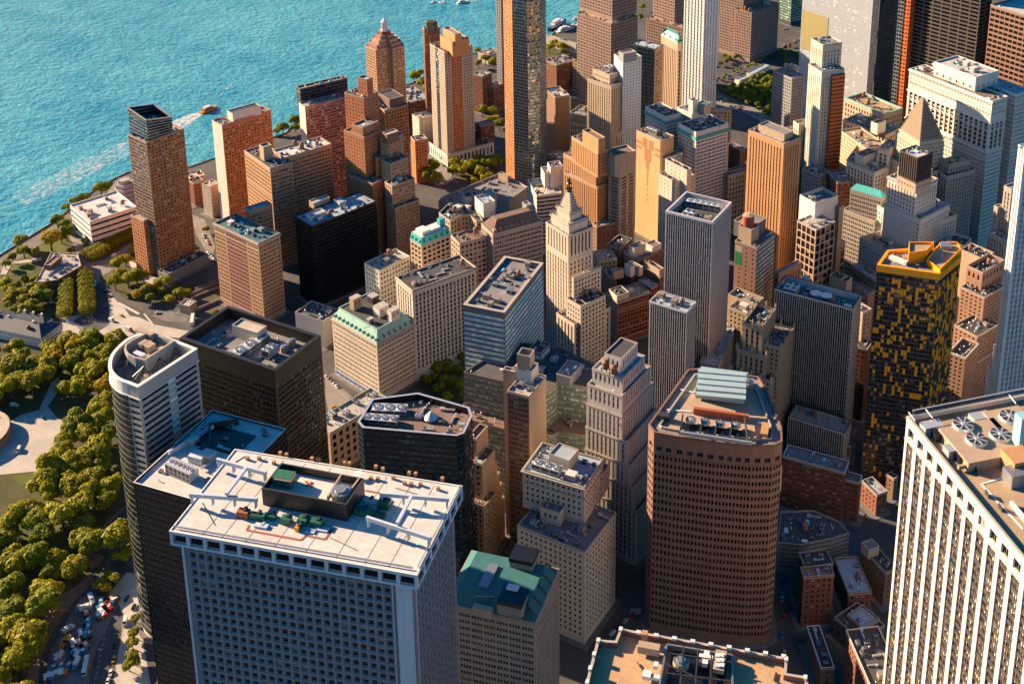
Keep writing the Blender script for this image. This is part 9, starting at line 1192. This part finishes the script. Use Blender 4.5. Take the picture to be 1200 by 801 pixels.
TRUNK = [trunk_mesh(k) for k in range(3)]
TNAME = ['dark_tree','park_tree','olive_tree','golden_tree','clipped_tree']
MARK = [('round fort', FORT)]+[(nm, np.mean(BUILDINGS[[b['l'] for b in BUILDINGS].index(lb)]['t'][0]['p'], 0)) for nm, lb in MARKS]
ORD = 'first second third fourth fifth sixth seventh eighth ninth tenth eleventh twelfth thirteenth fourteenth fifteenth sixteenth seventeenth eighteenth nineteenth twentieth'.split()
TENS = ['twenty','thirty','forty','fifty','sixty','seventy','eighty','ninety']
def ordinal(n):
    """0 -> '', 1 -> 'second', ... the n-th nearest"""
    n += 1
    if n == 1: return 'closest'
    if n <= 20: return ORD[n-1]+' closest'
    return TENS[n//10-2]+'-'+ORD[n%10-1]+' closest' if n % 10 else TENS[n//10-2][:-1]+'ieth closest'
def rank_label(p, others):
    """the landmark for which p comes earliest among its like"""
    best = min(((sum((o[0]-m[0])**2+(o[1]-m[1])**2 < (p[0]-m[0])**2+(p[1]-m[1])**2-1e-6 for o in others), math.hypot(p[0]-m[0], p[1]-m[1]), nm) for nm, m in MARK), key=lambda q: (q[0]*6+q[1], q[2]))
    return ordinal(best[0])+' of its kind to the '+best[2]
COLN = ['dark green','yellow-green','dusty olive','golden orange','clipped yellow-green']
KINDS = {k: [(t[0], t[1]) for t in TREES if t[3] == k] for k in range(5)}
def tree_label(x, y, k, R=6):
    gp = 'trees of the square grove' if x > -60 and y > 380 else 'trees between the river towers' if y > 300 else 'clipped trees by the water' if k == 4 else 'trees of the shaded square' if x > -160 and y > -60 else 'trees of the waterside park' if y < -110 else 'trees near the shore'
    return ('large ' if R > 8.5 else 'small ' if R < 4.3 else '')+COLN[k]+' tree, '+rank_label((x, y), KINDS[k]), gp
def tree(i, x, y, R, k):
    r = random.Random(i); lb, gp = tree_label(x, y, k, R); H = R*(r.uniform(1.0,1.3) if k != 4 else 1.2)
    root = thing(TNAME[k], lb, 'tree', (x, y, 0.0), gp, r.uniform(0, 6.28)); s = R*1.02
    add('crown', r.choice(CROWN[k]), root, (0,0,H*.98), 0, scale=(s*r.uniform(.92,1.08), s*r.uniform(.92,1.08), s*r.uniform(.82,1.05)))
    add('trunk', TRUNK[i % 3], root, (0,0,H*.98), 0, scale=(s, s, H*.86))
for i_, t_ in enumerate(TREES): tree(i_, *t_)
# ------------------------------------------------------------------ vehicles and boats
for k_, c_ in dict(white=(.72,.72,.70), black=(.015,.015,.018), silver=(.42,.43,.45), red=(.42,.03,.02), blue=(.04,.20,.34), taxi=(.75,.36,.01), brown=(.16,.08,.05), orange=(.62,.20,.03), yellow=(.70,.40,.03)).items(): wallmat('paint_'+k_, c_, .05, .3, 0, .03)
wallmat('tyre', (.015,.015,.015), .05, .8)
def wheel_m():
    mb = MB(['tyre','metal_grey']); R = [[(.33*math.cos(a)*f, y, .33*math.sin(a)*f) for a in np.linspace(0, 2*math.pi, 13)[:-1]] for y, f in ((-.11,1),(.11,1))]; mb.loft(R, 0); mb.mi[-1] = 1; i = len(mb.v)-24; mb.f.append(tuple(range(i+11,i-1,-1))); mb.mi.append(1); mb.uv += [(.5,.5)]*12; return mb.mesh('wheel')
WHEEL = wheel_m(); VM = {}
def hull(mb, secs, m=0):
    """car body as cross-sections along x: (x, half width, z bottom, z top)"""
    mb.loft([[(x,-w,zb),(x,-w*.98,zt*.7+zb*.3),(x,-w*.86,zt),(x,w*.86,zt),(x,w*.98,zt*.7+zb*.3),(x,w,zb)] for x, w, zb, zt in secs], m); n = len(secs)*6; i = len(mb.v)-n; mb.f.append(tuple(range(i+5,i-1,-1))); mb.mi.append(m); mb.uv += [(.5,.5)]*6
def vehicle_meshes(kind, col):
    if (kind, col) in VM: return VM[(kind, col)]
    p = 'paint_'+col; out = []; wh = []
    if kind == 'car':
        b = MB([p]); hull(b, [(-2.3,.80,.35,.72),(-2.2,.88,.25,.92),(-.9,.92,.22,.96),(.8,.92,.22,.94),(2.0,.88,.25,.78),(2.3,.76,.35,.62)]); out.append(('body', b.mesh('body')))
        g = MB(['glass_black']); g.loft([[(-1.75,-.78,.94),(1.05,-.78,.92),(1.05,.78,.92),(-1.75,.78,.94)],[(-1.25,-.64,1.40),(.25,-.64,1.42),(.25,.64,1.42),(-1.25,.64,1.40)]]); out.append(('glasshouse', g.mesh('glasshouse')))
        f = MB([p]); f.loft([[(-1.27,-.66,1.40),(.27,-.66,1.42),(.27,.66,1.42),(-1.27,.66,1.40)],[(-1.15,-.58,1.47),(.15,-.58,1.49),(.15,.58,1.49),(-1.15,.58,1.47)]]); out.append(('roof_panel', f.mesh('roof_panel'))); wh = [(x, y, .33, 1) for x in (-1.4,1.4) for y in (-.82,.82)]
    elif kind == 'van':
        b = MB([p]); hull(b, [(-2.9,.95,.35,2.25),(-2.8,1.0,.3,2.4),(1.2,1.0,.3,2.4),(1.9,1.0,.3,1.5),(2.7,.95,.3,1.15),(2.9,.85,.35,1.0)]); out.append(('body', b.mesh('body')))
        g = MB(['glass_black']); g.loft([[(1.25,-.9,1.5),(1.95,-.9,1.5),(1.95,.9,1.5),(1.25,.9,1.5)],[(1.22,-.84,2.25),(1.34,-.84,2.25),(1.34,.84,2.25),(1.22,.84,2.25)]]); out.append(('windscreen', g.mesh('windscreen'))); wh = [(x, y, .36, 1.1) for x in (-1.8,1.8) for y in (-.9,.9)]
    elif kind == 'bus':
        b = MB([p]); hull(b, [(-6,1.2,.4,2.9),(-5.9,1.27,.35,3.1),(5.8,1.27,.35,3.1),(6,1.2,.4,2.9)]); out.append(('body', b.mesh('body')))
        g = MB(['glass_black']); g.box(-5.6,5.4,-1.29,1.29,1.5,2.5); g.box(5.4,6.04,-1.1,1.1,1.2,2.7); out.append(('window_band', g.mesh('window_band')))
        f = MB(['metal_light']); f.box(-3.6,-1.2,-.8,.8,3.08,3.4); f.box(1.5,3,-.7,.7,3.08,3.3); out.append(('roof_unit', f.mesh('roof_unit'))); wh = [(x, y, .48, 1.45) for x in (-3.6,3.9) for y in (-1.12,1.12)]
    elif kind == 'truck':
        b = MB([p]); hull(b, [(1.7,1.1,.5,2.3),(1.8,1.15,.5,2.5),(2.9,1.15,.5,2.4),(3.5,1.1,.5,1.6)]); out.append(('cab', b.mesh('cab')))
        f = MB(['paint_white' if col != 'white' else 'metal_light']); f.box(-3.6,1.5,-1.2,1.2,.95,3.1); f.box(-3.66,1.56,-1.24,1.24,3.1,3.18); out.append(('cargo_box', f.mesh('cargo_box')))
        g = MB(['metal_dark']); g.box(-3.6,2.6,-.5,.5,.55,.95); out.append(('chassis', g.mesh('chassis'))); wh = [(x, y, .45, 1.36) for x in (-2.6,2.5) for y in (-1.05,1.05)]
    elif kind == 'trailer':
        b = MB([p]); b.box(-7,7,-1.25,1.25,1.1,3.9); b.box(-7.05,7.05,-1.29,1.29,3.9,3.98); out.append(('cargo_box', b.mesh('cargo_box'))); g = MB(['metal_dark']); g.box(-6.8,6.8,-.5,.5,.8,1.1); out.append(('chassis', g.mesh('chassis'))); wh = [(x, y, .48, 1.45) for x in (-5.6,-4.4,5.4) for y in (-1.05,1.05)]
    elif kind == 'container':
        b = MB([p,'metal_dark']); b.box(-2.6,2.6,-1.2,1.2,0,2.5)
        for q in np.linspace(-2.4,2.4,9): b.box(q-.08,q+.08,-1.24,1.24,.1,2.4,0)
        out.append(('box_body', b.mesh('box_body'))); g = MB(['metal_dark','trim_white']); g.box(2.6,2.66,-1.0,1.0,.2,2.3); g.box(-1.2,.6,-.8,.8,2.5,2.75,1); out.append(('door_end', g.mesh('door_end')))
    else:
        b = MB([p,'metal_dark']); b.box(-1.6,1.4,-1.1,1.1,1.1,1.9,0); b.box(-1.9,-1.3,-1.15,1.15,1.05,2.1,0); out.append(('body', b.mesh('body')))
        g = MB([p,'glass_black']); g.box(.1,1.4,-1.1,-.1,1.9,2.9,1); g.box(0,1.5,-1.15,-.05,2.9,3.0,0); out.append(('cab', g.mesh('cab')))
        f = MB([p]); f.bar((1.2,.4,1.8),(3.4,.4,4.4),.4); f.bar((3.4,.4,4.4),(5.2,.4,2.6),.32); f.loft([[(4.9,-.1,1.6),(5.6,-.1,1.8),(5.6,.9,1.8),(4.9,.9,1.6)],[(5.0,-.1,2.6),(5.5,-.1,2.7),(5.5,.9,2.7),(5.0,.9,2.6)]]); out.append(('digging_arm', f.mesh('digging_arm')))
        for y in (-1,1): w = MB(['tyre']); R = [[(x, y*.9+q, z) for x, z in ((-1.9,.15),(1.6,.15),(1.9,.5),(1.6,.95),(-1.8,.95),(-2.1,.5))] for q in (-.3,.3)]; w.loft(R); i = len(w.v)-12; w.f.append(tuple(range(i+5,i-1,-1))); w.mi.append(0); w.uv += [(.5,.5)]*6; out.append(('track', w.mesh('track')))
    VM[(kind, col)] = (out, wh); return VM[(kind, col)]
def vehicle_place(x, y):
    if y < -170 and x < -140: return 'in the building yard by the curved tower', 'vehicles in the building yard'
    if y > 380 and x > -80: return 'on the wide highway beside the tree grove', 'vehicles by the tree grove'
    if y > 150: return 'on the street behind the low garage', 'vehicles behind the garage'
    if x < -330: return 'on the plaza by the clipped trees', 'vehicles on the waterside plaza'
    if x < -200: return 'on the sunlit plaza below the shore tower', 'vehicles on the sunlit plaza'
    return 'in the shaded street between the towers', 'vehicles in shaded streets'
NOUN = dict(car='car', van='van', bus='bus', truck='truck', trailer='lorry trailer', excavator='excavator', container='site container')
for k_, x_, y_, rz_, c_ in VEHICLES:
    pl_, gp_ = vehicle_place(x_, y_); nm_ = {'taxi':'yellow taxi'}.get(c_, c_+' '+NOUN[k_])
    root = thing({'trailer':'lorry_trailer','container':'site_container'}.get(k_, k_), nm_+', '+rank_label((x_, y_), [(v_[1], v_[2]) for v_ in VEHICLES if (v_[0], v_[4]) == (k_, c_)]), NOUN[k_], (x_, y_, .21), gp_, rz_)
    ps_, wh_ = vehicle_meshes(k_, c_)
    for n_, me_ in ps_: add(n_, me_, root)
    if math.dist((x_, y_), CAM[:2]) < 1050:
        for (wx, wy, wz, ws) in wh_: add('wheel', WHEEL, root, (wx, wy, wz*1.0), 0, scale=(ws, ws, ws))
def boat(k, x, y, rz):
    L, W = dict(taxi=(24,7), small=(13,4), ferry=(18,5), launch=(9,3), small2=(20,5), cruiser=(30,7), sloop=(14,4), yacht=(46,9))[k]
    lab = dict(taxi='yellow water taxi trailing a long white wake', small='small white boat under way just left of the white ferry', ferry='white ferry boat trailing a short wake far out on the water', launch='tiny white launch, the farthest left of the far boats', small2='middle-sized white motor boat moored behind the big yacht', cruiser='white cabin cruiser moored beside the big dark yacht', sloop='small white boat moored alone at the far end of the marina', yacht='large dark hulled yacht with white decks in the marina')[k]
    root = thing('boat', lab, 'boat', (x, y, -1.5), 'boats in the marina' if k in ('small2','cruiser','sloop','yacht') else 'boats far out' if k != 'taxi' else None, rz)
    h = MB([{'taxi':'paint_taxi','yacht':'paint_black'}.get(k,'trim_white'),'trim_white']); secs = []
    for u, w, zt in ((-.5,.82,.085),(-.3,1,.085),(.1,1,.09),(.32,.72,.10),(.45,.32,.115),(.5,.04,.125)): secs.append([(u*L,-w*W/2,zt*L),(u*L,-w*W*.38,-.4),(u*L,w*W*.38,-.4),(u*L,w*W/2,zt*L)])
    h.loft(secs, 0, True); n = len(secs)*4; i = len(h.v)-n
    h.f.append((i+3,i+2,i+1,i)); h.mi.append(0); h.uv += [(.5,.5)]*4; h.build('hull', root)
    d = MB(['trim_white' if k != 'taxi' else 'paint_orange','glass_black'])
    z = .088*L; d.box(-.36*L,.22*L,-W*.38,W*.38,z,z+.09*L,0); d.box(-.34*L,.20*L,-W*.385,W*.385,z+.03*L,z+.065*L,1); d.build('cabin', root)
    e = MB(['trim_white','glass_black']); e.box(-.28*L,.08*L,-W*.3,W*.3,z+.09*L,z+.16*L,0); e.box(.0*L,.085*L,-W*.27,W*.27,z+.105*L,z+.145*L,1); e.bar((-.1*L,0,z+.16*L),(-.12*L,0,z+.3*L),.3); e.build('upper_deck', root)
for b_ in BOATS: boat(*b_)
# round sandstone fort at the park edge
root = thing('round_fort', 'round brown stone fort cut by the picture edge beside the pale plaza', 'fort', (FORT[0], FORT[1], 0.0))
mb = MB(['wall_brownstone','roof_pale']); n_ = 40
ring(mb, np.array([(27*math.cos(a), 27*math.sin(a)) for a in np.linspace(0, 2*math.pi, n_+1)[:-1]]), -9, 0, 0, 6, 0); mb.build('wall', root)
mb = MB(['roof_cream']); ring(mb, np.array([(26.4*math.cos(a), 26.4*math.sin(a)) for a in np.linspace(0, 2*math.pi, n_+1)[:-1]]), -7.8, 0, 6.0, 6.35, 0); mb.build('roof', root)

for i_, b_ in enumerate(BUILDINGS): building(b_, i_)
